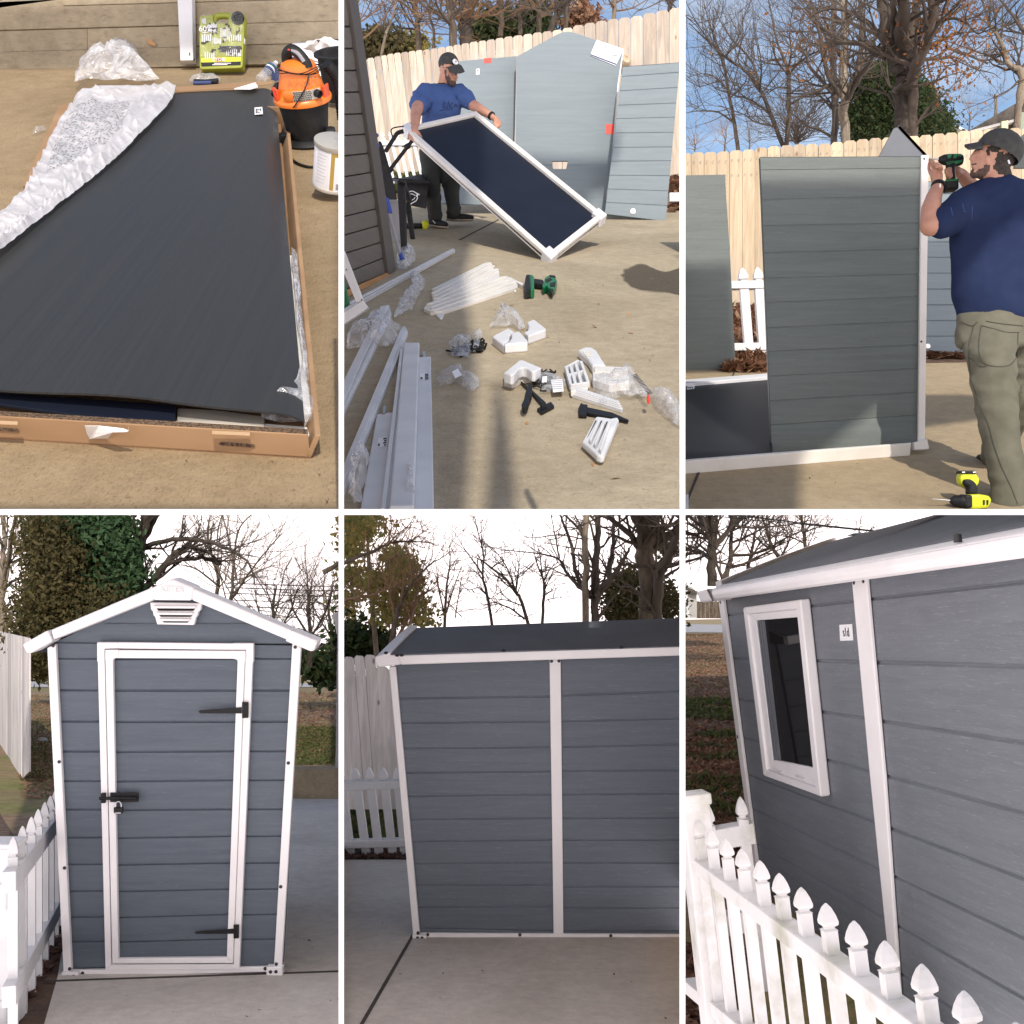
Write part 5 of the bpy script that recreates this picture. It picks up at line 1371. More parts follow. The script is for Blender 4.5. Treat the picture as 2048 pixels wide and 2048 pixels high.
for x0, x1 in ((-400, 100), (730, 732), (1205, 1420)):
    y0 = lambda x: lin(0, 955, 1815, 1040)(x)
    mb = MB(); Pq = G1.up(H_ + .003)
    mb.prism([Pq.hit(*q('c2', *p)) for p in ((x0, y0(x0) + 4), (x1, y0(x1) + 4), (x1, y0(x1) - 14), (x0, y0(x0) - 14))], -n1 * .0012); mb.build('tan_tape', M['tan_tape'], fw, clip=1)
PF = Plane(Dl - fl_ * .002, (A - Dl).cross(n1))
if PF.n.dot(PF.p) > 0: PF.n = -PF.n
mb = MB(); Pq = G1.up(H_ + .005); pz = [Pq.hit(*q('c2', *p)) for p in ((482, 972), (560, 972), (700, 988), (732, 1000), (720, 1006), (640, 1008))] + [PF.hit(*q('c2', *p)) for p in ((612, 1044), (508, 1046), (494, 1014))]
mb.prism(pz, n1 * .0015); mb.build('torn_tape', M['tape'], fw)
for x0, x1 in ((-40, 110), (1243, 1450)):
    yy = lin(0, 990, 1400, 1082)
    mb = MB(); mb.prism([PF.hit(*q('c2', *p)) - fl_ * .0015 for p in ((x0 + 12, yy(x0) - 10), (x1 - 12, yy(x1) - 10), (x1, yy(x1)), (x1 - 12, yy(x1) + 8), (x0 + 12, yy(x0) + 8), (x0, yy(x0)))], fl_ * .001); mb.build('hand_slot', M['card_edge'], fw, clip=1)
mb = MB(); oo = fr_ * .045
mb.prism([A, B, B - fr_ * .014, A - fr_ * .014], [n1 * H_ + oo * .7] * 4); mb.build('side_flap', M['card'], cb, bevel=.002, clip=1)
mb = MB(); mb.prism([B - fr_ * .0, Cl, Cl - fl_ * .014, B - fl_ * .014], n1 * (H_ + .02)); mb.build('back_flap', M['card_in'], cb, bevel=.002, clip=1)
wall1('side_flap', Cl, Dl, fr_, .014, H_)
mb = MB(); mb.prism([A, B, Cl, Dl], n1 * .006); mb.build('bottom', M['card_in'], cb, clip=1)
mb = MB(); Pq = G1.up(H_ + .03); mb.prism([Pq.hit(*p) for p in qs('c1', 1000, 493, 1240, 478, 1460, 462, 1545, 462, 1545, 475, 1380, 500, 1240, 503, 1000, 520)], -n1 * .006); mb.build('loose_flap', M['card'], cb)
mb = MB(); Pq = G1.up(H_ + .045); mb.prism([Pq.hit(*p) for p in qs('c1', 1330, 503, 1450, 468, 1466, 492, 1420, 505)], -n1 * .004); tag(mb.build('paper_sheet', M['paper']), 'white paper corner poking from the far end of the carton', 'paper')
# contents: white boards, film-wrapped strips
lay1('white_board', 'stack of white trim boards inside the near end of the carton', 'trim', qs('c2', -60, 905, 480, 950, 985, 1000, 985, 940, 1320, 940, 1745, 975, 1760, 1022, 1420, 1022, 960, 1010, -60, 945), .03, 'cream', .006)
lay1('grey_part', 'grey film-wrapped parts between the dark panels and the white boards', 'trim', qs('c2', 1005, 868, 1240, 880, 1500, 915, 1500, 962, 1225, 945, 1005, 938), .03, 'silver', .012)
lay1('white_strip', 'white trim strip standing along the right wall inside the carton', 'trim', qs('c2', 1640, 0, 1662, 0, 1745, 720, 1790, 900, 1720, 900), .045, 'cream', .008)
crumple('plastic_wrap', 'crinkled clear film bunched at the near right corner inside the carton', qs('c2', 1500, 900, 1690, 820, 1720, 640, 1745, 700, 1770, 800, 1800, 930, 1760, 970, 1600, 975, 1480, 950), None, M['film'], 132, amp=.02, plane=G1.up(.04), hgt=.03)
crumple('plastic_wrap', 'thin crinkled film edging the right side of the dark panel', qs('c2', 1655, -30, 1685, 0, 1715, 300, 1745, 600, 1765, 740, 1735, 740, 1700, 500, 1670, 200), None, M['film'], 133, amp=.015, plane=G1.up(.045), hgt=.02)
# dark corrugated sheets
bp2 = lay1('black_sheet', 'second black sheet sticking out beneath the large dark panel', 'panel', qs('c2', -330, 760, 1003, 852, 984, 985, -330, 800), .008, 'navy', .046, .001)
def crn(h, k, x, y): return G1.up(h).hit(*q(k, x, y))
q0, q1, q2, q3 = crn(.086, 'c2', -412, 730), crn(.086, 'c2', 1728, 915), crn(.086, 'c1', 1560, 494), crn(.086, 'c1', 500, 560)
def fnp(s_, t_):
    p = (q0 * (1 - s_) + q1 * s_) * (1 - t_) + (q3 * (1 - s_) + q2 * s_) * t_
    c = max(0, (s_ - .93) / .07)
    w = noise.noise(V((s_ * 3, t_ * 2, 4))) * .008
    return p + n1 * (w * (1 - c) - .032 * c * c * (.5 + .5 * t_) + .012 * math.sin(math.pi * t_) + .01 * (1 - t_) * (1 - abs(2 * s_ - 1.2)))
def blk_mat():
    t = NT('black_fluted_panel'); v = t.coord((40, .6, .6)); n = t.noise(v, 1.6, 3, .6)
    fine = t.noise(t.coord((1, 1, 1)), 420, 1)
    a = t.ramp(n, [(.3, (.030, .030, .029)), (.7, (.038, .037, .035))])
    sc = t.noise(t.coord((9, 1.3, 1.3), (0, 0, .5)), 6, 5, .7, 1.0)
    a = t.mix(t.ramp(sc, [(.72, 0.0), (.80, .25)]), a, (.12, .12, .12))
    a = t.mix(t.ramp(fine, [(.76, 0.0), (.80, .5)]), a, (.25, .25, .25))
    return t.bsdf(a, t.ramp(n, [(.3, .40), (.7, .46)]), n, .07, .003, spec=.35)
mb = MB(); mb.slab(fnp, 48, 14, -n1 * .006)
bp1 = tag(mb.build('dark_sheet', blk_mat(), None, smooth=40, clip=1), 'large matt black fluted panel lying on top of the open carton', 'panel')
sk = G1.up(.100); mb = MB(); mb.prism([sk.hit(*p) for p in qs('c1', 1446, 611, 1490, 607, 1494, 646, 1447, 650)], -n1 * .002); st_ = mb.build('sticker', M['paper'], bp1)
for (a, b, c_, d_) in ((1453, 618, 1476, 622), (1453, 628, 1470, 632), (1453, 638, 1476, 642), (1453, 618, 1458, 642), (1478, 616, 1484, 630)):
    mb = MB(); mb.prism([G1.up(.1012).hit(*p) for p in qs('c1', a, b, c_, b, c_, d_, a, d_)], -n1 * .001); mb.build('print', M['print'], st_)

# ---- white plastic wrap folded back over the panel
out_ = qs('c1', -60, 1240, 30, 1150, 120, 1060, 190, 880, 260, 720, 330, 590, 405, 505, 500, 482, 700, 484, 1000, 487, 975, 570, 905, 650, 800, 760, 640, 920, 500, 1040, 340, 1160, 150, 1310, -60, 1480)
ctr = q('c1', 430, 800)
hole = [q('c1', *p) for p in ((445, 590), (745, 575), (720, 660), (690, 745), (600, 830), (420, 930), (250, 1000), (300, 850), (370, 700))]
def inside(p, poly):
    r = False; j = len(poly) - 1
    for i in range(len(poly)):
        if (poly[i][1] > p[1]) != (poly[j][1] > p[1]) and p[0] < (poly[j][0] - poly[i][0]) * (p[1] - poly[i][1]) / (poly[j][1] - poly[i][1] + 1e-9) + poly[i][0]: r = not r
        j = i
    return r
def poly_at(pts, t):
    x = t * (len(pts) - 1); i = min(int(x), len(pts) - 2); f = x - i
    return (pts[i][0] + (pts[i + 1][0] - pts[i][0]) * f, pts[i][1] + (pts[i + 1][1] - pts[i][1]) * f)
def sm2(pts): return [(p.x, p.y) for p in smooth_path([V((*p, 0)) for p in pts], 8)]
LB = sm2(qs('c1', -80, 1250, 30, 1150, 120, 1050, 190, 880, 260, 720, 330, 590, 405, 505, 500, 484))
RB = sm2(qs('c1', -80, 1500, 150, 1310, 340, 1160, 500, 1035, 650, 910, 800, 760, 905, 650, 975, 570, 1000, 487))
bm = bmesh.new(); NX, NY = 120, 240; lay_ = bm.verts.layers.float.new('clear'); vg = []
for j in range(NY + 1):
    for i in range(NX + 1):
        s_, t_ = i / NX, j / NY
        l_, r_ = poly_at(LB, t_), poly_at(RB, t_)
        u, v = l_[0] + (r_[0] - l_[0]) * s_, l_[1] + (r_[1] - l_[1]) * s_
        edge_ = min(s_, 1 - s_, (1 - t_) * 1.5) * 8
        w = noise.noise(V((u * .03, v * .03, 0))) * .007 + (1 - abs(noise.noise(V((u * .01 + v * .02, v * .05 - u * .014, 7))) * 2)) ** 4 * .016 + noise.noise(V((u * .12, v * .12, 3))) * .0016
        w += (1 - abs(noise.noise(V((u * .018 - v * .02, (u + v) * .008, 17))) * 2)) ** 6 * .012
        fold = .020 * math.exp(-((s_ - .90) / .07) ** 2) + .012 * math.exp(-((s_ - .74 - .04 * math.sin(t_ * 9)) / .03) ** 2)
        fall = max(0, 1 - s_ / .14) ** 1.6
        p = G1.up(.118).hit(u, v)
        vt_ = bm.verts.new(p + n1 * ((w * min(1, edge_ + .25) + fold) * (1 - fall * .7) - .105 * fall)); vg.append(vt_)
        vt_[lay_] = 1.0 if inside((u + noise.noise(V((u * .05, v * .05, 2))) * 5, v), hole) else 0.0
for j in range(NY):
    for i in range(NX):
        bm.faces.new([vg[j * (NX + 1) + i], vg[j * (NX + 1) + i + 1], vg[(j + 1) * (NX + 1) + i + 1], vg[(j + 1) * (NX + 1) + i]])
clip_bm(bm, 1, fill=False)
me = bpy.data.meshes.new('plastic_wrap')
org = G1.hit(*q('c1', 430, 850))
bmesh.ops.translate(bm, verts=bm.verts[:], vec=-org); bm.to_mesh(me); bm.free()
for p in me.polygons: p.use_smooth = True
def wrap_mat():
    t = NT('white_poly_wrap'); v = t.coord()
    at = t.n('ShaderNodeAttribute'); at.attribute_name = 'clear'
    vo = t.n('ShaderNodeTexVoronoi'); vo.inputs['Scale'].default_value = 75; t.l(v, vo.inputs['Vector'])
    n = t.noise(v, 30, 5, .7, 1.2)
    drops = t.ramp(t.math('ADD', t.math('MULTIPLY', vo.outputs['Distance'], .8), t.math('MULTIPLY', n, .75)), [(.55, .30), (.80, .74)])
    solid = t.ramp(t.noise(v, 6, 4, .6), [(.3, .66), (.7, .93)])
    al = t.mix(at.outputs['Fac'], solid, drops)
    g = t.n('ShaderNodeBsdfPrincipled'); g.inputs['Base Color'].default_value = (.74, .725, .75, 1); g.inputs['Roughness'].default_value = .28
    bp = t.n('ShaderNodeBump'); bp.inputs['Strength'].default_value = .8; bp.inputs['Distance'].default_value = .012
    t.l(t.math('ADD', n, t.noise(v, 9, 6, .7, 2.0)), bp.inputs['Height']); t.l(bp.outputs[0], g.inputs['Normal'])
    tr = t.n('ShaderNodeBsdfTransparent'); m = t.n('ShaderNodeMixShader'); t.l(al, m.inputs[0])
    t.l(tr.outputs[0], m.inputs[1]); t.l(g.outputs[0], m.inputs[2]); t.l(m.outputs[0], t.out.inputs[0]); return t.m
wm_ = wrap_mat(); me.materials.append(wm_)
pw = bpy.data.objects.new('plastic_wrap', me); C.objects.link(pw); pw.location = org
tag(pw, 'wet milky plastic wrap folded back over the left half of the carton', 'wrap')
crumple('plastic_wrap', 'puffed up gauzy end of milky wrap standing behind the carton', qs('c1', 430, 495, 440, 430, 500, 395, 640, 402, 690, 320, 800, 340, 805, 380, 905, 480, 700, 490, 520, 488), None, film_mat('milky_film', (.78, .78, .80), .12, .55, .3, 6), 134, amp=.05, plane=G1.up(.02), hgt=.13)
crumple('plastic_scrap', 'small clear plastic scrap on the concrete left of the wrap', qs('c1', 188, 775, 200, 752, 262, 738, 262, 750, 215, 770), None, M['film'], 135, amp=.01, plane=G1, hgt=.02)
# panel and board seen through the wrap
lay1('black_sheet', 'dark panel edge showing through the wet wrap', 'panel', qs('c1', 445, 585, 760, 570, 760, 900, 120, 1200, 230, 1000), .006, 'blk', .078, 0)
lay1('white_board', 'pale board under the left edge of the wrap', 'trim', qs('c1', 335, 600, 440, 575, 235, 1010, 130, 1060), .01, 'card', .06, 0)

# ---- wet and dry vacuum
yv = G1.hit(613, 290).y
AX = V((-.05, -math.sin(math.radians(36)), math.cos(math.radians(36)))).normalized()
XD = V((1, 0, 0)); XD = (XD - AX * XD.dot(AX)).normalized(); YD = AX.cross(XD)      # YD points away
s6 = yv / F / 5.855                                                                  # metres per crop pixel
vb = px(*q('h6', 565, 1110), yv)
vc = thing('vacuum_cleaner', 'orange and black wet dry vacuum with a coiled cord standing right of the carton', 'vacuum', vb)
R_ = 300 * s6
def vl_(name, prof, m, n=32, sm=40, base=vb, par=vc, sx=1, sy=1):
    mb = MB(); mb.lathe(base, AX, [(r * R_, h * R_) for r, h in prof], n, XD, sx, sy); return mb.build(name, M[m], par, smooth=sm, clip=1)
vl_('tank', [(.70, -.05), (.78, 0), (.90, .9), (.99, 1.42)], 'black')
hd_ = vl_('head', [(.98, 1.30), (1.10, 1.34), (1.12, 1.46), (1.08, 1.54), (.98, 1.60), (.86, 1.85), (.80, 2.1), (.72, 2.5), (.62, 2.75), (.40, 2.86), (.02, 2.9)], 'orange')
def vp(x, y, z): return vb + XD * (x * R_) + YD * (y * R_) + AX * (z * R_)      # local: right, away, up in tank radii
mb = MB(); mb.tube(smooth_path([vp(-.42, .15, 2.7), vp(-.36, .1, 3.05), vp(-.15, .02, 3.22), vp(.12, -.12, 3.1), vp(.36, -.28, 2.82), vp(.42, -.34, 2.62)]), [.17 * R_] * 21 if False else .2 * R_, 12)
hdl = mb.build('handle', M['black'], vc, smooth=60)
mb = MB(); mb.tube(smooth_path([vp(-.1, -.14, 3.24), vp(.14, -.27, 3.12), vp(.34, -.42, 2.86)]), .085 * R_, 8); mb.build('grip_pad', M['print_grey'], hdl, smooth=60)
mb = MB(); mb.box(vp(-.2, -.12, 3.26), XD * .06 * R_, YD * .06 * R_, AX * .03 * R_); mb.build('switch', M['red'], hdl, bevel=.003)
mb = MB()
for k in range(4):
    rr = .70 + .035 * k
    mb.tube([vp(rr * math.cos(a) * 1.08 + .06, rr * math.sin(a), 2.46 + .05 * k + .06 * math.sin(3 * a + k)) for a in [i * 2 * math.pi / 28 for i in range(29)]], .018 * R_, 6)
mb.tube(smooth_path([vp(.5, -.66, 2.5), vp(.38, -.95, 2.15), vp(.1, -1.12, 1.75), vp(-.12, -1.16, 1.5), vp(-.2, -1.15, 1.42)]), .028 * R_, 8)
mb.build('cord', M['black'], vc, smooth=60)
mb = MB()                                              # silver grille plate on the front right
def vface(a0, a1, z0, z1, rad, th, m):
    b = MB(); nseg = 10
    P0 = [vp(rad * math.sin(a0 + (a1 - a0) * i / nseg), -rad * math.cos(a0 + (a1 - a0) * i / nseg), z0) for i in range(nseg + 1)]
    P1 = [vp(rad * math.sin(a0 + (a1 - a0) * i / nseg), -rad * math.cos(a0 + (a1 - a0) * i / nseg), z1) for i in range(nseg + 1)]
    vs = P0 + P1; k = nseg + 1
    fs = [[i, i + 1, k + i + 1, k + i] for i in range(nseg)]
    c0 = vp(0, 0, (z0 + z1) / 2); vs2 = [p - (p - c0).normalized() * th for p in vs]
    b.add(vs + vs2, fs + [[a + 2 * k for a in f][::-1] for f in fs] + [[i, i + 1, 2 * k + i + 1, 2 * k + i] for i in range(nseg)] + [[k + i, k + i + 1, 3 * k + i + 1, 3 * k + i] for i in range(nseg)] + [[0, k, 3 * k, 2 * k], [nseg, k + nseg, 3 * k + nseg, 2 * k + nseg]])
    return b
hous = vface(-.35, 1.0, 1.58, 2.02, 1.02, .25 * R_, 0).build('motor_housing', M['orange'], vc, bevel=.006, clip=1)
gr = vface(-.2, .92, 1.60, 1.97, 1.04, .02 * R_, 0).build('grille', M['silver'], vc, bevel=.003, clip=1)
mb = MB()
for i in range(11):
    for j in range(5):
        a = -.12 + .66 * (i + (.5 if j % 2 else 0)) / 11; z = 1.64 + .29 * j / 4
        c = vp(1.045 * math.sin(a), -1.045 * math.cos(a), z); nn = (c - vp(0, 0, z)).normalized()
        mb.lathe(c - nn * .002, nn, [(.024 * R_, 0), (.024 * R_, .003)], 6)
mb.build('holes', M['slot'], gr)
mb = MB(); a = .74; c = vp(1.05 * math.sin(a), -1.05 * math.cos(a), 1.80); nn = (c - vp(0, 0, 1.8)).normalized(); mb.lathe(c, nn, [(.15 * R_, -.01), (.15 * R_, .02), (.11 * R_, .024), (.10 * R_, .012)], 20); mb.build('port', M['black'], gr, smooth=40)
mb = MB(); a = -.35; c = vp(.80 * math.sin(a), -.80 * math.cos(a), 1.78); nn = V((math.sin(a), 0, 0)) * 0 + (c - vp(0, 0, 1.78)).normalized()
mb.lathe(c, nn, [(.24 * R_, -.1), (.22 * R_, .26 * R_), (.17 * R_, .29 * R_)], 18); mb.build('boss', M['orange'], vc, smooth=40)
for k in range(4):                                    # raised loops round the cone
    a = -.25 + k * .36; mb = MB(); r_ = .80
    mb.tube(smooth_path([vp((r_ + .05) * math.sin(a + d), -(r_ + .05) * math.cos(a + d), z) for d, z in ((-.13, 2.06), (-.11, 2.26), (0, 2.38), (.11, 2.26), (.13, 2.06))]), .012 * R_, 5); mb.build('loop_mark', M['timber'], hd_)
latch = vface(-1.35, -.85, 1.42, 1.98, 1.08, .12 * R_, 0).build('latch', M['orange_red'], vc, bevel=.005)
for k in range(6):
    mb = MB(); a = -1.25 + .06 * k; 
    mb.tube([vp(1.09 * math.sin(a), -1.09 * math.cos(a), 1.92 - .05 * k), vp(1.09 * math.sin(a + .12), -1.09 * math.cos(a + .12), 1.86 - .05 * k)], .014 * R_, 5); mb.build('rib', M['red'], latch)
vface(1.05, 1.5, 1.42, 1.98, 1.08, .12 * R_, 0).build('latch', M['orange_red'], vc, bevel=.005, clip=1)
mb = MB()                                              # wheeled base and corrugated hose
mb.lathe(vp(0, 0, -.22), AX, [(1.0 * R_, 0), (1.08 * R_, .06 * R_), (.95 * R_, .2 * R_), (.80 * R_, .22 * R_)], 24, XD)
mb.box(vp(-.75, -.55, .02), XD * .16 * R_, YD * .2 * R_, AX * .22 * R_)
mb.build('base', M['black'], vc, smooth=40, clip=1)
mb = MB(); mb.lathe(vp(.95, -.45, .05), XD, [(.0, -.12 * R_), (.34 * R_, -.12 * R_), (.38 * R_, 0), (.34 * R_, .16 * R_), (.01, .18 * R_)], 20); mb.build('caster', M['black'], vc, smooth=40, clip=1)
hs_ = []; hr_ = []
path = smooth_path([vp(-.95, -.95, -.45), vp(-.3, -1.1, -.5), vp(.4, -1.18, -.5), vp(1.2, -1.2, -.5), vp(1.8, -1.2, -.5)], 24)
for i, p in enumerate(path): hs_.append(p); hr_.append((.15 if i % 2 else .175) * R_)
mb = MB(); mb.tube(hs_, hr_, 14); mb.build('hose', M['black'], vc, smooth=30, clip=1)
mb = MB(); hp_ = smooth_path([vp(1.0, .55, 2.5), vp(1.25, .75, 1.9), vp(1.3, .8, 1.2), vp(1.3, .8, .3)], 16)
mb.tube(hp_, [(.20 if i % 2 else .23) * R_ for i in range(len(hp_))], 14)
mb.build('hose', M['black'], vc, smooth=30, clip=1)
mb = MB(); hp_ = smooth_path([vp(-.75, .75, 1.75), vp(-.98, .4, 1.75), vp(-1.05, .1, 1.55)], 8); mb.tube(hp_, .17 * R_, 12); mb.build('hose', M['black'], vc, smooth=30, clip=1)
mb = MB(); P = G1.up(.008); mb.tube(smooth_path([P.hit(*p) for p in qs('h6', 345, 1375, 430, 1440, 540, 1480, 640, 1485, 720, 1470)]), .006, 6); mb.build('cord', M['black'], vc, smooth=60)

# ---- carton with blue lettering, white bag, black tub, water bottle, pens, paint can
wb = thing('product_box', 'white carton with blue lettering behind the vacuum', 'box', G1.hit(620, 165))
yb = 6.55
mb = MB(); f = [px(*q('h6', *p), yb) for p in ((330, 380), (372, 60), (437, 145), (440, 380))]
mb.prism([px(*q('h6', *p), yb) for p in ((437, 128), (1000, 95), (1000, 420), (428, 420))], V((0, .25, .02))); mb.build('front', M['paper'], wb, clip=1)
mb = MB(); mb.prism([px(*q('h6', 325, 400), yb + .3), px(*q('h6', 376, 52), yb + .3), px(*q('h6', 438, 128), yb - .002), px(*q('h6', 428, 420), yb - .002)], V((.01, .02, 0))); mb.build('side', M['paper'], wb)
mb = MB(); mb.prism([px(*q('h6', 376, 50), yb + .32), px(*q('h6', 1000, 15), yb + .32), px(*q('h6', 1000, 95), yb - .001), px(*q('h6', 437, 128), yb - .001)], V((0, 0, .006))); mb.build('top', M['paper'], wb, clip=1)
mb = MB(); mb.prism([px(*q('h6', *p), yb - .004) for p in ((436, 150), (502, 146), (502, 166), (436, 170))], V((0, .003, 0))); mb.prism([px(*q('h6', *p), yb - .004) for p in ((436, 180), (500, 176), (500, 260), (434, 262))], V((0, .003, 0))); mb.build('print', M['print_blue'], wb)
text(wb, 'D', px(*q('h6', 456, 202), yb - .006), (1, 0, 0), (0, 0, 1), .012 * 1.5, M['paper'], .001)
sd_ = (px(*q('h6', 1000, 50), yb) - px(*q('h6', 420, 84), yb)).normalized()
mb = MB(); mb.prism([px(*q('h6', *p), yb + .2) + V((0, 0, .016)) for p in ((648, 62), (1000, 42), (1000, 22), (644, 42))], V((0, 0, .002))); mb.build('print_band', M['print_blue'], wb, clip=1)
for i, ch_ in enumerate('HEN'): text(wb, ch_, px(*q('h6', 668 + i * 38, 42 - i * 2), yb + .19) + V((0, 0, .022)), (1, 0, 0), (0, .6, .5), .028, M['paper'], .001)
for i, ch_ in enumerate('DC'): text(wb, ch_, px(*q('h6', 470 - i * 60, 58 + i * 3), yb + .24) + V((0, 0, .014)), (1, 0, 0), (0, .6, .5), .022, M['print_grey'], .001)
for i in range(4):
    mb = MB(); c = px(*q('h6', 372 + (i % 2) * 18, 215 + i * 22), yb + .14); mb.box(c - V((.006, .02, 0)), (.008, -.012, 0), (0, .002, 0), (0, 0, .008)); mb.build('mark', M['print_blue'], wb)
crumple('plastic_bag', 'crumpled white bag piled on top of the lettered carton', qs('h6', 500, 120, 550, 10, 600, 20, 690, 90, 790, 10, 840, 0, 930, 30, 1000, 80, 1000, 230, 860, 240, 740, 285, 680, 230, 600, 140), 6.25, M['tape'], 136, amp=.045, hgt=.06, n=18, clip=1)
mb = MB(); c = px(*q('h6', 960, 640), 6.1); mb.lathe(c, AX, [(.08, -.02), (.10, .2), (.115, .2), (.115, .21), (.09, .21), (.07, .02)], 24); tag(mb.build('black_tub', M['black'], smooth=40, clip=1), 'black plastic tub half hidden behind the vacuum at the right edge', 'tub')
bt = thing('water_bottle', 'clear water bottle with a blue label lying behind the far end of the carton', 'bottle', G1.hit(525, 165))
b0 = px(*q('h6', -5, 480), 6.22); ax = (px(*q('h6', 190, 262), 6.30) - b0); bl_ = ax.length * .98
def pr(l): return [(r * bl_, h * bl_) for r, h in l]
mb = MB(); mb.lathe(b0, ax, pr([(.12, 0), (.17, .03), (.17, .18), (.155, .22), (.17, .26), (.17, .30), (.155, .34), (.17, .38), (.17, .74), (.12, .88), (.06, .93), (.055, .96)]), 20); mb.build('bottle', M['film_soft'], bt, smooth=50)
mb = MB(); mb.lathe(b0, ax, pr([(.173, .50), (.173, .76)]), 20); mb.build('label', M['print_blue'], bt, smooth=50)
for (h, w, m_) in ((.60, .05, 'paper'), (.67, .03, 'green')):
    mb = MB(); mb.lathe(b0, ax, pr([(.1745, h), (.1745, h + w)]), 20); mb.build('label_band', M[m_], bt, smooth=50)
mb = MB(); mb.lathe(b0, ax, pr([(.066, .95), (.066, 1.02), (.01, 1.025)]), 16); mb.build('cap', M['paper'], bt, smooth=50)
crumple('plastic_scrap', 'blue and white wrapper scrap wedged beside the vacuum', qs('h6', 140, 490, 175, 440, 222, 436, 225, 500, 190, 530), None, M['print_blue'], 137, amp=.02, plane=G1.up(.03), hgt=.05)
pn = thing('marker_pack', 'clear sleeve of dark marker pens on the concrete behind the carton', 'pens', G1.hit(410, 163))
for a, b, m_ in (((1105, 460), (1235, 466), 'black'), ((1110, 468), (1240, 455), 'black'), ((1098, 472), (1200, 470), 'print_blue')):
    mb = MB(); mb.tube([G1.up(.02).hit(*q('c1', *a)), G1.up(.02).hit(*q('c1', *b))], .011, 8); mb.build('marker', M[m_], pn, smooth=60)
crumple('sleeve', None, qs('c1', 1075, 465, 1090, 448, 1180, 446, 1255, 448, 1252, 478, 1160, 482, 1085, 480), None, M['film'], 138, amp=.01, plane=G1, hgt=.03, parent=pn)
can = thing('paint_can', 'white paint can with a gold label band cut off by the right edge', 'can', G1.hit(660, 385))
yc = 4.75; AC = V((.16, -math.sin(math.radians(38)), math.cos(math.radians(38)))).normalized(); rc_ = 250 * yc / F / 5.855; cb_ = px(*q('h6', 865, 1700), yc); hc_ = 480 * yc / F / 5.855 / math.cos(math.radians(20))
def cl_(name, prof, m, par=can):
    mb = MB(); mb.lathe(cb_, AC, prof, 40, (1, 0, 0)); return mb.build(name, M[m], par, smooth=35, clip=1)
body_ = cl_('body', [(rc_ * .97, 0), (rc_, .01), (rc_, hc_)], 'paper')
cl_('rim', [(rc_ * 1.0, hc_ - .012), (rc_ * 1.045, hc_ - .006), (rc_ * 1.045, hc_ + .01), (rc_ * .97, hc_ + .012)], 'silver')
cl_('lid', [(rc_ * .96, hc_ + .002), (rc_ * .94, hc_ + .009), (rc_ * .8, hc_ + .004), (.001, hc_ + .004)], 'vinyl')
cl_('rim', [(rc_ * .99, -.004), (rc_ * 1.03, .0), (rc_ * 1.03, .01), (rc_ * 1.0, .014)], 'silver')
XC = V((1, 0, 0)); XC = (XC - AC * XC.dot(AC)).normalized(); YC = AC.cross(XC)
def cpatch(a0, a1, z0, z1, m, r=1.006):
    b = MB(); k = 8; vs = []
    for z in (z0, z1):
        for i in range(k + 1):
            a = a0 + (a1 - a0) * i / k; vs.append(cb_ + (XC * math.sin(a) - YC * math.cos(a)) * rc_ * r + AC * z * hc_)
    b.add(vs, [[i, i + 1, k + 2 + i, k + 1 + i] for i in range(k)]); return b.build('label_patch', M[m], body_, clip=1)
cpatch(-.12, .06, .02, .97, 'gold'); cpatch(-.12, .5, .86, .97, 'gold'); cpatch(.18, .42, .10, .24, 'print_grey', 1.008); cpatch(-.9, -.2, .05, .93, 'vinyl')
for i in range(9): cpatch(-.85, -.3 - (i % 3) * .05, .84 - i * .08, .848 - i * .08, 'print_grey', 1.009)
mb = MB(); mb.tube(smooth_path([cb_ + XC * .12 * rc_ * (3 * i / 10 - 1) + AC * (hc_ + .012) for i in range(3)]), .004, 6); mb.build('opener', M['steel'], can)

# ================================================================ top middle: parts laid out on the concrete
G2 = ground(445, 11.8, 150)
n2 = G2.n
mb = MB(); mb.add([G2.hit(660, 1022), G2.hit(1390, 1022), G2.hit(1390, 398), G2.hit(660, 398)], [[0, 1, 2, 3]])
struct(mb, 'patio', M['pad2'], clip=2, fix=False)
mb = MB(); gl = G2.up(-.012); mb.add([gl.hit(640, 402), gl.hit(1400, 402), gl.hit(1500, 300), gl.hit(500, 300)], [[0, 1, 2, 3]])
struct(mb, 'ground', M['soil'], clip=2, fix=False)
joint(G2, q('h1', 640, 1932), q('h1', 1060, 1715), .008, 2)
litter('fallen_leaves', G2, 'p', [(1340, 425), (1372, 425), (1372, 330), (1340, 330)], 900, .06, M['litter'], 91, clip=2)
litter('grass', G2, 'p', [(770, 385), (880, 385), (880, 345), (770, 345)], 2500, .06, M['grassblade'], 92, flat=.2, hgt=.05)
def stain_mat():
    t = NT('wet_concrete'); v = t.coord(); a = t.n('ShaderNodeAttribute'); a.attribute_name = 'fade'
    k = t.math('ADD', a.outputs['Fac'], t.math('MULTIPLY', t.noise(v, 5, 6, .7), .7))
    al = t.ramp(k, [(.62, 0.0), (1.0, .9)])
    return t.bsdf(t.ramp(t.noise(v, 60, 3, .7), [(.35, (.075, .058, .037)), (.65, (.125, .098, .062))]), .6, alpha=al, spec=.3)
M['stain'] = stain_mat()
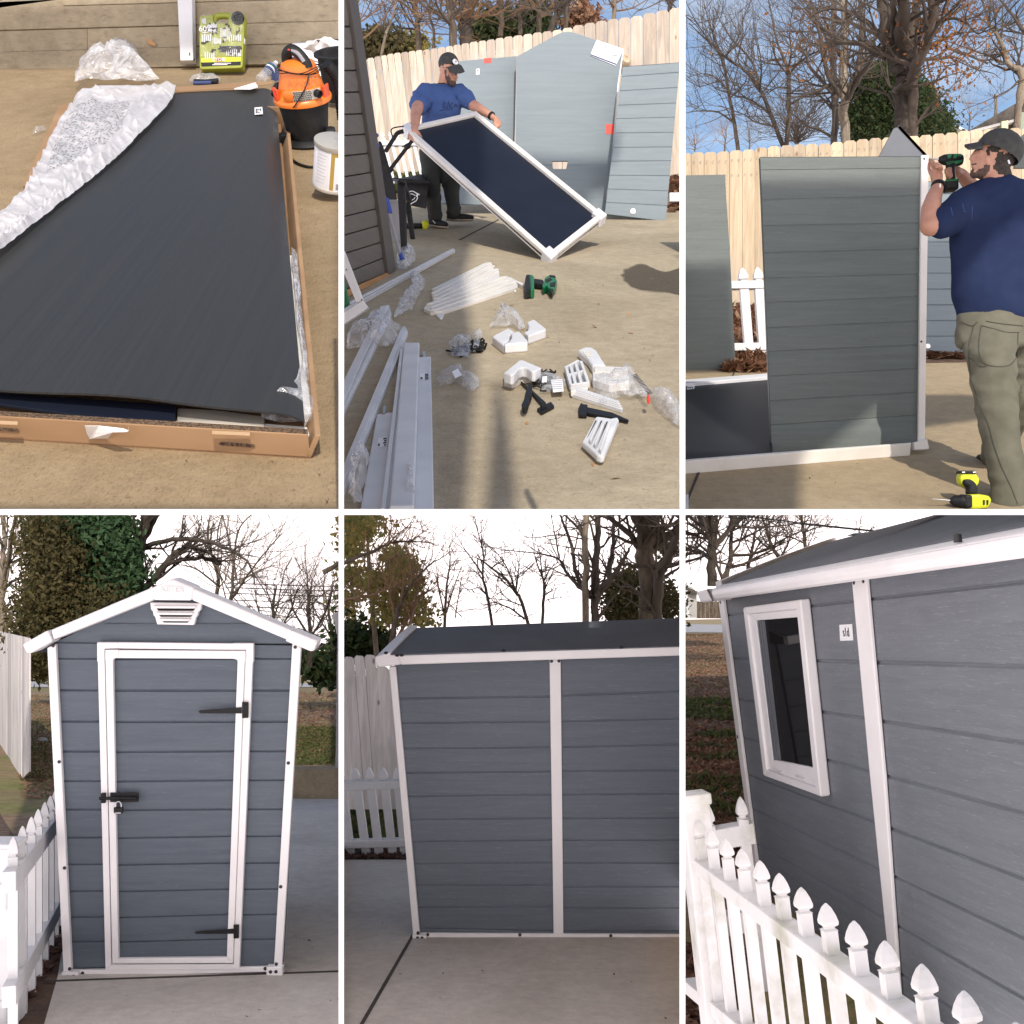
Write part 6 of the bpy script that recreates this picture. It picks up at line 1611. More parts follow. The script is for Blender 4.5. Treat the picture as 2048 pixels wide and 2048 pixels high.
def stain(lbl, pts):
    rnd = random.Random(len(lbl)); P = [G2.hit(*p) for p in pts]; c = sum(P, V()) / len(P); m = MB(); o = []
    P = smooth_path(P + [P[0]], 5)[:-1]
    for p in P: o.append(p + (p - c) * (noise.noise(p * 6) * .14) + n2 * .003)
    n_ = len(o); rings = (1.0, .86, .7, .45, 0.02)
    for r_ in rings: m.v += [c + (p - c) * r_ + n2 * .003 * (r_ == 1) for p in o]
    for j_ in range(4): m.f += [[j_ * n_ + i, j_ * n_ + (i + 1) % n_, (j_ + 1) * n_ + (i + 1) % n_, (j_ + 1) * n_ + i] for i in range(n_)]; m.mi += [0] * n_
    ob = struct(m, lbl, M['stain'], fix=False); at = ob.data.attributes.new('fade', 'FLOAT', 'POINT')
    for i, d in enumerate(at.data): d.value = (0, .45, .8, 1, 1)[min(4, i // n_)]
    b_ = bmesh.new(); b_.from_mesh(ob.data); bmesh.ops.translate(b_, verts=b_.verts[:], vec=ob.location); clip_bm(b_, 2, fill=False); bmesh.ops.translate(b_, verts=b_.verts[:], vec=-ob.location); b_.to_mesh(ob.data); b_.free()
    return ob
stain('wet_stain', qs('c4', 1545, 110, 1600, 70, 1700, 45, 1850, 90, 1990, 60, 1990, 230, 1850, 233, 1720, 218, 1620, 180))

debris(G2, [(900, 1010), (1356, 1010), (1356, 560), (900, 560)], 60, 5, 2, 'bark_dark', .007); debris(G2, [(980, 900), (1356, 1000), (1356, 600), (900, 560)], 9, 6, 2, 'timber', .018)
# ---- board fence, picket fence
bl = [(40, 340), (90, 340), (133, 335), (175, 328), (213, 320), (248, 312), (288, 307), (328, 301), (371, 296), (413, 291), (453, 287), (496, 281), (539, 274), (585, 268), (629, 260), (675, 251), (723, 242), (773, 236), (820, 230), (871, 222), (921, 213), (973, 207), (1031, 198), (1086, 190), (1141, 182), (1199, 174), (1257, 163), (1317, 148), (1383, 134), (1448, 122), (1515, 112), (1581, 103), (1651, 94), (1721, 78), (1796, 62), (1871, 48), (1960, 40)]
bf = thing('board_fence', 'tall pale pine privacy fence climbing to the right behind the grey panels', 'fence', px(1020, 345, 17))
mb = MB(); rnd = random.Random(9); Wf = front(17)
for i in range(len(bl) - 1):
    u0, u1 = 688 + bl[i][0] / 2.875, 688 + (bl[i + 1][0] - 2.6) / 2.875
    t = bl[i][1] / 2.875; t1 = t - 1.2; e = (u1 - u0) * .2; ln = max(0, 40 * (1 - (u0 - 700) / 330)); jt = rnd.uniform(0, .012)
    mb.prism([Wf.hit(*p) - V((0, jt, 0)) for p in ((u0 + ln, 352), (u1 + ln, 352), (u1, t1 + e), (u1 - e, t1), (u0 + e, t), (u0, t + e))], V((0, .025, 0)))
mb.build('boards', M['wood2'], bf, clip=2)
Yp = 15.4
pk = thing('picket_fence', 'white picket fence behind the man in front of the tall board fence', 'fence', G2.drop(px(800, 370, Yp)))
for xt in (252, 330, 408, 487, 565, 643, 721, 799, 880, 960, 1040):
    picket(MB(), px(*q('h2', xt + 128, 880), Yp), px(*q('h2', xt, 340), Yp), V((.019, 0, 0)), V((0, .019, 0)), 1.0).build('picket', M['vinyl'], pk, clip=2)
for ya, yb in ((470, 475), (905, 890)):
    mb = MB(); mb.bar(px(*q('h2', 250, ya), Yp), px(*q('h2', 1000, yb), Yp), V((0, .045, 0)), V((0, 0, .03))); mb.build('rail', M['vinyl'], pk, bevel=.006)
for (x0, x1, yy) in ((1855, 2000, 1125),):
    mb = MB(); mb.bar(px(*q('c3', x0, yy), 13.2), px(*q('c3', x1, yy), 13.2), V((0, .045, 0)), V((0, 0, .05))); mb.build('rail', M['vinyl'], pk, bevel=.006, clip=2)

# ---- house corner on the left
Ah, Bh, Ph = G2.hit(696, 594), G2.hit(777, 548), px(706, 0, 8.7)
HP = Plane(Ah, (Bh - Ah).cross(Ph - Ah))
hn = HP.n if HP.n.dot(HP.p) < 0 else -HP.n
hs = thing('house', 'taupe vinyl sided house corner standing at the left edge', 'house', Bh)
hr = [(150, 150), (275, 274), (400, 399), (525, 521)]
rows = [(-12, -12)] + [(q('c3', 0, a)[1], q('c3', 0, b)[1]) for a, b in hr] + [(q('h2', 0, a)[1], q('h2', 0, b)[1]) for a, b in ((155, 145), (385, 365), (610, 570), (840, 775), (1060, 970), (1275, 1165), (1480, 1345), (1680, 1525), (1905, 1695), (2080, 1860))]
siding(HP, lambda v: 668, lambda v: lin(0, 694, 548, 771)(v), rows, .03).build('siding', M['vsid'], hs, smooth=30, clip=2, fill=False)
mb = MB(); mb.prism([HP.hit(*p) - hn * .04 for p in ((640, -40), (702, -40), (780, 545), (640, 620))], -hn * .5); mb.build('wall', M['vsid'], hs, clip=2)
strip(HP, [(689, -20), (705, -20), (785, 541), (770, 549)], .03, .0).build('corner_trim', M['vcorner'], hs, bevel=.004)
strip(HP, [(668, 606), (668, 590), (771, 546), (777, 551)], .02, .0).build('sill_board', M['timber'], hs, clip=2)
# window frame propped at the left edge
wf = thing('window_frame', 'white window frame leaning against the house at the left edge', 'frame', px(700, 640, 6.7))
Pw = front(6.7)
strip(Pw, qs('k6', -40, 0, 12, 18, 152, 382, 100, 400, -40, 70), .04).build('stile', M['vinyl'], wf, bevel=.004, clip=2)
strip(Pw, qs('k6', -40, 500, 150, 382, 188, 436, -40, 596), .042).build('rail', M['vinyl'], wf, bevel=.004, clip=2)
dots(Pw, qs('k6', 25, 158, 138, 380), .004, .041, wf)
gp = strip(front(6.85), qs('k6', -40, 220, 14, 250, 50, 405, -40, 470), .05); tag(gp.build('plastic_tub', M['green'], None, bevel=.01, clip=2), 'bright green plastic tub edge behind the white window frame', 'tub')
sw = G2.hit(*q('k6', 90, 160))

# ---- standing grey panels
Pg = front(12.3)
lp = thing('wall_panel', 'grey wall panel with red tape on its top edge directly behind the man', 'panel', px(960, 435, 12.5))
strip(front(12.5), qs('c3', 560, 362, 989, 324, 978, 800, 972, 1175, 560, 1160), .03).build('face', M['pan2'], lp, bevel=.004)
strip(front(12.5), qs('c3', 805, 338, 849, 335, 846, 363, 804, 366), .002, .031).build('red_tape', M['red'], lp)
sk = strip(front(12.5), qs('c3', 760, 398, 779, 396, 778, 430, 759, 431), .002, .031).build('sticker', M['paper'], lp)
strip(front(12.5), qs('c3', 764, 402, 774, 402, 774, 409, 764, 409), .001, .034).build('mark', M['print_blue'], sk)
gp = thing('gable_panel', 'tall grey gable wall panel with a taped paper sheet and a small cut opening', 'panel', px(1130, 438, 12.3))
top = qs('c3', 990, 321, 1110, 255, 1225, 193, 1255, 182, 1290, 180, 1325, 188, 1450, 232, 1592, 280, 1594, 306, 1562, 480, 1530, 938, 1275, 938, 1280, 915, 1186, 915, 1192, 938, 980, 938)
bot = qs('c3', 980, 939, 1192, 939, 1197, 960, 1270, 960, 1275, 939, 1530, 939, 1498, 1212, 972, 1190)
mb = MB()
for pl in (top, bot): mb.prism([Pg.hit(*p) for p in pl], V((0, .03, 0)))
mb.build('face', M['pan2'], gp)
strip(Pg, qs('c3', 1590, 300, 1598, 286, 1570, 480, 1536, 900, 1505, 1120, 1498, 1120, 1530, 900, 1562, 480), .035, -.02).build('edge_strip', M['vinyl'], gp)
strip(Pg, qs('c3', 1497, 705, 1541, 706, 1538, 762, 1495, 761), .002, .001).build('red_tape', M['red'], gp)
sh = strip(Pg, qs('c3', 1444, 228, 1597, 281, 1552, 375, 1406, 316), .004, .004).build('paper_sheet', M['paper'], gp)
strip(Pg, qs('c3', 1409, 308, 1556, 364, 1553, 371, 1407, 315), .001, .009).build('printed_band', M['print_blue'], sh)
for (a, b, c_, d_) in ((1490, 262, 1500, 275), (1488, 322, 1500, 330), (1550, 290, 1556, 310), (1425, 285, 1432, 296), (1535, 322, 1560, 316), (1452, 300, 1462, 303)):
    strip(Pg, qs('c3', a, b, c_, b + 2, c_ + 2, d_, a + 2, d_ - 2), .001, .009).build('drawing', M['print_grey'], sh)
rp = thing('wall_panel', 'grey ribbed wall panel leaning furthest right in front of the tall fence', 'panel', px(1270, 442, 12.0))
Pr = front(12.0)
le = lambda v: lin(132, 685 + 1594 / 2.841, 428, 685 + 1490 / 2.841)(v); re = lambda v: lin(125, 685 + 1918 / 2.841, 443, 685 + 1836 / 2.841)(v)
rows = [(q('c3', 0, a)[1], q('c3', 0, b)[1]) for a, b in ((378, 354), (434, 410), (516, 497), (598, 586), (674, 666), (756, 752), (838, 835), (916, 913), (996, 998), (1074, 1085), (1150, 1168), (1216, 1258))]
siding(Pr, le, re, rows, .006).build('face', M['pan2'], rp, smooth=30)
mb = MB(); mb.prism([Pr.hit(*p) + V((0, .02, 0)) for p in qs('c3', 1594, 378, 1918, 354, 1836, 1258, 1490, 1216)], V((0, .03, 0))); mb.build('core', M['pan2'], rp)
dots(Pr, [q('c3', 1650, 1203)], .028, .004, rp, 'washer', 'steel')
mb = MB(); kc = px(*q('c3', 1608, 345), 16.9); mb.lathe(kc, (0, -1, 0), [(.085, -.03), (.085, .05), (.06, .08), (.03, .06)], 14, sx=.7); tag(mb.build('log_end', M['wood3'], smooth=40), 'round cut log end showing between the two grey panels', 'log')

# ---- the panel he holds
cA, cD = px(*q('c3', 345, 738), 10.75), px(1100, 522, 9.3)
cC = px(1208, 436, 10.05)
cB = Plane(cA, (cC - cD).cross(cA - cD)).hit(951, 227)
Hn = (cC - cD).cross(cA - cD).normalized()
if Hn.y > 0: Hn = -Hn
e1 = (cC - cD).normalized(); e2 = (cA - cD).normalized(); e3 = (cB - cA).normalized(); e4 = (cB - cC).normalized()
hp = thing('framed_panel', 'black panel in a white frame held tilted on one corner by the man', 'panel', cD)
mb = MB(); mb.prism([cA, cB, cC, cD], -Hn * .02); mb.build('board', M['navy'], hp)
t_ = .062
for a, b, inn in ((cA, cB, -e4), (cB, cC, -e3), (cC, cD, e2), (cD, cA, e1)):
    mb = MB(); d = (b - a).normalized() * .0
    mb.prism([a - Hn * .035, b - Hn * .035, b + inn * t_ - Hn * .035, a + inn * t_ - Hn * .035], Hn * (.06 if abs(inn.dot(e2)) > .7 else .062)); mb.build('frame', M['cream'], hp, bevel=.006)
for c in (cA, cC, cD):
    mb = MB(); s1 = 1 if c is not cC else -1
    ctr = c + (e1 * .045 * (1 if c is not cC else -1)) + e2 * (.045 if c is not cA else -.045)
    mb.box(ctr - Hn * .004, e1 * .065, e2 * .065, Hn * .042); mb.build('corner', M['vinyl'], hp, bevel=.008)
Hp = Plane(cD, Hn)
strip(Hp, qs('c3', 817, 712, 832, 709, 850, 731, 834, 736), .002, .003).build('sticker', M['paper'], hp)

# ---- clutter by the house
mop = thing('mop', 'upended string mop with grey pole and blue grip leaning on the house corner', 'mop', px(*q('h2', 605, 1690), 8.95))
def hp2(x, y, d=8.95): return px(*q('h2', x, y), d)
mb = MB(); mb.tube([hp2(388, 880), hp2(612, 1690)], .0135, 10); mb.build('pole', M['print_grey'], mop, smooth=60)
mb = MB(); mb.tube([hp2(446, 1060), hp2(488, 1215)], .024, 12); mb.build('grip', M['blue'], mop, smooth=60)
mb = MB(); mb.tube([hp2(600, 1640), hp2(625, 1715)], [.012, .022], 10); mb.build('tip', M['blue'], mop, smooth=60)
mb = MB(); rnd = random.Random(3)
for i in range(26):
    a = rnd.uniform(-1, 1)
    mb.tube([hp2(385 + a * 16, 870), hp2(345 + a * 22, 640, 8.95 + rnd.uniform(-.04, .04)), hp2(325 + a * 34, 430, 8.95 + rnd.uniform(-.06, .06)), hp2(285 + a * 34, 240), hp2(258 + a * 20, 60)], .008, 5)
mb.build('strings', M['paper'], mop, smooth=60)
mb = MB()
for (x, y, w) in ((330, 495, 36), (320, 384, 34), (273, 186, 20), (374, 800, 22)):
    mb.tube([hp2(x - w, y + 3, 8.9), hp2(x, y - 6, 8.86), hp2(x + w, y - 4, 8.9)], .016, 8)
mb.tube([hp2(352, 690, 8.9), hp2(384, 830, 8.9)], .012, 6)
mb.build('band', M['blue'], mop, smooth=60)
ch = thing('folding_chair', 'folded black camp chair leaning between the mop and the white pickets', 'chair', px(*q('h2', 500, 1200), 10.2))
mb = MB(); mb.prism([px(*q('h2', *p), 10.2) for p in ((350, 432), (396, 432), (440, 560), (545, 940), (578, 1190), (440, 1215), (345, 540))], V((0, .08, 0))); mb.build('fabric', M['black'], ch, bevel=.02)
mb = MB(); mb.tube(smooth_path([hp2(445, 555, 10.1), hp2(530, 420, 10.1), hp2(575, 355, 10.1), hp2(640, 335, 10.1)]), .018, 10); mb.tube([hp2(488, 755, 10.1), hp2(730, 440, 10.1)], .016, 10)
mb.tube([hp2(665, 480, 10.1), hp2(690, 520, 10.1)], .026, 8); mb.tube([hp2(485, 765, 10.1), hp2(515, 730, 10.1)], .022, 8)
mb.build('frame', M['blackmetal'], ch, smooth=60)
mb = MB(); mb.tube(smooth_path([hp2(530, 410, 10.6), hp2(505, 340, 10.6), hp2(530, 300, 10.6), hp2(640, 282, 10.6)]), .006, 8); mb.build('wire', M['blackmetal'], ch, smooth=60)
tb = thing('trash_bin', 'small grey plastic bin standing behind the mop pole', 'bin', px(*q('h2', 510, 1510), 9.6))
mb = MB(); c = px(*q('h2', 512, 1515), 9.6); mb.lathe(c, (0, -.2, 1), [(.07, 0), (.115, .30), (.125, .30), (.125, .315), (.105, .315), (.06, .02)], 20); mb.build('body', M['print_grey'], tb, smooth=40)
sh = thing('sawhorse', 'black folding sawhorse with two thick legs in front of the recycling bin', 'sawhorse', px(*q('h2', 640, 1640), 9.2))
def bar2(pts, d, th): 
    m = MB(); m.prism([px(*q('h2', *p), d) for p in pts], V((0, th, 0))); return m
bar2(((566, 880), (600, 852), (658, 850), (672, 1640), (612, 1645)), 9.2, .07).build('leg', M['black'], sh, bevel=.01)
bar2(((655, 1110), (715, 1110), (762, 1482), (710, 1486)), 9.6, .05).build('leg', M['black'], sh, bevel=.008)
bar2(((570, 870), (600, 838), (660, 846), (655, 900)), 9.15, .6).build('beam', M['black'], sh, bevel=.01)
rb = thing('recycling_bin', 'black recycling crate with a white arrows emblem behind the sawhorse', 'bin', px(*q('h2', 760, 1150), 10.6))
f0 = [px(*q('h2', *p), 10.6) for p in ((600, 862), (905, 895), (885, 1170), (660, 1125))]
f1 = [px(*q('h2', *p), 11.4) for p in ((540, 850), (830, 792), (850, 1060), (640, 1040))]
mb = MB(); mb.prism([f0[i] for i in range(4)], [f1[i] - f0[i] for i in range(4)]); mb.build('body', M['black'], rb, bevel=.01)
mb = MB(); mb.tube([px(*q('h2', 535, 852), 11.0), px(*q('h2', 660, 868), 10.55), px(*q('h2', 912, 890), 10.55)], .018, 8); mb.build('rim', M['black'], rb, smooth=50)
mb = MB(); cc = px(*q('h2', 728, 1040), 10.56)
for k in range(3):
    a = math.radians(90 + 120 * k); e = V((math.cos(a), 0, math.sin(a))); f = V((-math.sin(a), 0, math.cos(a)))
    mb.tube([cc + e * .028 - f * .05, cc + e * .05 - f * .012, cc + e * .05 + f * .012, cc + e * .028 + f * .05], .0045, 5)
    mb.tube([cc + e * .028 + f * .05, cc + e * .05 + f * .05], .0045, 5); mb.tube([cc + e * .028 + f * .05, cc + e * .034 + f * .022], .0045, 5)
    mb.tube([cc + e * .012 - f * .032, cc + e * .026 - f * .006, cc + e * .026 + f * .012], .0035, 5)
mb.build('emblem', M['paper'], rb)
mb = MB(); c = G2.hit(*q('h2', 700, 1385)); mb.box(c + V((.02, 0, .03)), (.10, 0, 0), (0, .03, 0), (0, 0, .02)); mb.box(c + V((-.09, 0, .04)), (.03, 0, 0), (0, .04, 0), (0, 0, .045)); o = tag(mb.build('clamp', M['black'], bevel=.008), 'small black clamp with a lime end on the concrete behind the sawhorse', 'clamp')
mb = MB(); mb.ell(c + V((.15, 0, .04)), (.035, 0, 0), (0, .03, 0), (0, 0, .045)); mb.build('lime_end', M['lime_hi'], o, smooth=60)

# ---- white parts on the concrete
def lay(name, label, cat, top, h, m, base=0.0, bevel=.004, group=None, parent=None, clip=2):
    P = G2.up(h + base); b = MB(); b.prism([P.hit(*p) for p in top], -n2 * h)
    o = b.build(name, M[m], parent, bevel=bevel, clip=clip)
    if not parent: tag(o, label, cat, group)
    return o
def ridge(parent, a, b, w, h, base, m='vinyl'):
    P = G2.up(base); A, B = P.hit(*a), P.hit(*b); s = (B - A).cross(n2).normalized() * w
    x = MB(); x.prism([A - s, B - s, B + s, A + s], n2 * h); x.build('ridge', M[m], parent, bevel=h * .3, clip=2)
GR = 'white shed trim strips on the concrete'
o = lay('trim_strip', 'long white grooved strip crossing the concrete past the house corner', 'trim', qs('k6', -30, 425, 810, -6, 824, 6, -30, 475), .02, 'vinyl', group=GR)
ridge(o, q('k6', -20, 436), q('k6', 812, 0), .012, .012, .03); ridge(o, q('k6', -20, 460), q('k6', 820, 6), .008, .008, .03)
o = lay('trim_strip', 'white channel strip wrapped in film, leftmost of the strips at the bottom', 'trim', qs('c4', 222, 290, 265, 282, 278, 330, 262, 370, -30, 960, -30, 800), .025, 'vinyl', group=GR)
ridge(o, q('c4', 238, 300), q('c4', -30, 860), .022, .012, .025); ridge(o, q('c4', 268, 330), q('c4', -30, 930), .008, .008, .025)
o = lay('trim_strip', 'narrow white channel strip second from the left, its film bunched at the top', 'trim', qs('c4', 338, 408, 355, 400, 371, 432, 340, 520, -30, 1430, -30, 1300), .028, 'vinyl', group=GR)
ridge(o, q('c4', 345, 430), q('c4', -30, 1345), .014, .01, .028)
o = lay('trim_strip', 'wide white strip with a printed label partly under the rounded strip', 'trim', qs('c4', 195, 905, 272, 893, 300, 893, 260, 1449, 98, 1460), .012, 'vinyl', group=GR)
lb = lay('label', None, None, qs('c4', 203, 1040, 258, 1030, 250, 1085, 196, 1095), .001, 'paper', .013, 0, parent=o)
for k in range(4): lay('print', None, None, qs('c4', 232 + (k % 2) * 5, 1040 + k * 12, 252 - k, 1037 + k * 12, 251 - k, 1044 + k * 12, 231 + (k % 2) * 5, 1047 + k * 12), .001, 'print', .0145, 0, parent=lb)
lay('print', None, None, qs('c4', 202, 1072, 212, 1070, 211, 1083, 201, 1084), .001, 'print', .0145, 0, parent=lb)
lay('metal_tab', None, None, qs('c4', 232, 858, 246, 855, 243, 895, 228, 898), .01, 'steel', .01, 0, parent=o)
o = lay('trim_strip', 'thick white strip with a rounded edge between the two labelled strips', 'trim', qs('c4', 337, 515, 395, 507, 409, 540, 408, 600, 360, 1460, 212, 1460, 300, 760, 328, 600), .03, 'vinyl', group=GR)
ridge(o, q('c4', 395, 520), q('c4', 338, 1460), .04, .022, .03); ridge(o, q('c4', 337, 545), q('c4', 232, 1460), .008, .012, .03)
o = lay('trim_strip', 'flat white strip with a printed label and a metal tab, rightmost of the strips', 'trim', qs('c4', 426, 580, 502, 576, 520, 1460, 404, 1460), .02, 'vinyl', group=GR)
lb = lay('label', None, None, qs('c4', 441, 672, 493, 668, 489, 708, 437, 708), .001, 'paper', .021, 0, parent=o)
for k in range(4): lay('print', None, None, qs('c4', 469, 674 + k * 9, 489, 673 + k * 9, 488, 679 + k * 9, 468, 680 + k * 9), .001, 'print', .0225, 0, parent=lb)
lay('print', None, None, qs('c4', 444, 694, 455, 693, 454, 704, 443, 704), .001, 'print', .0225, 0, parent=lb)
lay('metal_tab', None, None, qs('c4', 456, 548, 470, 546, 472, 577, 458, 580), .01, 'steel', .01, 0, parent=o)
for lbl, pts, h in (('thin white strip at the back of the middle bundle of trim', (508, 190, 815, 40, 830, 52, 516, 206), .02), ('white rails stacked flat in the middle of the trim bundle', (505, 210, 838, 42, 846, 42, 862, 78, 888, 82, 893, 128, 515, 262), .03),
                    ('white channel pieces at the front of the middle trim bundle', (480, 275, 540, 270, 930, 122, 965, 128, 995, 165, 996, 182, 570, 318, 500, 322, 462, 302), .025)):
    o = lay('trim_bundle', lbl, 'trim', qs('c4', *pts), h, 'cream', group='cream trim bundle on the concrete')
    for k in range(3):
        a = (pts[0] + 10 + k * 8, pts[1] + 12 + k * 18); b = (pts[4] - 12 + k * 22, pts[5] + 8 + k * 18)
        ridge(o, q('c4', *a), q('c4', *b), .014, .012, h, 'cream')
o = lay('trim_piece', 'small white end plate lying against the front of the trim bundle', 'trim', qs('c4', 515, 318, 575, 312, 580, 325, 568, 358, 552, 358), .012, 'cream', group='cream trim bundle on the concrete')
o = lay('trim_piece', 'small white angle piece at the right tip of the trim bundle', 'trim', qs('c4', 905, 128, 925, 115, 1030, 160, 1022, 172, 985, 150, 960, 158), .03, 'cream', group='cream trim bundle on the concrete')
lay('trim_piece', 'thin white sliver below the right tip of the trim bundle', 'trim', qs('c4', 955, 180, 962, 176, 990, 204, 980, 210), .01, 'cream', group='cream trim bundle on the concrete')

def drillmodel(root, P, n_, pts_body, pts_chuck, pts_handle, pts_batt, mb_, mh, mbt, h, clip=None, extra=()):
    def pc(name, pts, hh, m, base=0): 
        b = MB(); Q = P.up(hh + base); b.prism([Q.hit(*p) for p in pts], -n_ * hh); return b.build(name, M[m], root, bevel=hh * .22, clip=clip)
    pc('body', pts_body, h, mb_, .005); pc('chuck', pts_chuck, h * .8, 'black', .01); pc('handle', pts_handle, h * .7, mh, .01); pc('battery', pts_batt, h * 1.3, mbt)
    for nm, p_, m_ in extra: pc(nm, p_, h * .12, m_, h + .003)
dr = thing('cordless_drill', 'green and black cordless drill lying beside the white trim bundle', 'drill', G2.hit(*q('c4', 1125, 170)))
drillmodel(dr, G2, n2, qs('c4', 1142, 150, 1150, 126, 1176, 112, 1208, 116, 1219, 142, 1212, 176, 1198, 188, 1172, 186, 1160, 172, 1140, 184, 1134, 168), qs('c4', 1172, 184, 1202, 182, 1198, 204, 1190, 212, 1180, 208), qs('c4', 1085, 132, 1142, 140, 1146, 165, 1088, 158), qs('c4', 1042, 108, 1084, 112, 1088, 190, 1036, 198, 1034, 150), 'green', 'black', 'black', .05, 2,
           [('side_grip', qs('c4', 1152, 140, 1180, 128, 1192, 138, 1160, 156), 'black'), ('motor_cap', qs('c4', 1176, 112, 1208, 116, 1212, 126, 1178, 122), 'black'), ('side_grip', qs('c4', 1178, 160, 1212, 150, 1208, 176, 1180, 178), 'black')])
b = MB(); b.prism([G2.up(.07).hit(*p) for p in qs('c4', 1060, 110, 1088, 114, 1090, 186, 1068, 190)], -n2 * .07); b.build('battery_shell', M['green'], dr, bevel=.012)
b = MB(); b.tube([G2.up(.04).hit(*q('c4', 1188, 204)), G2.up(.03).hit(*q('c4', 1188, 222))], .006, 6); b.build('bit', M['steel'], dr)

EB = 'white corner brackets on the concrete'
def arc(k, pts): return qs(k, *pts)
def hollow(o, pts):
    lay('opening', None, None, qs('h5', *pts), .002, 'slot', .0, 0, parent=o)
o = lay('corner_bracket', 'white elbow bracket lying left of the pair, its curved notch facing right', 'bracket', qs('h5', 120, 352, 150, 330, 272, 268, 330, 302, 300, 322, 285, 350, 284, 382, 262, 402, 236, 412, 236, 440), .05, 'vinyl', bevel=.008, group=EB)
o = lay('corner_bracket', 'white elbow bracket in front with a dark open end, touching the left one', 'bracket', qs('h5', 238, 425, 285, 395, 305, 360, 305, 318, 380, 298, 462, 390, 460, 408), .052, 'vinyl', bevel=.008, group=EB)
fr_ = Plane(G2.hit(*q('h5', 262, 516)), -V((.55, .83, 0)))
m_ = MB(); m_.prism([fr_.hit(*p) + V((-.008, -.012, 0)) for p in qs('h5', 237, 440, 258, 450, 260, 512, 240, 505)], V((0, .004, 0))); m_.build('opening', M['slot'], o)
lay('corner_bracket', 'white elbow bracket furthest back, beside the clear film', 'bracket', qs('h5', 425, 312, 462, 290, 472, 250, 456, 212, 520, 182, 636, 272, 636, 285, 468, 345), .05, 'vinyl', bevel=.008, group=EB)
o = lay('corner_bracket', 'white bracket with a wide curved cut along its front edge, left of the hinges', 'bracket', qs('h5', 230, 700, 380, 580, 420, 580, 590, 652, 532, 690, 500, 688, 450, 655, 415, 648, 380, 660, 330, 715, 300, 722), .05, 'vinyl', .035, bevel=.006, group=EB)
lay('flange', None, None, qs('h5', 232, 702, 300, 726, 330, 718, 380, 662, 415, 650, 452, 657, 500, 690, 532, 692, 588, 656, 590, 690, 585, 735, 470, 735, 400, 745, 330, 782, 310, 790, 232, 765), .035, 'cream', 0, .004, parent=o)
o = lay('ridge_cap', 'white wedge shaped ridge cap with raised lettering', 'cap', qs('h5', 945, 480, 1010, 452, 1085, 456, 1125, 480, 1222, 632, 1085, 632, 1040, 560), .045, 'vinyl', bevel=.012)
kp = Plane(G2.up(.035).hit(*q('h5', 1040, 590)), (-.75, -.62, .0))
text(o, 'KETER', G2.up(.047).hit(*q('h5', 1035, 520)), G2.hit(*q('h5', 1100, 610)) - G2.hit(*q('h5', 990, 480)), n2.cross(G2.hit(*q('h5', 1100, 610)) - G2.hit(*q('h5', 990, 480))), .045, M['cream'], .003)
o = lay('trim_piece', 'cream angled plate lying under the ridge cap', 'trim', qs('h5', 1100, 634, 1428, 648, 1428, 672, 1330, 672, 1250, 700, 1105, 680), .05, 'cream', group='cream plates by the clear film')
lay('trim_piece', 'cream pointed plate half covered by clear film', 'trim', qs('h5', 1088, 690, 1180, 712, 1300, 760, 1440, 730, 1440, 790, 1250, 815, 1090, 768), .04, 'cream', group='cream plates by the clear film')
vt = thing('grid_vent', 'white grid backed vent lying open side up beside the cream plates', 'vent', G2.hit(*q('h5', 930, 760)))
lay('tray', None, None, qs('h5', 826, 700, 948, 634, 975, 640, 1040, 840, 1030, 858, 880, 876), .015, 'print_grey', .0, 0, parent=vt)
for a, b in (((826, 700), (948, 634)), ((975, 640), (1045, 850)), ((870, 872), (1045, 845)), ((832, 700), (878, 870)), ((876, 690), (920, 855)), ((925, 665), (975, 845)), ((848, 775), (1005, 730))):
    P = G2.up(.012); A, B = P.hit(*q('h5', *a)), P.hit(*q('h5', *b)); s = (B - A).cross(n2).normalized() * .007
    x = MB(); x.prism([A - s, B - s, B + s, A + s], n2 * .028); x.build('rib', M['vinyl'], vt, bevel=.002)
lay('lip', None, None, qs('h5', 870, 838, 1032, 802, 1045, 848, 880, 878), .028, 'cream', .008, .004, parent=vt)
vl = thing('louvre_vent', 'white louvred vent lying face up, nearest of the small parts', 'vent', G2.hit(*q('h5', 1160, 1320)))
lay('plate', None, None, qs('h5', 990, 1360, 1115, 1130, 1125, 1122, 1200, 1132, 1262, 1142, 1330, 1128, 1342, 1150, 1200, 1498, 1175, 1508, 1130, 1495, 1100, 1462), .03, 'vinyl', .012, .008, parent=vl)
lay('back_box', None, None, qs('h5', 1020, 1400, 1095, 1440, 1095, 1468, 1018, 1420), .012, 'cream', 0, 0, parent=vl)
for (x0, y0, x1, y1) in ((1115, 1165, 1030, 1335), (1168, 1165, 1078, 1375), (1222, 1175, 1126, 1425)):
    lay('slot', None, None, qs('h5', x0, y0, x0 + 14, y0 - 2, x1 + 16, y1 - 30, x1 + 4, y1), .001, 'slot', .0425, 0, parent=vl)
    lay('louvre', None, None, qs('h5', x0 + 12, y0 - 2, x0 + 46, y0 - 4, x1 + 44, y1 + 22, x1 + 22, y1 + 2), .022, 'vinyl', .04, .008, parent=vl)
HG = 'black strap hinges on the concrete'
hg = thing('strap_hinge', 'black strap hinge with its plate lying nearest the door handle', 'hinge', G2.hit(*q('h5', 600, 1000)), HG)
lay('strap', None, None, qs('h5', 392, 790, 405, 783, 520, 880, 640, 990, 600, 1015, 505, 900), .012, 'blackmetal', .005, .003, parent=hg)
lay('plate', None, None, qs('h5', 550, 1045, 685, 978, 718, 1020, 592, 1085), .014, 'blackmetal', .003, .003, parent=hg)
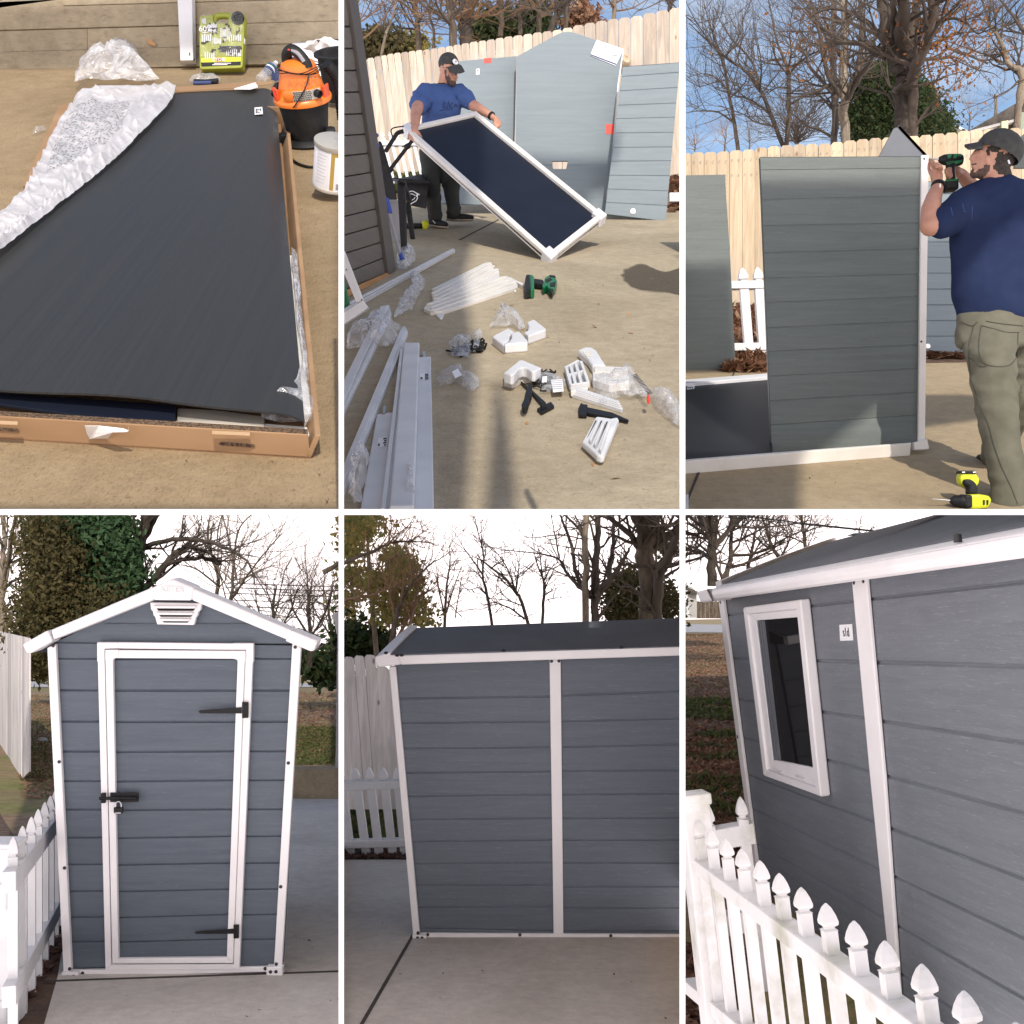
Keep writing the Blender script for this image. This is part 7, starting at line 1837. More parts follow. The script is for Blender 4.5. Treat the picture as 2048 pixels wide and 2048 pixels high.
lay('knuckle', None, None, qs('h5', 585, 1015, 635, 985, 645, 1005, 600, 1032), .03, 'blackmetal', .004, .006, parent=hg)
hg = thing('strap_hinge', 'black strap hinge pointing right above the louvred vent', 'hinge', G2.hit(*q('h5', 1150, 1080)), HG)
lay('strap', None, None, qs('h5', 1030, 1036, 1045, 1034, 1280, 1085, 1438, 1155, 1430, 1166, 1260, 1130, 1035, 1090), .012, 'blackmetal', .006, .003, parent=hg)
lay('plate', None, None, qs('h5', 975, 990, 1000, 1005, 1040, 1008, 1030, 1110, 955, 1105, 950, 1040), .016, 'blackmetal', .003, .003, parent=hg)
lay('door_handle', 'black elongated door handle lying across the strap hinge', 'handle', qs('h5', 465, 812, 490, 800, 505, 830, 500, 900, 478, 940, 468, 990, 440, 1028, 410, 1028, 402, 995, 425, 950, 435, 890), .035, 'blackmetal', .014, .012)
sb = thing('screw_bag', 'bag of black screws with a folded printed leaflet', 'bag', G2.hit(*q('h5', 660, 840)))
rnd = random.Random(17); mb = MB()
for i in range(120):
    c = G2.hit(*q('h5', rnd.gauss(620, 50), rnd.gauss(800, 36) + rnd.gauss(0, 8))); d = V((rnd.gauss(0, 1), rnd.gauss(0, 1), rnd.gauss(0, .4))).normalized()
    mb.tube([c + n2 * .012 - d * .016, c + n2 * .018 + d * .016], .004, 5)
tag(mb.build('screws', M['black'], sb), kind='stuff')
lf = lay('leaflet', None, None, qs('h5', 685, 770, 795, 765, 808, 870, 705, 880), .006, 'paper', .03, 0, parent=sb)
for k in range(5): lay('print', None, None, qs('h5', 697, 780 + k * 19, 792, 776 + k * 19, 793, 779 + k * 19, 698, 783 + k * 19), .0006, 'print_grey', .037, 0, parent=lf)
lay('label', None, None, qs('h5', 603, 740, 648, 735, 645, 785, 598, 790), .004, 'paper', .045, 0, parent=sb)
crumple('film', None, qs('h5', 480, 775, 600, 735, 700, 745, 830, 790, 835, 850, 780, 890, 640, 915, 590, 890, 575, 840), None, M['film'], 18, amp=.015, plane=G2, hgt=.03, parent=sb)
BG = 'clear plastic bags strewn on the concrete'
crumple('plastic_bag', 'clear crumpled film behind the furthest corner bracket', qs('h5', 90, 300, 130, 250, 160, 160, 215, 65, 260, 130, 330, 150, 400, 240, 440, 290, 400, 320, 290, 270), None, M['film'], 19, amp=.035, plane=G2, hgt=.05, group=BG)
for lbl, pts, hh in (('twisted bag of dark hardware, the larger left one of the two', (605, 510, 640, 478, 690, 490, 730, 485, 735, 560, 720, 595, 650, 597, 615, 580), .045), ('small bag of dark hardware, standing just right of the larger bag', (732, 465, 790, 457, 796, 500, 775, 560, 738, 565), .04)):
    b_ = thing('hardware_bag', lbl, 'bag', G2.hit(*q('c4', pts[0] + 40, pts[1] + 60)), 'bags of dark hardware')
    crumple('film', None, qs('c4', *pts), None, M['film'], len(lbl), amp=.022, plane=G2, hgt=hh, parent=b_)
    mb = MB(); cx = sum(pts[0::2]) / len(pts) * 2; cy = sum(pts[1::2]) / len(pts) * 2
    for i in range(60):
        c = G2.hit(*q('c4', cx + rnd.gauss(0, 24 if hh > .042 else 14), cy + 22 + rnd.gauss(0, 12))); d = V((rnd.gauss(0, 1), rnd.gauss(0, 1), rnd.gauss(0, .6))).normalized()
        mb.tube([c + n2 * .015 - d * .022, c + n2 * .022 + d * .022], .006, 5)
    tag(mb.build('hardware', M['black'], b_), kind='stuff')
o = crumple('plastic_bag', 'empty clear bag with a small white paper tag on the open concrete', qs('c4', 535, 720, 560, 670, 620, 640, 670, 645, 700, 700, 740, 720, 778, 715, 780, 760, 740, 795, 690, 770, 640, 735, 560, 770), None, M['film_soft'], 21, amp=.02, plane=G2, hgt=.03, group=BG)
lay('paper_tag', None, None, qs('c4', 622, 662, 655, 645, 676, 680, 640, 698), .002, 'paper', .05, 0, parent=o)
crumple('plastic_bag', 'large clear film bag tangled round the top of the left strips', qs('c4', 20, 520, 40, 450, 130, 420, 180, 350, 240, 370, 330, 440, 330, 500, 250, 545, 190, 540, 150, 500, 90, 560, 30, 550), None, M['film_soft'], 22, amp=.05, plane=G2, hgt=.07, group=BG)
crumple('plastic_bag', 'clear film puffed up at the foot of the mop by the house corner', qs('h2', 560, 1720, 590, 1660, 680, 1630, 760, 1660, 772, 1740, 720, 1810, 640, 1850, 575, 1830), None, M['film'], 23, amp=.04, plane=G2, hgt=.09, group=BG)
crumple('plastic_bag', 'long twisted tail of clear film trailing down from the house corner', qs('c4', 385, 110, 420, 105, 470, 155, 460, 200, 425, 260, 400, 320, 350, 340, 290, 372, 300, 330, 370, 280, 430, 200, 445, 165, 400, 130), None, M['film'], 24, amp=.03, plane=G2, hgt=.05, group=BG)
crumple('plastic_bag', 'clear film bunched beneath the strips at the bottom left corner', qs('c4', 40, 1400, 55, 1250, 130, 1150, 150, 1200, 110, 1449, 60, 1460), None, M['film'], 25, amp=.05, plane=G2, hgt=.09, group=BG, clip=2)
crumple('plastic_bag', 'clear film scrap squeezed between the two rightmost strips', qs('c4', 370, 1250, 400, 1300, 405, 1449, 360, 1449), None, M['film'], 26, amp=.03, plane=G2, hgt=.07, group=BG, clip=2)
o = crumple('plastic_bag', 'large printed clear bag over the cream plates by the grid vent', qs('h5', 1060, 800, 1090, 770, 1240, 820, 1300, 720, 1440, 690, 1560, 850, 1640, 910, 1600, 960, 1480, 980, 1330, 960, 1210, 1055, 1120, 1020, 1085, 900), None, M['film'], 27, amp=.035, plane=G2, hgt=.05, group=BG)
o2 = crumple('plastic_bag', 'knotted clear bag tail with dark printing running off the right edge', qs('h5', 1630, 910, 1720, 930, 1850, 1000, 1960, 1080, 1960, 1280, 1830, 1200, 1730, 1100, 1640, 985), None, M['film'], 28, amp=.03, plane=G2, hgt=.05, group=BG, clip=2)
for i in range(16):
    c = q('h5', 1470 + i * 10, 725 + i * 12); lay('print', None, None, [(c[0], c[1]), (c[0] + 9, c[1] - 2.5), (c[0] + 10, c[1] - 1.5), (c[0] + 1, c[1] + 1)], .001, 'print', .07, 0, parent=o)
lay('red_tie', None, None, qs('h5', 1612, 915, 1640, 910, 1645, 940, 1618, 945), .03, 'red', .05, .008, parent=o2)
for i in range(4): lay('strip', None, None, qs('h5', 888 + i * 10, 905 - i * 14, 905 + i * 10, 880 - i * 14, 1382 - i * 12, 992 + (3 - i) * 22 - 20, 1370 - i * 12, 1010 + (3 - i) * 22 - 20), .02 + i * .006, 'vinyl', 0, .003, parent=o)
for (x, y) in ((1048, 950), (1425, 1185)): lay('leaf', 'small orange brown leaf lying on the open concrete' if x < 1100 else 'orange brown leaf scrap near the louvred vent', 'leaf', qs('c4', x - 8, y, x, y - 8, x + 8, y - 2, x + 6, y + 8, x - 4, y + 8), .004, 'timber', .002, 0)

# ---- woods beyond the fence
TR = [([(75, 345, 26), (62, 200, 26), (55, -20, 28)], 'pale trunk beside the house corner', 'bark_pale', 26), ([(432, 300, 34), (425, 170, 34), (410, 70, 30), (395, -20, 24)], 'leafless tree with a forked top above the left fence boards', 'bark', 28),
      ([(630, 280, 44), (620, 150, 46), (610, 60, 44), (600, -20, 40)], 'thick brown trunk with a split scar above the man', 'bark', 25), ([(700, 270, 70), (698, 150, 74), (705, 60, 76), (735, -20, 60)], 'broad dark trunk, thickest in the wood behind the fence', 'bark_dark', 27),
      ([(900, 210, 30), (905, 100, 28), (905, -20, 26)], 'straight brown trunk right of the broad dark trunk', 'bark', 30), ([(1015, 200, 24), (1012, 90, 22), (1018, -20, 20)], 'slim straight trunk among the evergreens', 'bark', 31),
      ([(1120, 200, 30), (1122, 80, 28), (1110, -20, 24)], 'upright brown trunk behind the gable panel peak', 'bark', 29), ([(1185, 190, 36), (1210, 110, 32), (1260, 40, 26), (1310, -20, 20)], 'leaning trunk slanting right above the gable panel', 'bark_dark', 28),
      ([(1275, 180, 26), (1278, 80, 22), (1270, -20, 18)], 'reddish trunk right of the gable panel peak', 'bark', 30), ([(1550, 120, 26), (1556, 40, 24), (1560, -20, 22)], 'lone trunk against open sky over the right fence boards', 'bark_pale', 27),
      ([(1872, 70, 26), (1872, 20, 26), (1850, -20, 20)], 'dark trunk furthest right behind the fence', 'bark_dark', 26), ([(210, 340, 18), (240, 200, 16), (280, 90, 12), (300, -20, 9)], 'thin leafless tree curving right beside the house corner', 'bark_pale', 27),
      ([(510, 290, 18), (520, 190, 16), (490, 80, 14), (500, -20, 12)], 'thin wavy trunk left of the man', 'bark', 26)]
for i, (pts, lb, bk, yy) in enumerate(TR):
    x, y, w = pts[1]
    lim = [pts, [(x, y, w * .45), (x - 70, y - 90, w * .3), (x - 110, y - 190, w * .15)], [(x, y - 40, w * .4), (x + 60, y - 130, w * .25), (x + 100, y - 210, w * .12)]]
    tree('bare_tree', lb, 'k5', yy, lim, 100 + i, M[bk], M['twig_warm'] if i % 3 == 0 else M['twig'], lvl=3, tw=1.4, every=2, tn=3)
for i, (bx, lb, m_, n_) in enumerate((([(860, 150, 90, 60), (800, 180, 70, 50), (940, 170, 80, 50)], 'evergreen thicket behind the middle of the fence', 'leaf_ever', 5000), ([(1030, 160, 70, 50), (1100, 90, 60, 50), (1090, 170, 60, 30)], 'evergreen thicket behind the gable panel peak', 'leaf_ever', 3600),
                                    ([(150, 290, 120, 40), (280, 270, 120, 50), (200, 230, 100, 40)], 'brown brush above the left fence boards', 'leaf_bronze', 3000), ([(400, 270, 60, 25), (340, 285, 60, 20)], 'small green shrub over the left fence boards', 'leaf_pine', 900),
                                    ([(1360, 90, 70, 60), (1320, 140, 60, 30)], 'rust brown leafy tree behind the right fence boards', 'litter', 1600))):
    b_ = thing('thicket', lb, 'shrubs', px(*q('k5', bx[0][0], bx[0][1] + 150), 33 + i * .3))
    foliage(b_, 'foliage', 'k5', 33 + i * .3, bx, n_, .10, M[m_], 120 + i, .03, .4, 'stuff')

# ================================================================ top right: screwing the first wall together
G3 = ground(905, 7.1, 300)
mb = MB(); mb.add([G3.hit(1340, 1022), G3.hit(2900, 1022), G3.hit(2700, 709), G3.hit(1340, 737)], [[0, 1, 2, 3]])
struct(mb, 'patio', M['pad3'], clip=3, fix=False)
mb = MB(); gl = G3.up(-.012); mb.add([gl.hit(1340, 745), gl.hit(2900, 745), gl.hit(2900, 560), gl.hit(1200, 560)], [[0, 1, 2, 3]])
struct(mb, 'ground', M['soil'], clip=3, fix=False)
joint(G3, q('c6', 98, 1200), q('c6', 20, 1392), .007, 3)
joint(G3, q('c6', 302, 625), q('c6', 276, 690), .006, 3)
litter('fallen_leaves', G3, 'p', [(1450, 745), (1545, 745), (1545, 620), (1450, 620)], 3400, .085, M['litter'], 71, clip=3, hgt=.05, flat=.4)
litter('fallen_leaves', G3, 'p', [(1845, 716), (1925, 716), (1925, 700), (1845, 700)], 300, .06, M['litter'], 72, clip=3)

debris(G3, [(1380, 1010), (1860, 1010), (1850, 915), (1380, 950)], 14, 8, 3, 'bark_dark', .007)
# ---- fences
tops = [872, 868, 865, 862, 857, 852, 840, 832, 828, 822, 818, 818, 808, 800, 793, 786, 784, 780, 775, 768, 762, 755, 745, 740, 735, 733, 730, 728, 726, 724, 722, 720, 718, 716, 714, 712, 710, 708, 706, 704]
x = -28; bd = []
for i, t in enumerate(tops):
    x1 = x + 72
    bd.append((1368 + x / 2.841, 1368 + (x1 - 2.2) / 2.841, t / 2.841, (t - 2) / 2.841, 640, 640)); x = x1
fence3 = board_fence('board_fence', 'new pale pine privacy fence with clipped ears running the full width behind the man', bd, front(13.3), M['wood3'], .025, clip=3)
mb = MB()
for b in bd:
    for t in (22, 60):
        for du in (5, 18):
            c = px(b[0] + du, b[2] + t * .8, 13.27); mb.box(c, (.005, 0, 0), (0, .004, 0), (0, 0, .005))
mb.build('nail_heads', M['print_grey'], fence3, clip=3)
Y3 = 10.2
pk = thing('picket_fence', 'short stretch of white picket fence between the two standing grey panels', 'fence', px(1490, 715, Y3))
for (xt, yt, xb) in ((330, 72, 372), (416, 68, 452)):
    picket(MB(), px(*q('c6', xb, 592), Y3), px(*q('c6', xt, yt), Y3), V((.036, 0, 0)), V((0, .036, 0)), .8).build('picket', M['vinyl'], pk)
for (xa, ya, xb, yb, h) in ((255, 175, 560, 170, 44), (270, 527, 560, 521, 44)):
    mb = MB(); mb.bar(px(*q('c6', xa, ya), Y3), px(*q('c6', xb, yb), Y3), V((0, .05, 0)), V((0, 0, h / 2 / 2.841 / F * Y3))); mb.build('rail', M['vinyl'], pk, bevel=.006)

# ---- panels
P3 = front(7.1)
L3 = lambda v: lin(313, 1520.4, 904, 1544)(v); R3 = lambda v: lin(313, 1842, 885, 1835)(v)
wp = thing('wall_panel', 'tall green grey resin wall panel standing upright with a white post on its right edge', 'panel', P3.hit(1690, 905))
rw = [(q(k, 0, a)[1], q(k, 0, b)[1]) for k, a, b in (('c5', 892, 888), ('c5', 966, 955), ('c5', 1135, 1113), ('c5', 1283, 1268), ('c5', 1437, 1415), ('c6', 133, 108), ('c6', 272, 235), ('c6', 415, 375), ('c6', 550, 510), ('c6', 690, 645), ('c6', 830, 780), ('c6', 968, 910), ('c6', 1130, 1078))]
siding(P3, L3, R3, rw, .0035).build('face', M['pan3'], wp, smooth=30)
mb = MB(); mb.prism([P3.hit(*p) + V((0, .016, 0)) for p in ((1520.5, 313), (1842, 313), (1835, 888), (1544, 905))], V((0, .03, 0))); mb.build('core', M['pan3'], wp)
strip(P3, qs('c5', 1343, 887, 1385, 884) + qs('c6', 1363, 1060, 1325, 1070), .03, -.01).build('post', M['cream'], wp, bevel=.004)
dots(P3, qs('c5', 1358, 908) + qs('c6', 1342, 495), .006, .02, wp)
strip(P3, qs('c6', 1290, 1068, 1366, 1046, 1378, 1106, 1292, 1112), .05, .0).build('foot_bracket', M['cream'], wp, bevel=.006)
gb = thing('gable_panel', 'dark grey gable point with open corrugated edge showing above the standing panel', 'panel', px(1800, 330, 9.0))
mb = MB(); gp = [px(*q('c5', *p), 9.0) for p in ((1085, 940), (1110, 885), (1178, 758), (1192, 730), (1212, 722), (1232, 730), (1372, 884), (1372, 940))]
mb.prism(gp, V((0, .03, 0))); mb.build('sheet', M['roof'], gb)
mb = MB()
for i in range(22):
    t = i / 21; c = px(*q('c5', 1222 + 150 * t, 722 + 160 * t), 9.0); mb.box(c + V((0, .014, 0)), V((.010, 0, -.011)), (0, .018, 0), V((.007, 0, .0065)))
mb.build('corrugated_edge', M['blk'], gb)
lp = thing('wall_panel', 'grey panel half in shadow leaning on the fence at the left edge', 'panel', px(1420, 740, 9.8))
P3b = front(9.8)
strip(P3b, qs('c5', -40, 1003, 228, 998) + qs('c6', 258, 0, 290, 648, -40, 662), .03).build('face', M['pan3'], lp, clip=3)
mb = MB()
for i in range(46):
    v = 352 + i * 8.3; u = lin(352, 1368 + 228 / 2.841, 737, 1368 + 289 / 2.841)(v); mb.box(px(u + .5, v, 9.79), (.004, 0, 0), (0, .014, 0), (0, 0, .009))
mb.build('corrugated_edge', M['pan3'], lp)
rp = thing('wall_panel', 'blue grey ribbed panel leaning on the fence behind the standing man', 'panel', px(1890, 706, 10.5))
P3c = front(10.5)
rw = [(q(k, 0, a)[1],) * 2 for k, a in (('c5', 1030), ('c5', 1100), ('c5', 1195), ('c5', 1285), ('c5', 1375), ('c6', 13), ('c6', 103), ('c6', 193), ('c6', 283), ('c6', 372), ('c6', 461), ('c6', 558))]
siding(P3c, lambda v: 1832, lambda v: 2010, rw, .008).build('face', M['pan2'], rp, smooth=30)
mb = MB(); mb.prism([P3c.hit(*p) + V((0, .02, 0)) for p in ((1832, 364), (2010, 364), (2010, 706), (1832, 706))], V((0, .03, 0))); mb.build('core', M['pan2'], rp)
dots(P3c, [q('c6', 1385, 518)], .022, .004, rp, 'washer', 'steel')
ep = thing('gable_panel', 'grey gable panel tip poking in behind the cap at the right edge', 'panel', px(2040, 330, 9.6))
strip(front(9.6), qs('c5', 1885, 800, 1932, 760, 1990, 740, 1990, 960, 1870, 960), .03).build('face', M['pan3'], ep)
# floor base lying down
fl = thing('floor_base', 'black shed floor panel lying in a white frame at the lower left', 'panel', G3.hit(1450, 915))
F3 = G3.up(.05)
mb = MB(); mb.prism([F3.hit(*p) for p in qs('c6', -60, 738, 486, 690, 503, 1123, -60, 1172)], -G3.n * .03); mb.build('board', M['blk'], fl, clip=3)
F3 = G3.up(.075)
mb = MB(); mb.prism([F3.hit(*p) for p in qs('c6', -60, 712, 484, 671, 484, 690, -60, 735)], -G3.n * .075); mb.build('frame', M['vinyl'], fl, bevel=.006, clip=3)
mb = MB(); mb.prism([F3.hit(*p) for p in qs('c6', -60, 1166, 500, 1122, 1290, 1064, 1290, 1070, 500, 1131, -60, 1176)], -G3.n * .075); mb.build('frame', M['cream'], fl, bevel=.004, clip=3)
sk = MB(); sk.prism([G3.up(.052).hit(*p) for p in qs('c6', 22, 746, 62, 743, 58, 760, 16, 764)], G3.n * .002); sk = sk.build('sticker', M['paper'], fl)
for k in range(3):
    s2 = MB(); s2.prism([G3.up(.0545).hit(*p) for p in qs('c6', 26 + k * 10, 750, 32 + k * 10, 749, 30 + k * 10, 757, 24 + k * 10, 758)], G3.n * .001); s2.build('mark', M['print'], sk)
sc = MB(); sc.prism([G3.up(.03).hit(*p) for p in qs('c6', 10, 1362, 26, 1358, 26, 1445, -20, 1449)], -G3.n * .02)
tag(sc.build('trim_strip', M['vinyl'], clip=3), 'white strip end lying in the lower left corner on concrete', 'trim')

# ---- beyond the fence
T3 = 26
tree('bare_tree', 'thin leafless tree rising furthest left behind the new fence', 'k1', T3, [[(310, 870, 24), (290, 720, 22), (258, 540, 18), (225, 380, 14), (185, 250, 10), (140, 120, 7), (110, 0, 4)], [(255, 520, 10), (180, 440, 8), (100, 420, 5), (20, 440, 3)], [(285, 700, 12), (200, 640, 10), (100, 630, 7), (20, 640, 4)], [(215, 340, 10), (300, 240, 8), (330, 120, 5), (380, 10, 3)], [(190, 270, 8), (100, 200, 6), (30, 130, 4)], [(260, 560, 9), (340, 480, 7), (360, 420, 4)]], 73, M['bark'], M['twig'], lvl=3, tw=1.2, every=2)
tree('bare_tree', 'leafless tree leaning left with forked dark stems', 'k1', T3 - 1, [[(572, 850, 26), (505, 690, 25), (445, 530, 22), (345, 400, 17), (235, 325, 12), (110, 190, 8), (20, 30, 4)], [(432, 510, 16), (400, 375, 13), (330, 285, 10), (240, 180, 7), (170, 40, 4)], [(430, 500, 12), (440, 420, 10), (435, 330, 6), (420, 250, 3)], [(480, 640, 13), (380, 570, 11), (280, 540, 8), (170, 500, 5)], [(520, 720, 12), (400, 690, 9), (340, 650, 7), (200, 600, 4)]], 74, M['bark_dark'], M['twig'], lvl=3, tw=1.1, every=2)
tree('bare_tree', 'straight leafless tree with a forked top beside the leaning tree', 'k1', T3, [[(578, 850, 28), (598, 650, 28), (592, 430, 24), (572, 340, 18), (530, 245, 12), (500, 100, 8), (480, -10, 5)], [(595, 430, 15), (650, 360, 11), (720, 310, 7), (800, 280, 4)], [(590, 410, 13), (610, 300, 9), (600, 180, 6), (620, 30, 4)], [(610, 530, 10), (680, 480, 8), (760, 490, 4)], [(600, 590, 9), (690, 550, 8), (800, 545, 4)], [(580, 500, 9), (520, 500, 7), (470, 540, 4)]], 75, M['bark'], M['twig'], lvl=3, tw=1.0, every=2)
tw = tree('maple_tree', 'two tall straight trunks rising close together with a few orange leaves', 'k1', 22, [[(918, 830, 54), (912, 570, 52), (906, 390, 46), (912, 200, 44), (917, -30, 40)], [(856, 830, 40), (852, 560, 40), (846, 300, 36), (852, -30, 34)], [(930, 560, 44), (985, 455, 38), (1060, 345, 26), (1110, 255, 14)], [(980, 440, 32), (1010, 220, 28), (1002, 60, 22), (1000, -20, 18)], [(890, 545, 30), (815, 410, 26), (775, 200, 20), (735, 20, 12)], [(840, 525, 22), (720, 385, 18), (690, 310, 12), (640, 240, 6)], [(850, 330, 18), (790, 170, 14), (740, 110, 8)], [(905, 150, 14), (980, 90, 10), (1010, 60, 6)], [(850, 190, 12), (700, 180, 8), (540, 180, 4)], [(840, 260, 10), (700, 240, 7), (560, 200, 4)]], 76, M['bark_pale'], M['twig'], lvl=3, tw=1.0, every=2, leaves=M['leaf_orange'], nleaf=200, leafsize=.045, leafbox=(620, 800, 130, 460))
ok = tree('oak_tree', 'massive dark forked oak trunk with clusters of orange leaves', 'k1', 18, [[(1248, 800, 92), (1232, 580, 92), (1228, 420, 110), (1216, 320, 140), (1220, 250, 130)], [(1180, 330, 100), (1150, 180, 74), (1118, -20, 52)], [(1245, 300, 95), (1248, 130, 76), (1252, -30, 62)], [(1302, 800, 58), (1300, 470, 62), (1322, 340, 70), (1390, 200, 58), (1424, -20, 52)], [(1275, 240, 62), (1310, 100, 52), (1335, -20, 44)], [(1170, 310, 32), (1100, 190, 30), (1000, 95, 26), (880, 52, 20), (780, 60, 13), (700, 110, 6)], [(1385, 180, 30), (1500, 90, 22), (1660, 5, 14)], [(1420, 130, 22), (1520, 106, 18), (1600, 130, 14), (1670, 190, 10), (1730, 150, 6)], [(1350, 340, 24), (1500, 325, 16), (1560, 330, 5)], [(1490, 270, 17), (1600, 310, 14), (1725, 362, 10)], [(1200, 260, 40), (1190, 100, 36), (1200, -20, 30)]], 77, M['bark_dark'], M['twig'], lvl=3, tw=1.1, every=3, leaves=M['leaf_orange'], nleaf=1300, leafsize=.034, leafbox=(1380, 1720, 20, 560))
tree('birch_tree', 'crooked pale barked tree bending in from the right edge', 'k1', 19, [[(1885, 800, 40), (1900, 620, 40), (1922, 470, 38), (1905, 400, 36), (1850, 370, 32), (1800, 240, 24), (1740, 140, 18), (1695, 0, 10)], [(1960, 220, 26), (1870, 90, 18), (1790, -10, 10)], [(1800, 260, 10), (1720, 330, 7), (1650, 420, 4)], [(1900, 460, 12), (1840, 520, 8), (1760, 560, 4)], [(1780, 200, 9), (1850, 160, 7), (1930, 120, 5)]], 78, M['bark_pale'], M['twig'], lvl=3, tw=.9, every=2, leaves=M['leaf_orange'], nleaf=160, leafsize=.035)
ce = thing('cedar_tree', 'dark green cedar behind the massive oak trunk', 'tree', px(*q('k1', 1200, 830), 24))
mb = MB(); mb.tube([px(*q('k1', 1130, 850), 24), px(*q('k1', 1110, 420), 24)], [.14, .03], 8); mb.build('trunk', M['bark_dark'], ce)
foliage(ce, 'crown', 'k1', 24, [(1070, 640, 115, 150), (1000, 720, 60, 90), (1100, 500, 90, 110), (1150, 420, 70, 70), (1120, 760, 150, 60)], 18000, .045, M['leaf_ever'], 79, .06, .28, 'stuff', droop=.6)
ce = thing('cedar_tree', 'lighter green cedar right of the oak trunk', 'tree', px(*q('k1', 1400, 800), 23))
mb = MB(); mb.tube([px(*q('k1', 1390, 830), 23), px(*q('k1', 1350, 520), 23)], [.1, .03], 8); mb.build('trunk', M['bark_dark'], ce)
foliage(ce, 'crown', 'k1', 23, [(1390, 690, 100, 90), (1350, 600, 60, 100), (1450, 730, 70, 60), (1340, 520, 30, 60)], 10000, .042, M['leaf_ever'], 80, .05, .24, 'stuff', droop=.3)
limbs = [[(640, 830, 16), (640, 760, 14), (642, 720, 10)]]
rnd = random.Random(5)
for i in range(26):
    a = math.radians(-82 + 164 * i / 25); L_ = rnd.uniform(200, 250)
    limbs.append([(640 + rnd.uniform(-12, 12), 815, 5), (640 + math.sin(a) * L_ * .45, 815 - math.cos(a) * L_ * .55 - 20, 4), (640 + math.sin(a) * L_ * .95, 815 - math.cos(a) * L_ * .98, 1.6)])
tree('round_shrub', 'rounded leafless shrub of fine upright twigs behind the fence', 'k1', 30, limbs, 81, M['bark'], M['twig'], lvl=2, tw=.9, every=2, depth=.04, cat='shrub', spread=.4)
for i, (xx, w, hh, lb) in enumerate(((60, 110, 800, 'low twiggy shrub at the left end of the fence top'), (230, 90, 755, 'small rounded bare tree left of the thin leafless tree'), (370, 60, 780, 'faint bare sapling beside the thin leafless tree'), (1620, 120, 600, 'faint bare tree between the two distant roofs'))):
    yb = 860 if i < 3 else 740
    tree('bare_tree', lb, 'k1', 40, [[(xx, yb, 9), (xx + 4, (yb + hh) / 2, 7), (xx, hh + 20, 3)], [(xx, (yb + hh) / 2 + 20, 5), (xx - w * .5, hh + 40, 2)], [(xx, (yb + hh) / 2 + 20, 5), (xx + w * .5, hh + 30, 2)]], 82 + i, M['bark'], M['twig_warm'] if i < 2 else M['twig_pale'], lvl=3, tw=1.1, every=1)
hs = thing('house', 'house with a dark shingled roof at the right edge behind the fence', 'house', px(2000, 265, 26))
mb = MB(); mb.prism([px(*q('c5', *p), 26) for p in ((1650, 760), (1650, 735), (1880, 660), (2010, 640), (2010, 760))], V((0, 4, 0))); mb.build('wall', M['bark_dark'], hs)
mb = MB(); mb.prism([px(*q('c5', *p), 25.6) for p in ((1618, 742), (1890, 585), (2010, 520), (2010, 640), (1880, 672), (1640, 752))], V((0, 4.5, .4))); mb.build('roof', M['shingle'], hs)
mb = MB(); mb.prism([px(*q('c5', *p), 25.5) for p in ((1612, 745), (1880, 676), (1880, 690), (1625, 757))], V((0, .2, 0))); mb.build('fascia', M['greywall'], hs)
mb = MB(); mb.prism([px(*q('c5', *p), 25.4) for p in ((1910, 640), (2010, 620), (2010, 760), (1910, 760))], V((0, .2, 0))); mb.build('siding', M['greenwall'], hs)
mb = MB(); mb.prism([px(*q('c5', *p), 25.45) for p in ((1805, 690), (1842, 683), (1842, 760), (1805, 760))], V((0, .2, 0))); mb.build('window', M['housewall'], hs)
mb = MB(); mb.tube([px(*q('c5', 1772, 660), 26), px(*q('c5', 1772, 545), 26)], .035, 8); mb.tube([px(*q('c5', 1764, 547), 26), px(*q('c5', 1780, 547), 26)], .05, 8); mb.build('vent_pipe', M['bark_pale'], hs)
hs = thing('house', 'pale yellow house gable with white roof edge beside the cedar', 'house', px(1900, 265, 30))
mb = MB(); mb.prism([px(*q('c5', *p), 30) for p in ((1380, 780), (1380, 720), (1465, 672), (1600, 745), (1600, 780))], V((0, 4, 0))); mb.build('wall', M['housewall'], hs)
mb = MB(); mb.prism([px(*q('c5', *p), 29.8) for p in ((1462, 664), (1606, 738), (1602, 750), (1458, 678))], V((0, 4, .2))); mb.build('roof', M['vinyl'], hs)

# ================================================================ the two figures
from mathutils.bvhtree import BVHTree
class Fig:
    # body modelled from tapering limbs, all fused into one continuous skin; crop pixels + distance give the joints
    def __init__(s, crop, y):
        s.c = crop; s.y = y; s.k = y / F / CROP[crop][2]
    def P(s, x, yy, d=0.0): return px(*q(s.c, x, yy), s.y + d)
    def r(s, w): return w * s.k
    def limb(s, mb, pts):                         # pts: (x, y, depth, radius in crop px)
        for a, b in zip(pts[:-1], pts[1:]):
            mb.cone(s.P(*a[:3]), s.r(a[3]), s.P(*b[:3]), s.r(b[3]))
    def ell(s, mb, x, y, d, rx, ry, rd, tilt=0):
        c, sn = math.cos(math.radians(tilt)), math.sin(math.radians(tilt))
        mb.ell(s.P(x, y, d), V((c, 0, -sn)) * s.r(rx), (0, s.r(rd), 0), V((sn, 0, c)) * s.r(ry))
    def loft(s, mb, secs):                        # (x, y, depth, half width, half depth, slope)
        mb.loft([(s.P(x, y, d), V((s.r(w), 0, s.r(sl))), V((0, s.r(e), 0))) for x, y, d, w, e, sl in secs], 24)

def hand(fig, mb, wrist, palm, fingers, thumb, w=30, fr=10):
    mb.cone(fig.P(*wrist), fig.r(w * .8), fig.P(*palm), fig.r(w))
    for f in fingers + [thumb]:
        fig.limb(mb, [(*p, fr * k) for p, k in zip(f, (1.15, 1.0, .9, .8))])

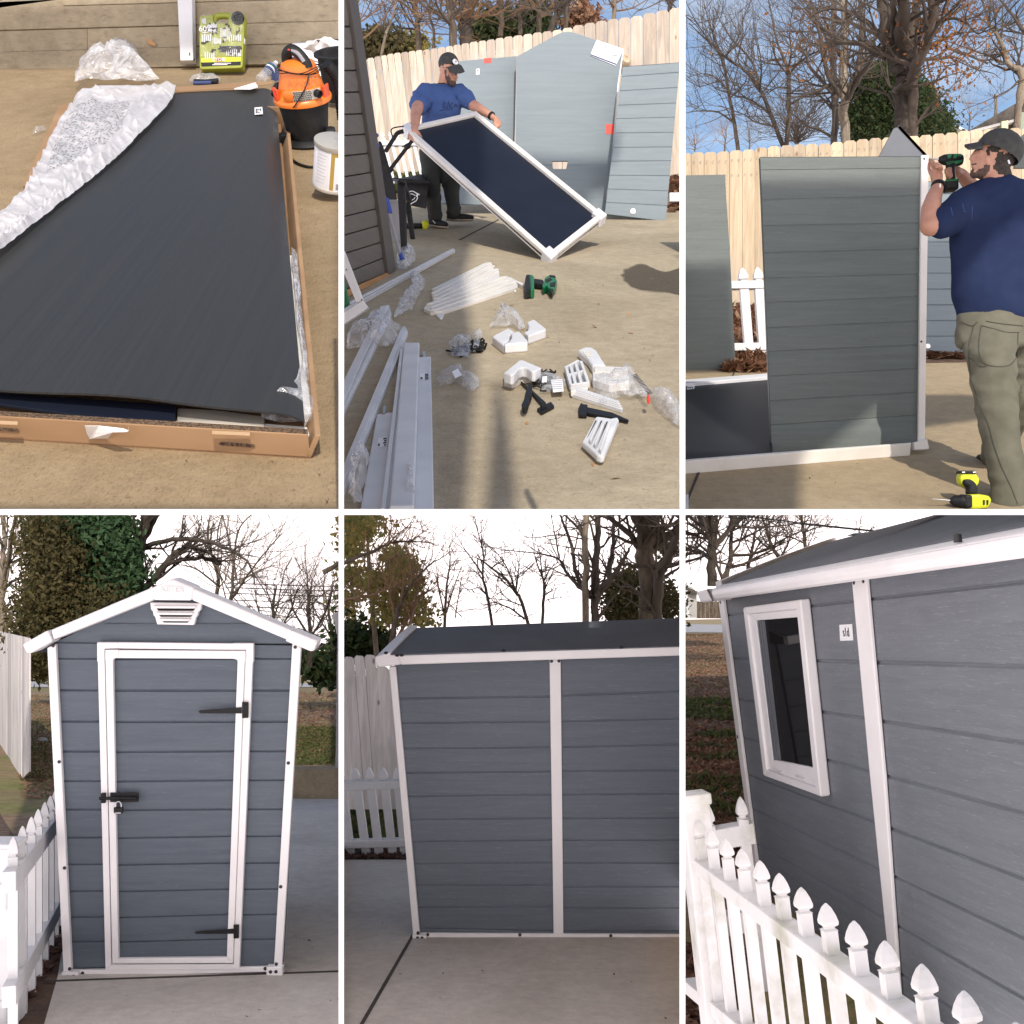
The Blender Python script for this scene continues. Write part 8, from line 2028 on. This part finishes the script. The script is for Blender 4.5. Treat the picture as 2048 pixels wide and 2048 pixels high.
# ---- the man holding the framed panel
def paint(ob, zones, k=1):
    # hair and stubble: faces of the skin inside the given ellipsoids take another material
    off = world_of(ob)
    for p in ob.data.polygons:
        c = p.center + off
        for (o, rx, ry, rz) in zones:
            d = c - o
            if (d.x / rx) ** 2 + (d.y / ry) ** 2 + (d.z / rz) ** 2 < 1 + .35 * noise.noise(c * 60): p.material_index = k; break
def drape(ob, pts, w, name, m, par, fig):
    # a seam or print line following the surface of a fused part
    off = world_of(ob); bv = BVHTree.FromPolygons([v.co + off for v in ob.data.vertices], [list(p.vertices) for p in ob.data.polygons])
    o_ = []
    for p in smooth_path([fig.P(x, y, -1.0) for x, y in pts], 5):
        h = bv.ray_cast(p, p.normalized())
        if h[0] is not None: o_.append(h[0] - p.normalized() * w * .3)
    if len(o_) > 2:
        b = MB(); b.tube(o_, w, 5); return b.build(name, m, par, smooth=50)
def folds(ob, seed, amp, sc, ang):
    # cloth creases: narrow ridges running along one slanting direction
    ca, sa = math.cos(ang), math.sin(ang)
    for v in ob.data.vertices:
        p = v.co; u, w = p.x * ca + p.z * sa, -p.x * sa + p.z * ca
        r = 1 - abs(noise.noise(V((u * sc * .35 + seed, w * sc, p.y * sc * .4)))) * 2
        g = max(0, noise.noise(V((p.x * 2.2 + seed, p.y * 2, p.z * 2.2))) + .35)
        v.co = p + v.normal * (max(r, 0) ** 3 * amp * min(g, 1))
    bm = bmesh.new(); bm.from_mesh(ob.data)
    for _ in range(2): bmesh.ops.smooth_vert(bm, verts=bm.verts[:], factor=.5, use_axis_x=True, use_axis_y=True, use_axis_z=True)
    bm.to_mesh(ob.data); bm.free()
f2 = Fig('h1', 11.42)
m2 = thing('person', 'person in a blue t-shirt and dark cap stooping to hold up the framed panel', 'person', f2.P(440, 1800))
mb = MB()
f2.ell(mb, 528, 225, 0, 88, 108, 104, -8); f2.ell(mb, 556, 318, -.035, 60, 78, 70, -14); f2.ell(mb, 574, 384, -.06, 36, 30, 40)
f2.limb(mb, [(600, 296, -.085, 13), (617, 330, -.098, 13)]); f2.ell(mb, 575, 292, -.055, 50, 22, 48)
f2.ell(mb, 596, 362, -.09, 18, 8, 16)
f2.limb(mb, [(498, 300, .02, 56), (474, 430, .05, 58)])
f2.ell(mb, 457, 258, -.0, 15, 32, 18)
f2.loft(mb, [(462, 450, .06, 90, 60, 0), (460, 520, .05, 150, 84, 0), (450, 700, .04, 150, 90, 0), (430, 860, .05, 145, 92, 0), (420, 1000, .06, 150, 92, 0)])
f2.limb(mb, [(290, 490, .02, 62), (232, 590, -.18, 62), (206, 680, -.38, 56), (200, 790, -.62, 42)])
hand(f2, mb, (198, 790, -.62), (186, 862, -.70), [[(148, 890, -.74), (146, 930, -.76), (176, 958, -.74)], [(170, 905, -.76), (170, 945, -.775), (194, 968, -.75)], [(194, 908, -.765), (194, 948, -.775), (210, 968, -.74)], [(214, 898, -.755), (213, 932, -.765), (222, 955, -.74)]], [(230, 868, -.71), (256, 905, -.72), (274, 948, -.73)], 42, 15)
f2.limb(mb, [(640, 490, .02, 60), (738, 575, -.03, 58), (830, 630, -.07, 52), (950, 700, -.12, 36)])
hand(f2, mb, (955, 705, -.12), (1002, 742, -.15), [[(1016, 772, -.18), (1022, 802, -.2), (1014, 828, -.19)], [(1032, 768, -.17), (1038, 798, -.19), (1032, 820, -.17)], [(1044, 764, -.15), (1048, 790, -.16), (1044, 810, -.14)], [(1000, 775, -.19), (1004, 810, -.21), (1002, 836, -.2)]], [(985, 740, -.18), (985, 785, -.21), (996, 825, -.21)], 34, 12)
for hip, knee, ank in (((340, 1000, .05), (345, 1330, .0), (395, 1690, -.02)), ((520, 1000, .08), (545, 1330, .04), (580, 1660, .05))):
    f2.limb(mb, [(*hip, 82), (*knee, 58), (*ank, 46)])
bd2 = mb.build('body', [M['skin'], M['stubble']], m2, remesh=.013, smooth_it=3)
def zone(f, x, y, d, rx, ry, rd): return (f.P(x, y, d), f.r(rx), f.r(rd), f.r(ry))
paint(bd2, [zone(f2, 580, 395, -.075, 56, 34, 62), zone(f2, 528, 362, -.075, 26, 60, 60), zone(f2, 500, 300, -.07, 12, 60, 40), zone(f2, 600, 350, -.11, 26, 8, 24), zone(f2, 448, 225, .05, 46, 62, 110), zone(f2, 490, 225, -.02, 30, 34, 70), zone(f2, 606, 280, -.1, 24, 6, 30), zone(f2, 566, 284, -.115, 24, 6, 24)])
mb = MB()
f2.loft(mb, [(472, 405, .05, 76, 66, 0), (470, 428, .05, 130, 86, -6), (465, 475, .04, 192, 104, -8), (462, 560, .02, 198, 122, -8), (452, 680, .02, 180, 124, -4), (438, 800, .05, 172, 120, 0), (425, 905, .06, 178, 120, 0)])
f2.limb(mb, [(300, 485, .02, 96), (250, 565, -.10, 90), (236, 622, -.18, 80)])
f2.limb(mb, [(640, 480, .02, 90), (708, 545, -.01, 80), (738, 573, -.03, 70)])
sh2 = mb.build('shirt', M['shirt2'], m2, remesh=.013, smooth_it=5)
folds(sh2, 3, .042, 9, .5); folds(sh2, 9, .032, 12, -.8)
mb = MB(); f2.loft(mb, [(472, 398, .05, 80, 70, 0), (472, 412, .05, 82, 72, 0)], ); mb.build('collar', M['pants2'], sh2, smooth=50)
mb = MB()
f2.loft(mb, [(428, 880, .06, 170, 116, 0), (425, 960, .06, 180, 120, 0), (428, 1080, .06, 190, 118, 0)])
f2.limb(mb, [(338, 1060, .06, 98), (358, 1350, .0, 86), (392, 1640, -.02, 72), (398, 1700, -.02, 74)])
f2.limb(mb, [(522, 1060, .08, 96), (546, 1350, .04, 84), (580, 1610, .05, 68), (586, 1665, .05, 70)])
tr2 = mb.build('trousers', M['pants2'], m2, remesh=.014, smooth_it=4)
folds(tr2, 5, .03, 9, .3)
for (a, b) in (((365, 1755, .02), (505, 1778, -.14)), ((548, 1700, .1), (760, 1708, .0))):
    mb = MB(); A, B = f2.P(*a), f2.P(*b)
    mb.cone(A, f2.r(42), A * .35 + B * .65, f2.r(36)); mb.cone(A * .35 + B * .65, f2.r(36), B, f2.r(26))
    sh = mb.build('shoe', M['black'], m2, remesh=.012, smooth_it=3)
    mb = MB(); dn = V((0, 0, -f2.r(34))); sd = (B - A).cross(V((0, 0, 1))).normalized() * f2.r(38)
    dd = (B - A).normalized()
    mb.loft([(A + dn - dd * f2.r(44) , sd * .5, V((0, 0, f2.r(9)))), (A + dn, sd, V((0, 0, f2.r(12)))), (A * .4 + B * .6 + dn, sd * .9, V((0, 0, f2.r(11)))), (B + dn * .8, sd * .75, V((0, 0, f2.r(9)))), (B + dn * .75 + dd * f2.r(24), sd * .35, V((0, 0, f2.r(6))))], 14)
    mb.build('sole', M['sole'], sh, smooth=50)
    mb = MB(); c = A * .72 + B * .28 - V((0, f2.r(41), f2.r(2))); mb.tube([c + V((-f2.r(28), 0, f2.r(16))), c + V((-f2.r(6), -.004, -f2.r(12))), c + V((f2.r(44), 0, f2.r(10)))], [.003, .010, .003], 6); mb.build('side_mark', M['paper'], sh)
mb = MB()
f2.ell(mb, 530, 178, .0, 102, 100, 116, -6)
o = mb.build('cap', M['cap'], m2)
bm = bmesh.new(); bm.from_mesh(o.data); off = world_of(o)
bmesh.ops.bisect_plane(bm, geom=bm.verts[:] + bm.edges[:] + bm.faces[:], plane_co=f2.P(530, 235) - off, plane_no=V((.18, -.25, 1)), clear_inner=True); bm.to_mesh(o.data); bm.free()
for p in o.data.polygons: p.use_smooth = True
mb = MB()
A = [f2.P(500, 232, -.11), f2.P(540, 222, -.13), f2.P(598, 205, -.10), f2.P(628, 200, -.02)]
Bq = [f2.P(540, 272, -.20), f2.P(590, 284, -.22), f2.P(650, 282, -.20), f2.P(690, 268, -.12)]
fn = lambda s_, t_: (smooth_path(A, 4)[min(12, int(round(s_ * 12)))] * (1 - t_) + smooth_path(Bq, 4)[min(12, int(round(s_ * 12)))] * t_) + V((0, 0, .02 * math.sin(math.pi * t_)))
mb.slab(fn, 12, 4, (0, .0, .010)); mb.build('brim', M['cap'], o, smooth=50)
mb = MB(); c = f2.P(601, 165, -.115); nn = V((.55, -.8, .25)).normalized(); mb.lathe(c - nn * .012, nn, [(.030, 0), (.030, .014), (.001, .018)], 18, sx=.8); bd_ = mb.build('badge', M['paper'], o)
mb = MB(); mb.lathe(c - nn * .012, nn, [(.018, .012), (.018, .0185), (.001, .019)], 12, sx=.7, sy=.4); mb.build('badge_mark', M['print_grey'], bd_)
mb = MB(); A, B = f2.P(938, 692, -.115), f2.P(978, 716, -.135); mb.lathe((A + B) / 2 - (B - A) * .3, B - A, [(f2.r(42), 0), (f2.r(42), f2.r(22))], 16); mb.build('watch', M['black'], m2, smooth=50)
mb = MB(); mb.lathe(f2.P(200, 775, -.59), V((.05, -.9, 1)), [(f2.r(46), 0), (f2.r(46), f2.r(7))], 16); mb.build('bracelet', M['timber'], m2, smooth=50)
pr2 = mat('faded_print', (.028, .056, .155), rough=.9)
for pts in ([(448, 560), (448, 630)], [(440, 562), (470, 558)], [(478, 628), (480, 560), (500, 575), (484, 595), (504, 628)], [(515, 628), (530, 560), (545, 625)], [(520, 605), (542, 602)], [(572, 565), (555, 590), (556, 612), (575, 625)], [(440, 650), (500, 640), (570, 640)], [(585, 615), (597, 585), (612, 608)]):
    drape(sh2, pts, .006, 'shirt_print', pr2, sh2, f2)

# ---- the man driving the screw
f3 = Fig('h3', 6.2); f4 = Fig('h4', 6.2)
m3 = thing('person', 'person seen from behind in a navy t-shirt and olive trousers raising a green drill', 'person', f4.P(880, 1900))
mb = MB()
f3.ell(mb, 935, 300, .02, 210, 200, 160, 0); f3.ell(mb, 820, 420, -.0, 118, 150, 96, 8)
f3.ell(mb, 765, 330, 0, 58, 62, 80)
f3.limb(mb, [(722, 318, 0, 23), (692, 360, 0, 20), (682, 376, 0, 19)])
f3.ell(mb, 712, 418, 0, 30, 15, 40); f3.ell(mb, 714, 448, 0, 28, 15, 38); f3.ell(mb, 724, 515, 0, 48, 52, 58); f3.ell(mb, 790, 520, 0, 70, 50, 80, 20)
f3.ell(mb, 850, 392, -.092, 30, 58, 20, -8)
f3.limb(mb, [(905, 440, .02, 138), (940, 610, .04, 150)])
f3.loft(mb, [(960, 680, .05, 260, 120, 0), (960, 900, .05, 330, 170, 0), (930, 1300, .05, 330, 170, 0), (930, 1700, .05, 310, 170, 0), (960, 1980, .05, 310, 170, 0)])
f3.limb(mb, [(640, 840, .0, 120), (400, 990, -.06, 112), (290, 1020, -.08, 100)])
f3.limb(mb, [(288, 1028, -.08, 96), (300, 860, -.05, 94), (330, 740, .0, 76), (364, 650, .05, 60)])
hand(f3, mb, (362, 640, .06), (352, 530, .10), [[(328, 470, .1), (300, 420, .12), (284, 380, .13)], [(345, 455, .07), (322, 408, .08), (298, 385, .11)], [(374, 455, .05), (352, 420, .04), (322, 440, .06)], [(402, 478, .045), (388, 440, .02), (352, 462, .035)]], [(300, 520, .13), (276, 470, .15), (280, 420, .15)], 62, 20)
f3.limb(mb, [(1010, 800, .28, 120), (800, 800, .34, 96), (690, 640, .30, 80), (590, 520, .26, 58)])
hand(f3, mb, (590, 520, .26), (540, 490, .22), [[(520, 470, .17), (480, 468, .13), (436, 482, .12)], [(520, 500, .17), (480, 502, .13), (440, 508, .12)], [(525, 530, .17), (490, 538, .13), (450, 540, .13)], [(530, 556, .18), (500, 568, .14), (466, 568, .14)]], [(540, 460, .25), (500, 448, .26), (455, 468, .25)], 54, 19)
f4.limb(mb, [(760, 400, -.0, 120), (800, 1000, -.06, 100), (930, 1800, -.08, 80)])
f4.limb(mb, [(930, 420, .14, 120), (960, 980, .25, 100), (760, 1430, .62, 80)])
bd3 = mb.build('body', [M['skin'], M['hair'], M['stubble']], m3, remesh=.008, smooth_it=3, keep=3)
paint(bd3, [zone(f3, x_, y_, d_, rx_, ry_, 120) for x_, y_, d_, rx_, ry_ in ((712, 555, 0, 60, 46), (745, 545, 0, 56, 50), (775, 525, 0, 52, 52), (800, 495, 0, 44, 50), (818, 455, 0, 30, 50), (826, 415, 0, 20, 40), (700, 433, 0, 26, 9), (680, 490, 0, 22, 34))], 2)
paint(bd3, [zone(f3, 1010, 455, 0, 145, 115, 240), zone(f3, 930, 385, 0, 44, 60, 240), zone(f3, 880, 300, 0, 60, 50, 240), zone(f3, 818, 340, 0, 16, 60, 240), zone(f3, 745, 302, 0, 30, 7, 200)], 1)
mb = MB()
f3.loft(mb, [(948, 575, .04, 170, 150, 0), (952, 600, .04, 215, 160, -6), (962, 655, .05, 330, 185, -10), (965, 740, .05, 425, 218, -8), (950, 900, .05, 455, 245, 0), (930, 1150, .05, 455, 250, 0), (925, 1450, .05, 430, 245, 0), (945, 1700, .05, 430, 245, 0), (985, 1900, .05, 425, 240, -8), (990, 1935, .05, 424, 240, -8)])
f3.limb(mb, [(740, 800, .06, 180), (600, 860, .0, 172), (470, 945, -.04, 158), (385, 1000, -.065, 140)])
f3.ell(mb, 640, 900, .02, 190, 190, 160, 40)
f3.limb(mb, [(1050, 800, .22, 190), (880, 800, .32, 150)])
sh3 = mb.build('shirt', M['shirt3'], m3, remesh=.013, smooth_it=7, keep=3)
folds(sh3, 2, .040, 6, .75); folds(sh3, 8, .032, 9, .25); folds(sh3, 14, .014, 16, .6)
mb = MB()
f4.loft(mb, [(790, 130, .04, 345, 230, -12), (780, 240, .04, 345, 240, -12), (770, 420, .04, 330, 240, -6)])
f4.limb(mb, [(735, 420, -.03, 205), (790, 950, -.06, 185), (850, 1350, -.07, 160), (905, 1720, -.08, 140), (915, 1900, -.08, 150)])
f4.limb(mb, [(960, 420, .12, 210), (975, 950, .24, 190), (840, 1300, .5, 150), (775, 1430, .62, 130)])
tr3 = mb.build('trousers', M['pants3'], m3, remesh=.013, smooth_it=4, keep=3)
folds(tr3, 4, .05, 8, .35); folds(tr3, 11, .035, 13, -.3)
seam = mat('trouser_seam', (.07, .066, .048), rough=.9)
for pts in ([(655, 235), (640, 330), (632, 430), (645, 520), (700, 590), (800, 612), (900, 605), (960, 560), (985, 480), (995, 300)], [(655, 235), (760, 262), (880, 295), (1005, 297)], [(585, 240), (545, 400), (540, 520), (560, 700), (600, 850), (650, 990), (720, 1140), (770, 1330), (850, 1550), (930, 1720), (990, 1880)], [(535, 525), (590, 560), (650, 610), (700, 610)], [(470, 200), (570, 238), (620, 200)], [(700, 195), (850, 220), (1040, 238)]):
    drape(tr3, pts, .003, 'seam', seam, tr3, f4)
for (A, B, w) in ((f4.P(640, 1450, .78), f4.P(730, 1470, .62), 46), (f4.P(800, 1890, -.06), f4.P(960, 1900, -.1), 60)):
    mb = MB(); mb.cone(A, f4.r(w * .8), B, f4.r(w)); sh = mb.build('shoe', M['black'], m3, remesh=.008, smooth_it=3, keep=3)
    mb = MB(); mb.cone(A - V((0, 0, f4.r(w * .75))), f4.r(w * .34), B - V((0, 0, f4.r(w * .8))), f4.r(w * .3)); mb.build('sole', M['sole'], sh, smooth=50, clip=3)
mb = MB(); f3.ell(mb, 972, 285, .0, 224, 200, 185, 14)
cp = mb.build('cap', M['cap'], m3)
bm = bmesh.new(); bm.from_mesh(cp.data); off = world_of(cp)
bmesh.ops.bisect_plane(bm, geom=bm.verts[:] + bm.edges[:] + bm.faces[:], plane_co=f3.P(780, 262) - off, plane_no=V((.48, 0, 1)), clear_inner=True); bm.to_mesh(cp.data); bm.free()
for p in cp.data.polygons: p.use_smooth = True
mb = MB()
N_ = 10
fn = lambda s_, t_: f3.P(800 - 178 * t_ * (1 - .22 * (2 * s_ - 1) ** 2), 225 + 10 * t_ + 28 * (2 * s_ - 1) ** 2 - 22 * (1 - t_) * (1 - abs(2 * s_ - 1)), (2 * s_ - 1) * .085 * (1 - .25 * t_))
mb.slab(fn, 10, 6, (0, 0, -.014)); mb.build('brim', M['cap'], cp, smooth=50)
mb = MB(); mb.box(f3.P(1052, 405, -.098), (f3.r(6), 0, f3.r(3)), (0, .003, 0), (-f3.r(6), 0, f3.r(18))); mb.build('tag', M['paper'], cp)
mb = MB(); A, B = f3.P(372, 655, .04), f3.P(366, 610, .07); mb.lathe(A, B - A, [(f3.r(74), 0), (f3.r(70), f3.r(42))], 20); wt = mb.build('watch', M['black'], m3, smooth=50)
mb = MB(); mb.box(f3.P(386, 634, -.045), (f3.r(7), 0, 0), (0, .004, 0), (0, 0, f3.r(18))); mb.build('buckle', M['steel'], wt)
mb = MB(); mb.lathe(f3.P(712, 650, .31), V((-.6, -.2, .75)), [(f3.r(84), 0), (f3.r(84), f3.r(26))], 18); mb.build('watch', M['steel'], m3, smooth=50)
for pts in ([(605, 810), (620, 880), (635, 885)], [(700, 840), (696, 900), (694, 965)], [(490, 840), (500, 880), (510, 920)]): drape(sh3, pts, .0016, 'chalk_mark', M['shirt2'], sh3, f3)
# the drill in his hands
dv = thing('cordless_drill', 'green and black cordless drill held up by the person in the navy t-shirt', 'drill', f3.P(480, 520, .16))
dz = .15
mb = MB(); a, b = f3.P(372, 385, dz), f3.P(600, 385, dz); L_ = (b - a).length
mb.lathe(a, b - a, [(L_ * .06, 0), (L_ * .13, L_ * .03), (L_ * .22, L_ * .22), (L_ * .25, L_ * .45), (L_ * .25, L_ * .9), (L_ * .2, L_ * 1.0)], 22, (0, 0, 1)); mb.build('body', M['black'], dv, smooth=40)
fd = front(6.2 + dz - .062)
for nm, pts in (('green_shell', (455, 335, 500, 330, 490, 365, 462, 372)), ('green_shell', (520, 332, 590, 332, 596, 350, 545, 352, 540, 372, 515, 368)), ('green_shell', (520, 400, 596, 385, 594, 410, 540, 430, 525, 420)), ('green_stripe', (440, 410, 515, 396, 517, 402, 442, 418)), ('green_stripe', (450, 424, 520, 408, 522, 414, 455, 432))):
    strip(fd, qs('h3', *pts), .006, 0).build(nm, M['green'], dv, bevel=.002)
mb = MB(); mb.tube([f3.P(300, 378, dz), f3.P(375, 380, dz)], [.003, .0045], 8); mb.build('bit', M['steel'], dv, smooth=60)
mb = MB(); mb.loft([(f3.P(485, 430, dz), V((f3.r(46), 0, 0)), V((0, .022, 0))), (f3.P(490, 520, dz), V((f3.r(42), 0, 0)), V((0, .02, 0))), (f3.P(492, 600, dz), V((f3.r(48), 0, 0)), V((0, .022, 0)))], 16); mb.build('handle', M['black'], dv, smooth=50)
mb = MB(); mb.box(f3.P(485, 640, dz), (f3.r(64), 0, f3.r(4)), (0, .04, 0), (0, 0, f3.r(52))); mb.build('battery', M['black'], dv, bevel=.012)
mb = MB(); mb.box(f3.P(480, 600, dz), (f3.r(66), 0, f3.r(6)), (0, .042, 0), (0, 0, f3.r(11))); mb.build('battery_band', M['green'], dv, bevel=.005)

# ---- the yellow drill on the ground
yd = thing('cordless_drill', 'yellow green and black cordless drill lying by the feet of the person in navy', 'drill', f4.P(560, 1860))
Q4 = front(5.98)
def yp(name, pts, y0, th, m, bev=.006): 
    b = MB(); b.prism([px(*q('h4', *p), y0) for p in pts], V((0, th, 0))); return b.build(name, M[m], yd, bevel=bev, clip=3)
yp('battery', ((472, 1600), (480, 1572), (605, 1575), (618, 1605), (645, 1640), (640, 1690), (600, 1730), (530, 1730), (470, 1690), (462, 1640)), 6.02, .07, 'lime_hi', .012)
yp('battery_top', ((472, 1600), (480, 1568), (608, 1570), (620, 1600)), 6.01, .085, 'black', .008)
for x in (490, 590): yp('contact', ((x - 12, 1580), (x + 14, 1578), (x + 18, 1588), (x - 8, 1590)), 6.006, .003, 'paper', 0)
yp('handle', ((500, 1650), (560, 1645), (610, 1680), (632, 1730), (630, 1790), (540, 1790), (545, 1720), (505, 1700)), 5.99, .06, 'black', .012)
yp('body', ((520, 1790), (640, 1785), (735, 1800), (760, 1840), (725, 1915), (590, 1925), (520, 1910)), 5.97, .075, 'lime_hi', .016)
yp('band', ((505, 1795), (580, 1790), (582, 1915), (510, 1912)), 5.962, .09, 'black', .012)
for x in (682, 715): yp('vent_slot', ((x - 8, 1840), (x + 8, 1840), (x + 6, 1885), (x - 8, 1885)), 5.965, .004, 'black', 0)
mb = MB(); a, b = px(*q('h4', 515, 1852), 6.0), px(*q('h4', 370, 1845), 6.0); mb.lathe(a, b - a, [(.034, 0), (.034, .03), (.030, .035), (.028, .06), (.015, .075), (.012, .08)], 18); mb.build('chuck', M['black'], yd, smooth=40)
mb = MB(); mb.tube([px(*q('h4', 375, 1845), 6.0), px(*q('h4', 300, 1838), 6.0), px(*q('h4', 205, 1830), 6.0)], [.005, .0035, .002], 6); mb.build('bit', M['steel'], yd, smooth=60)
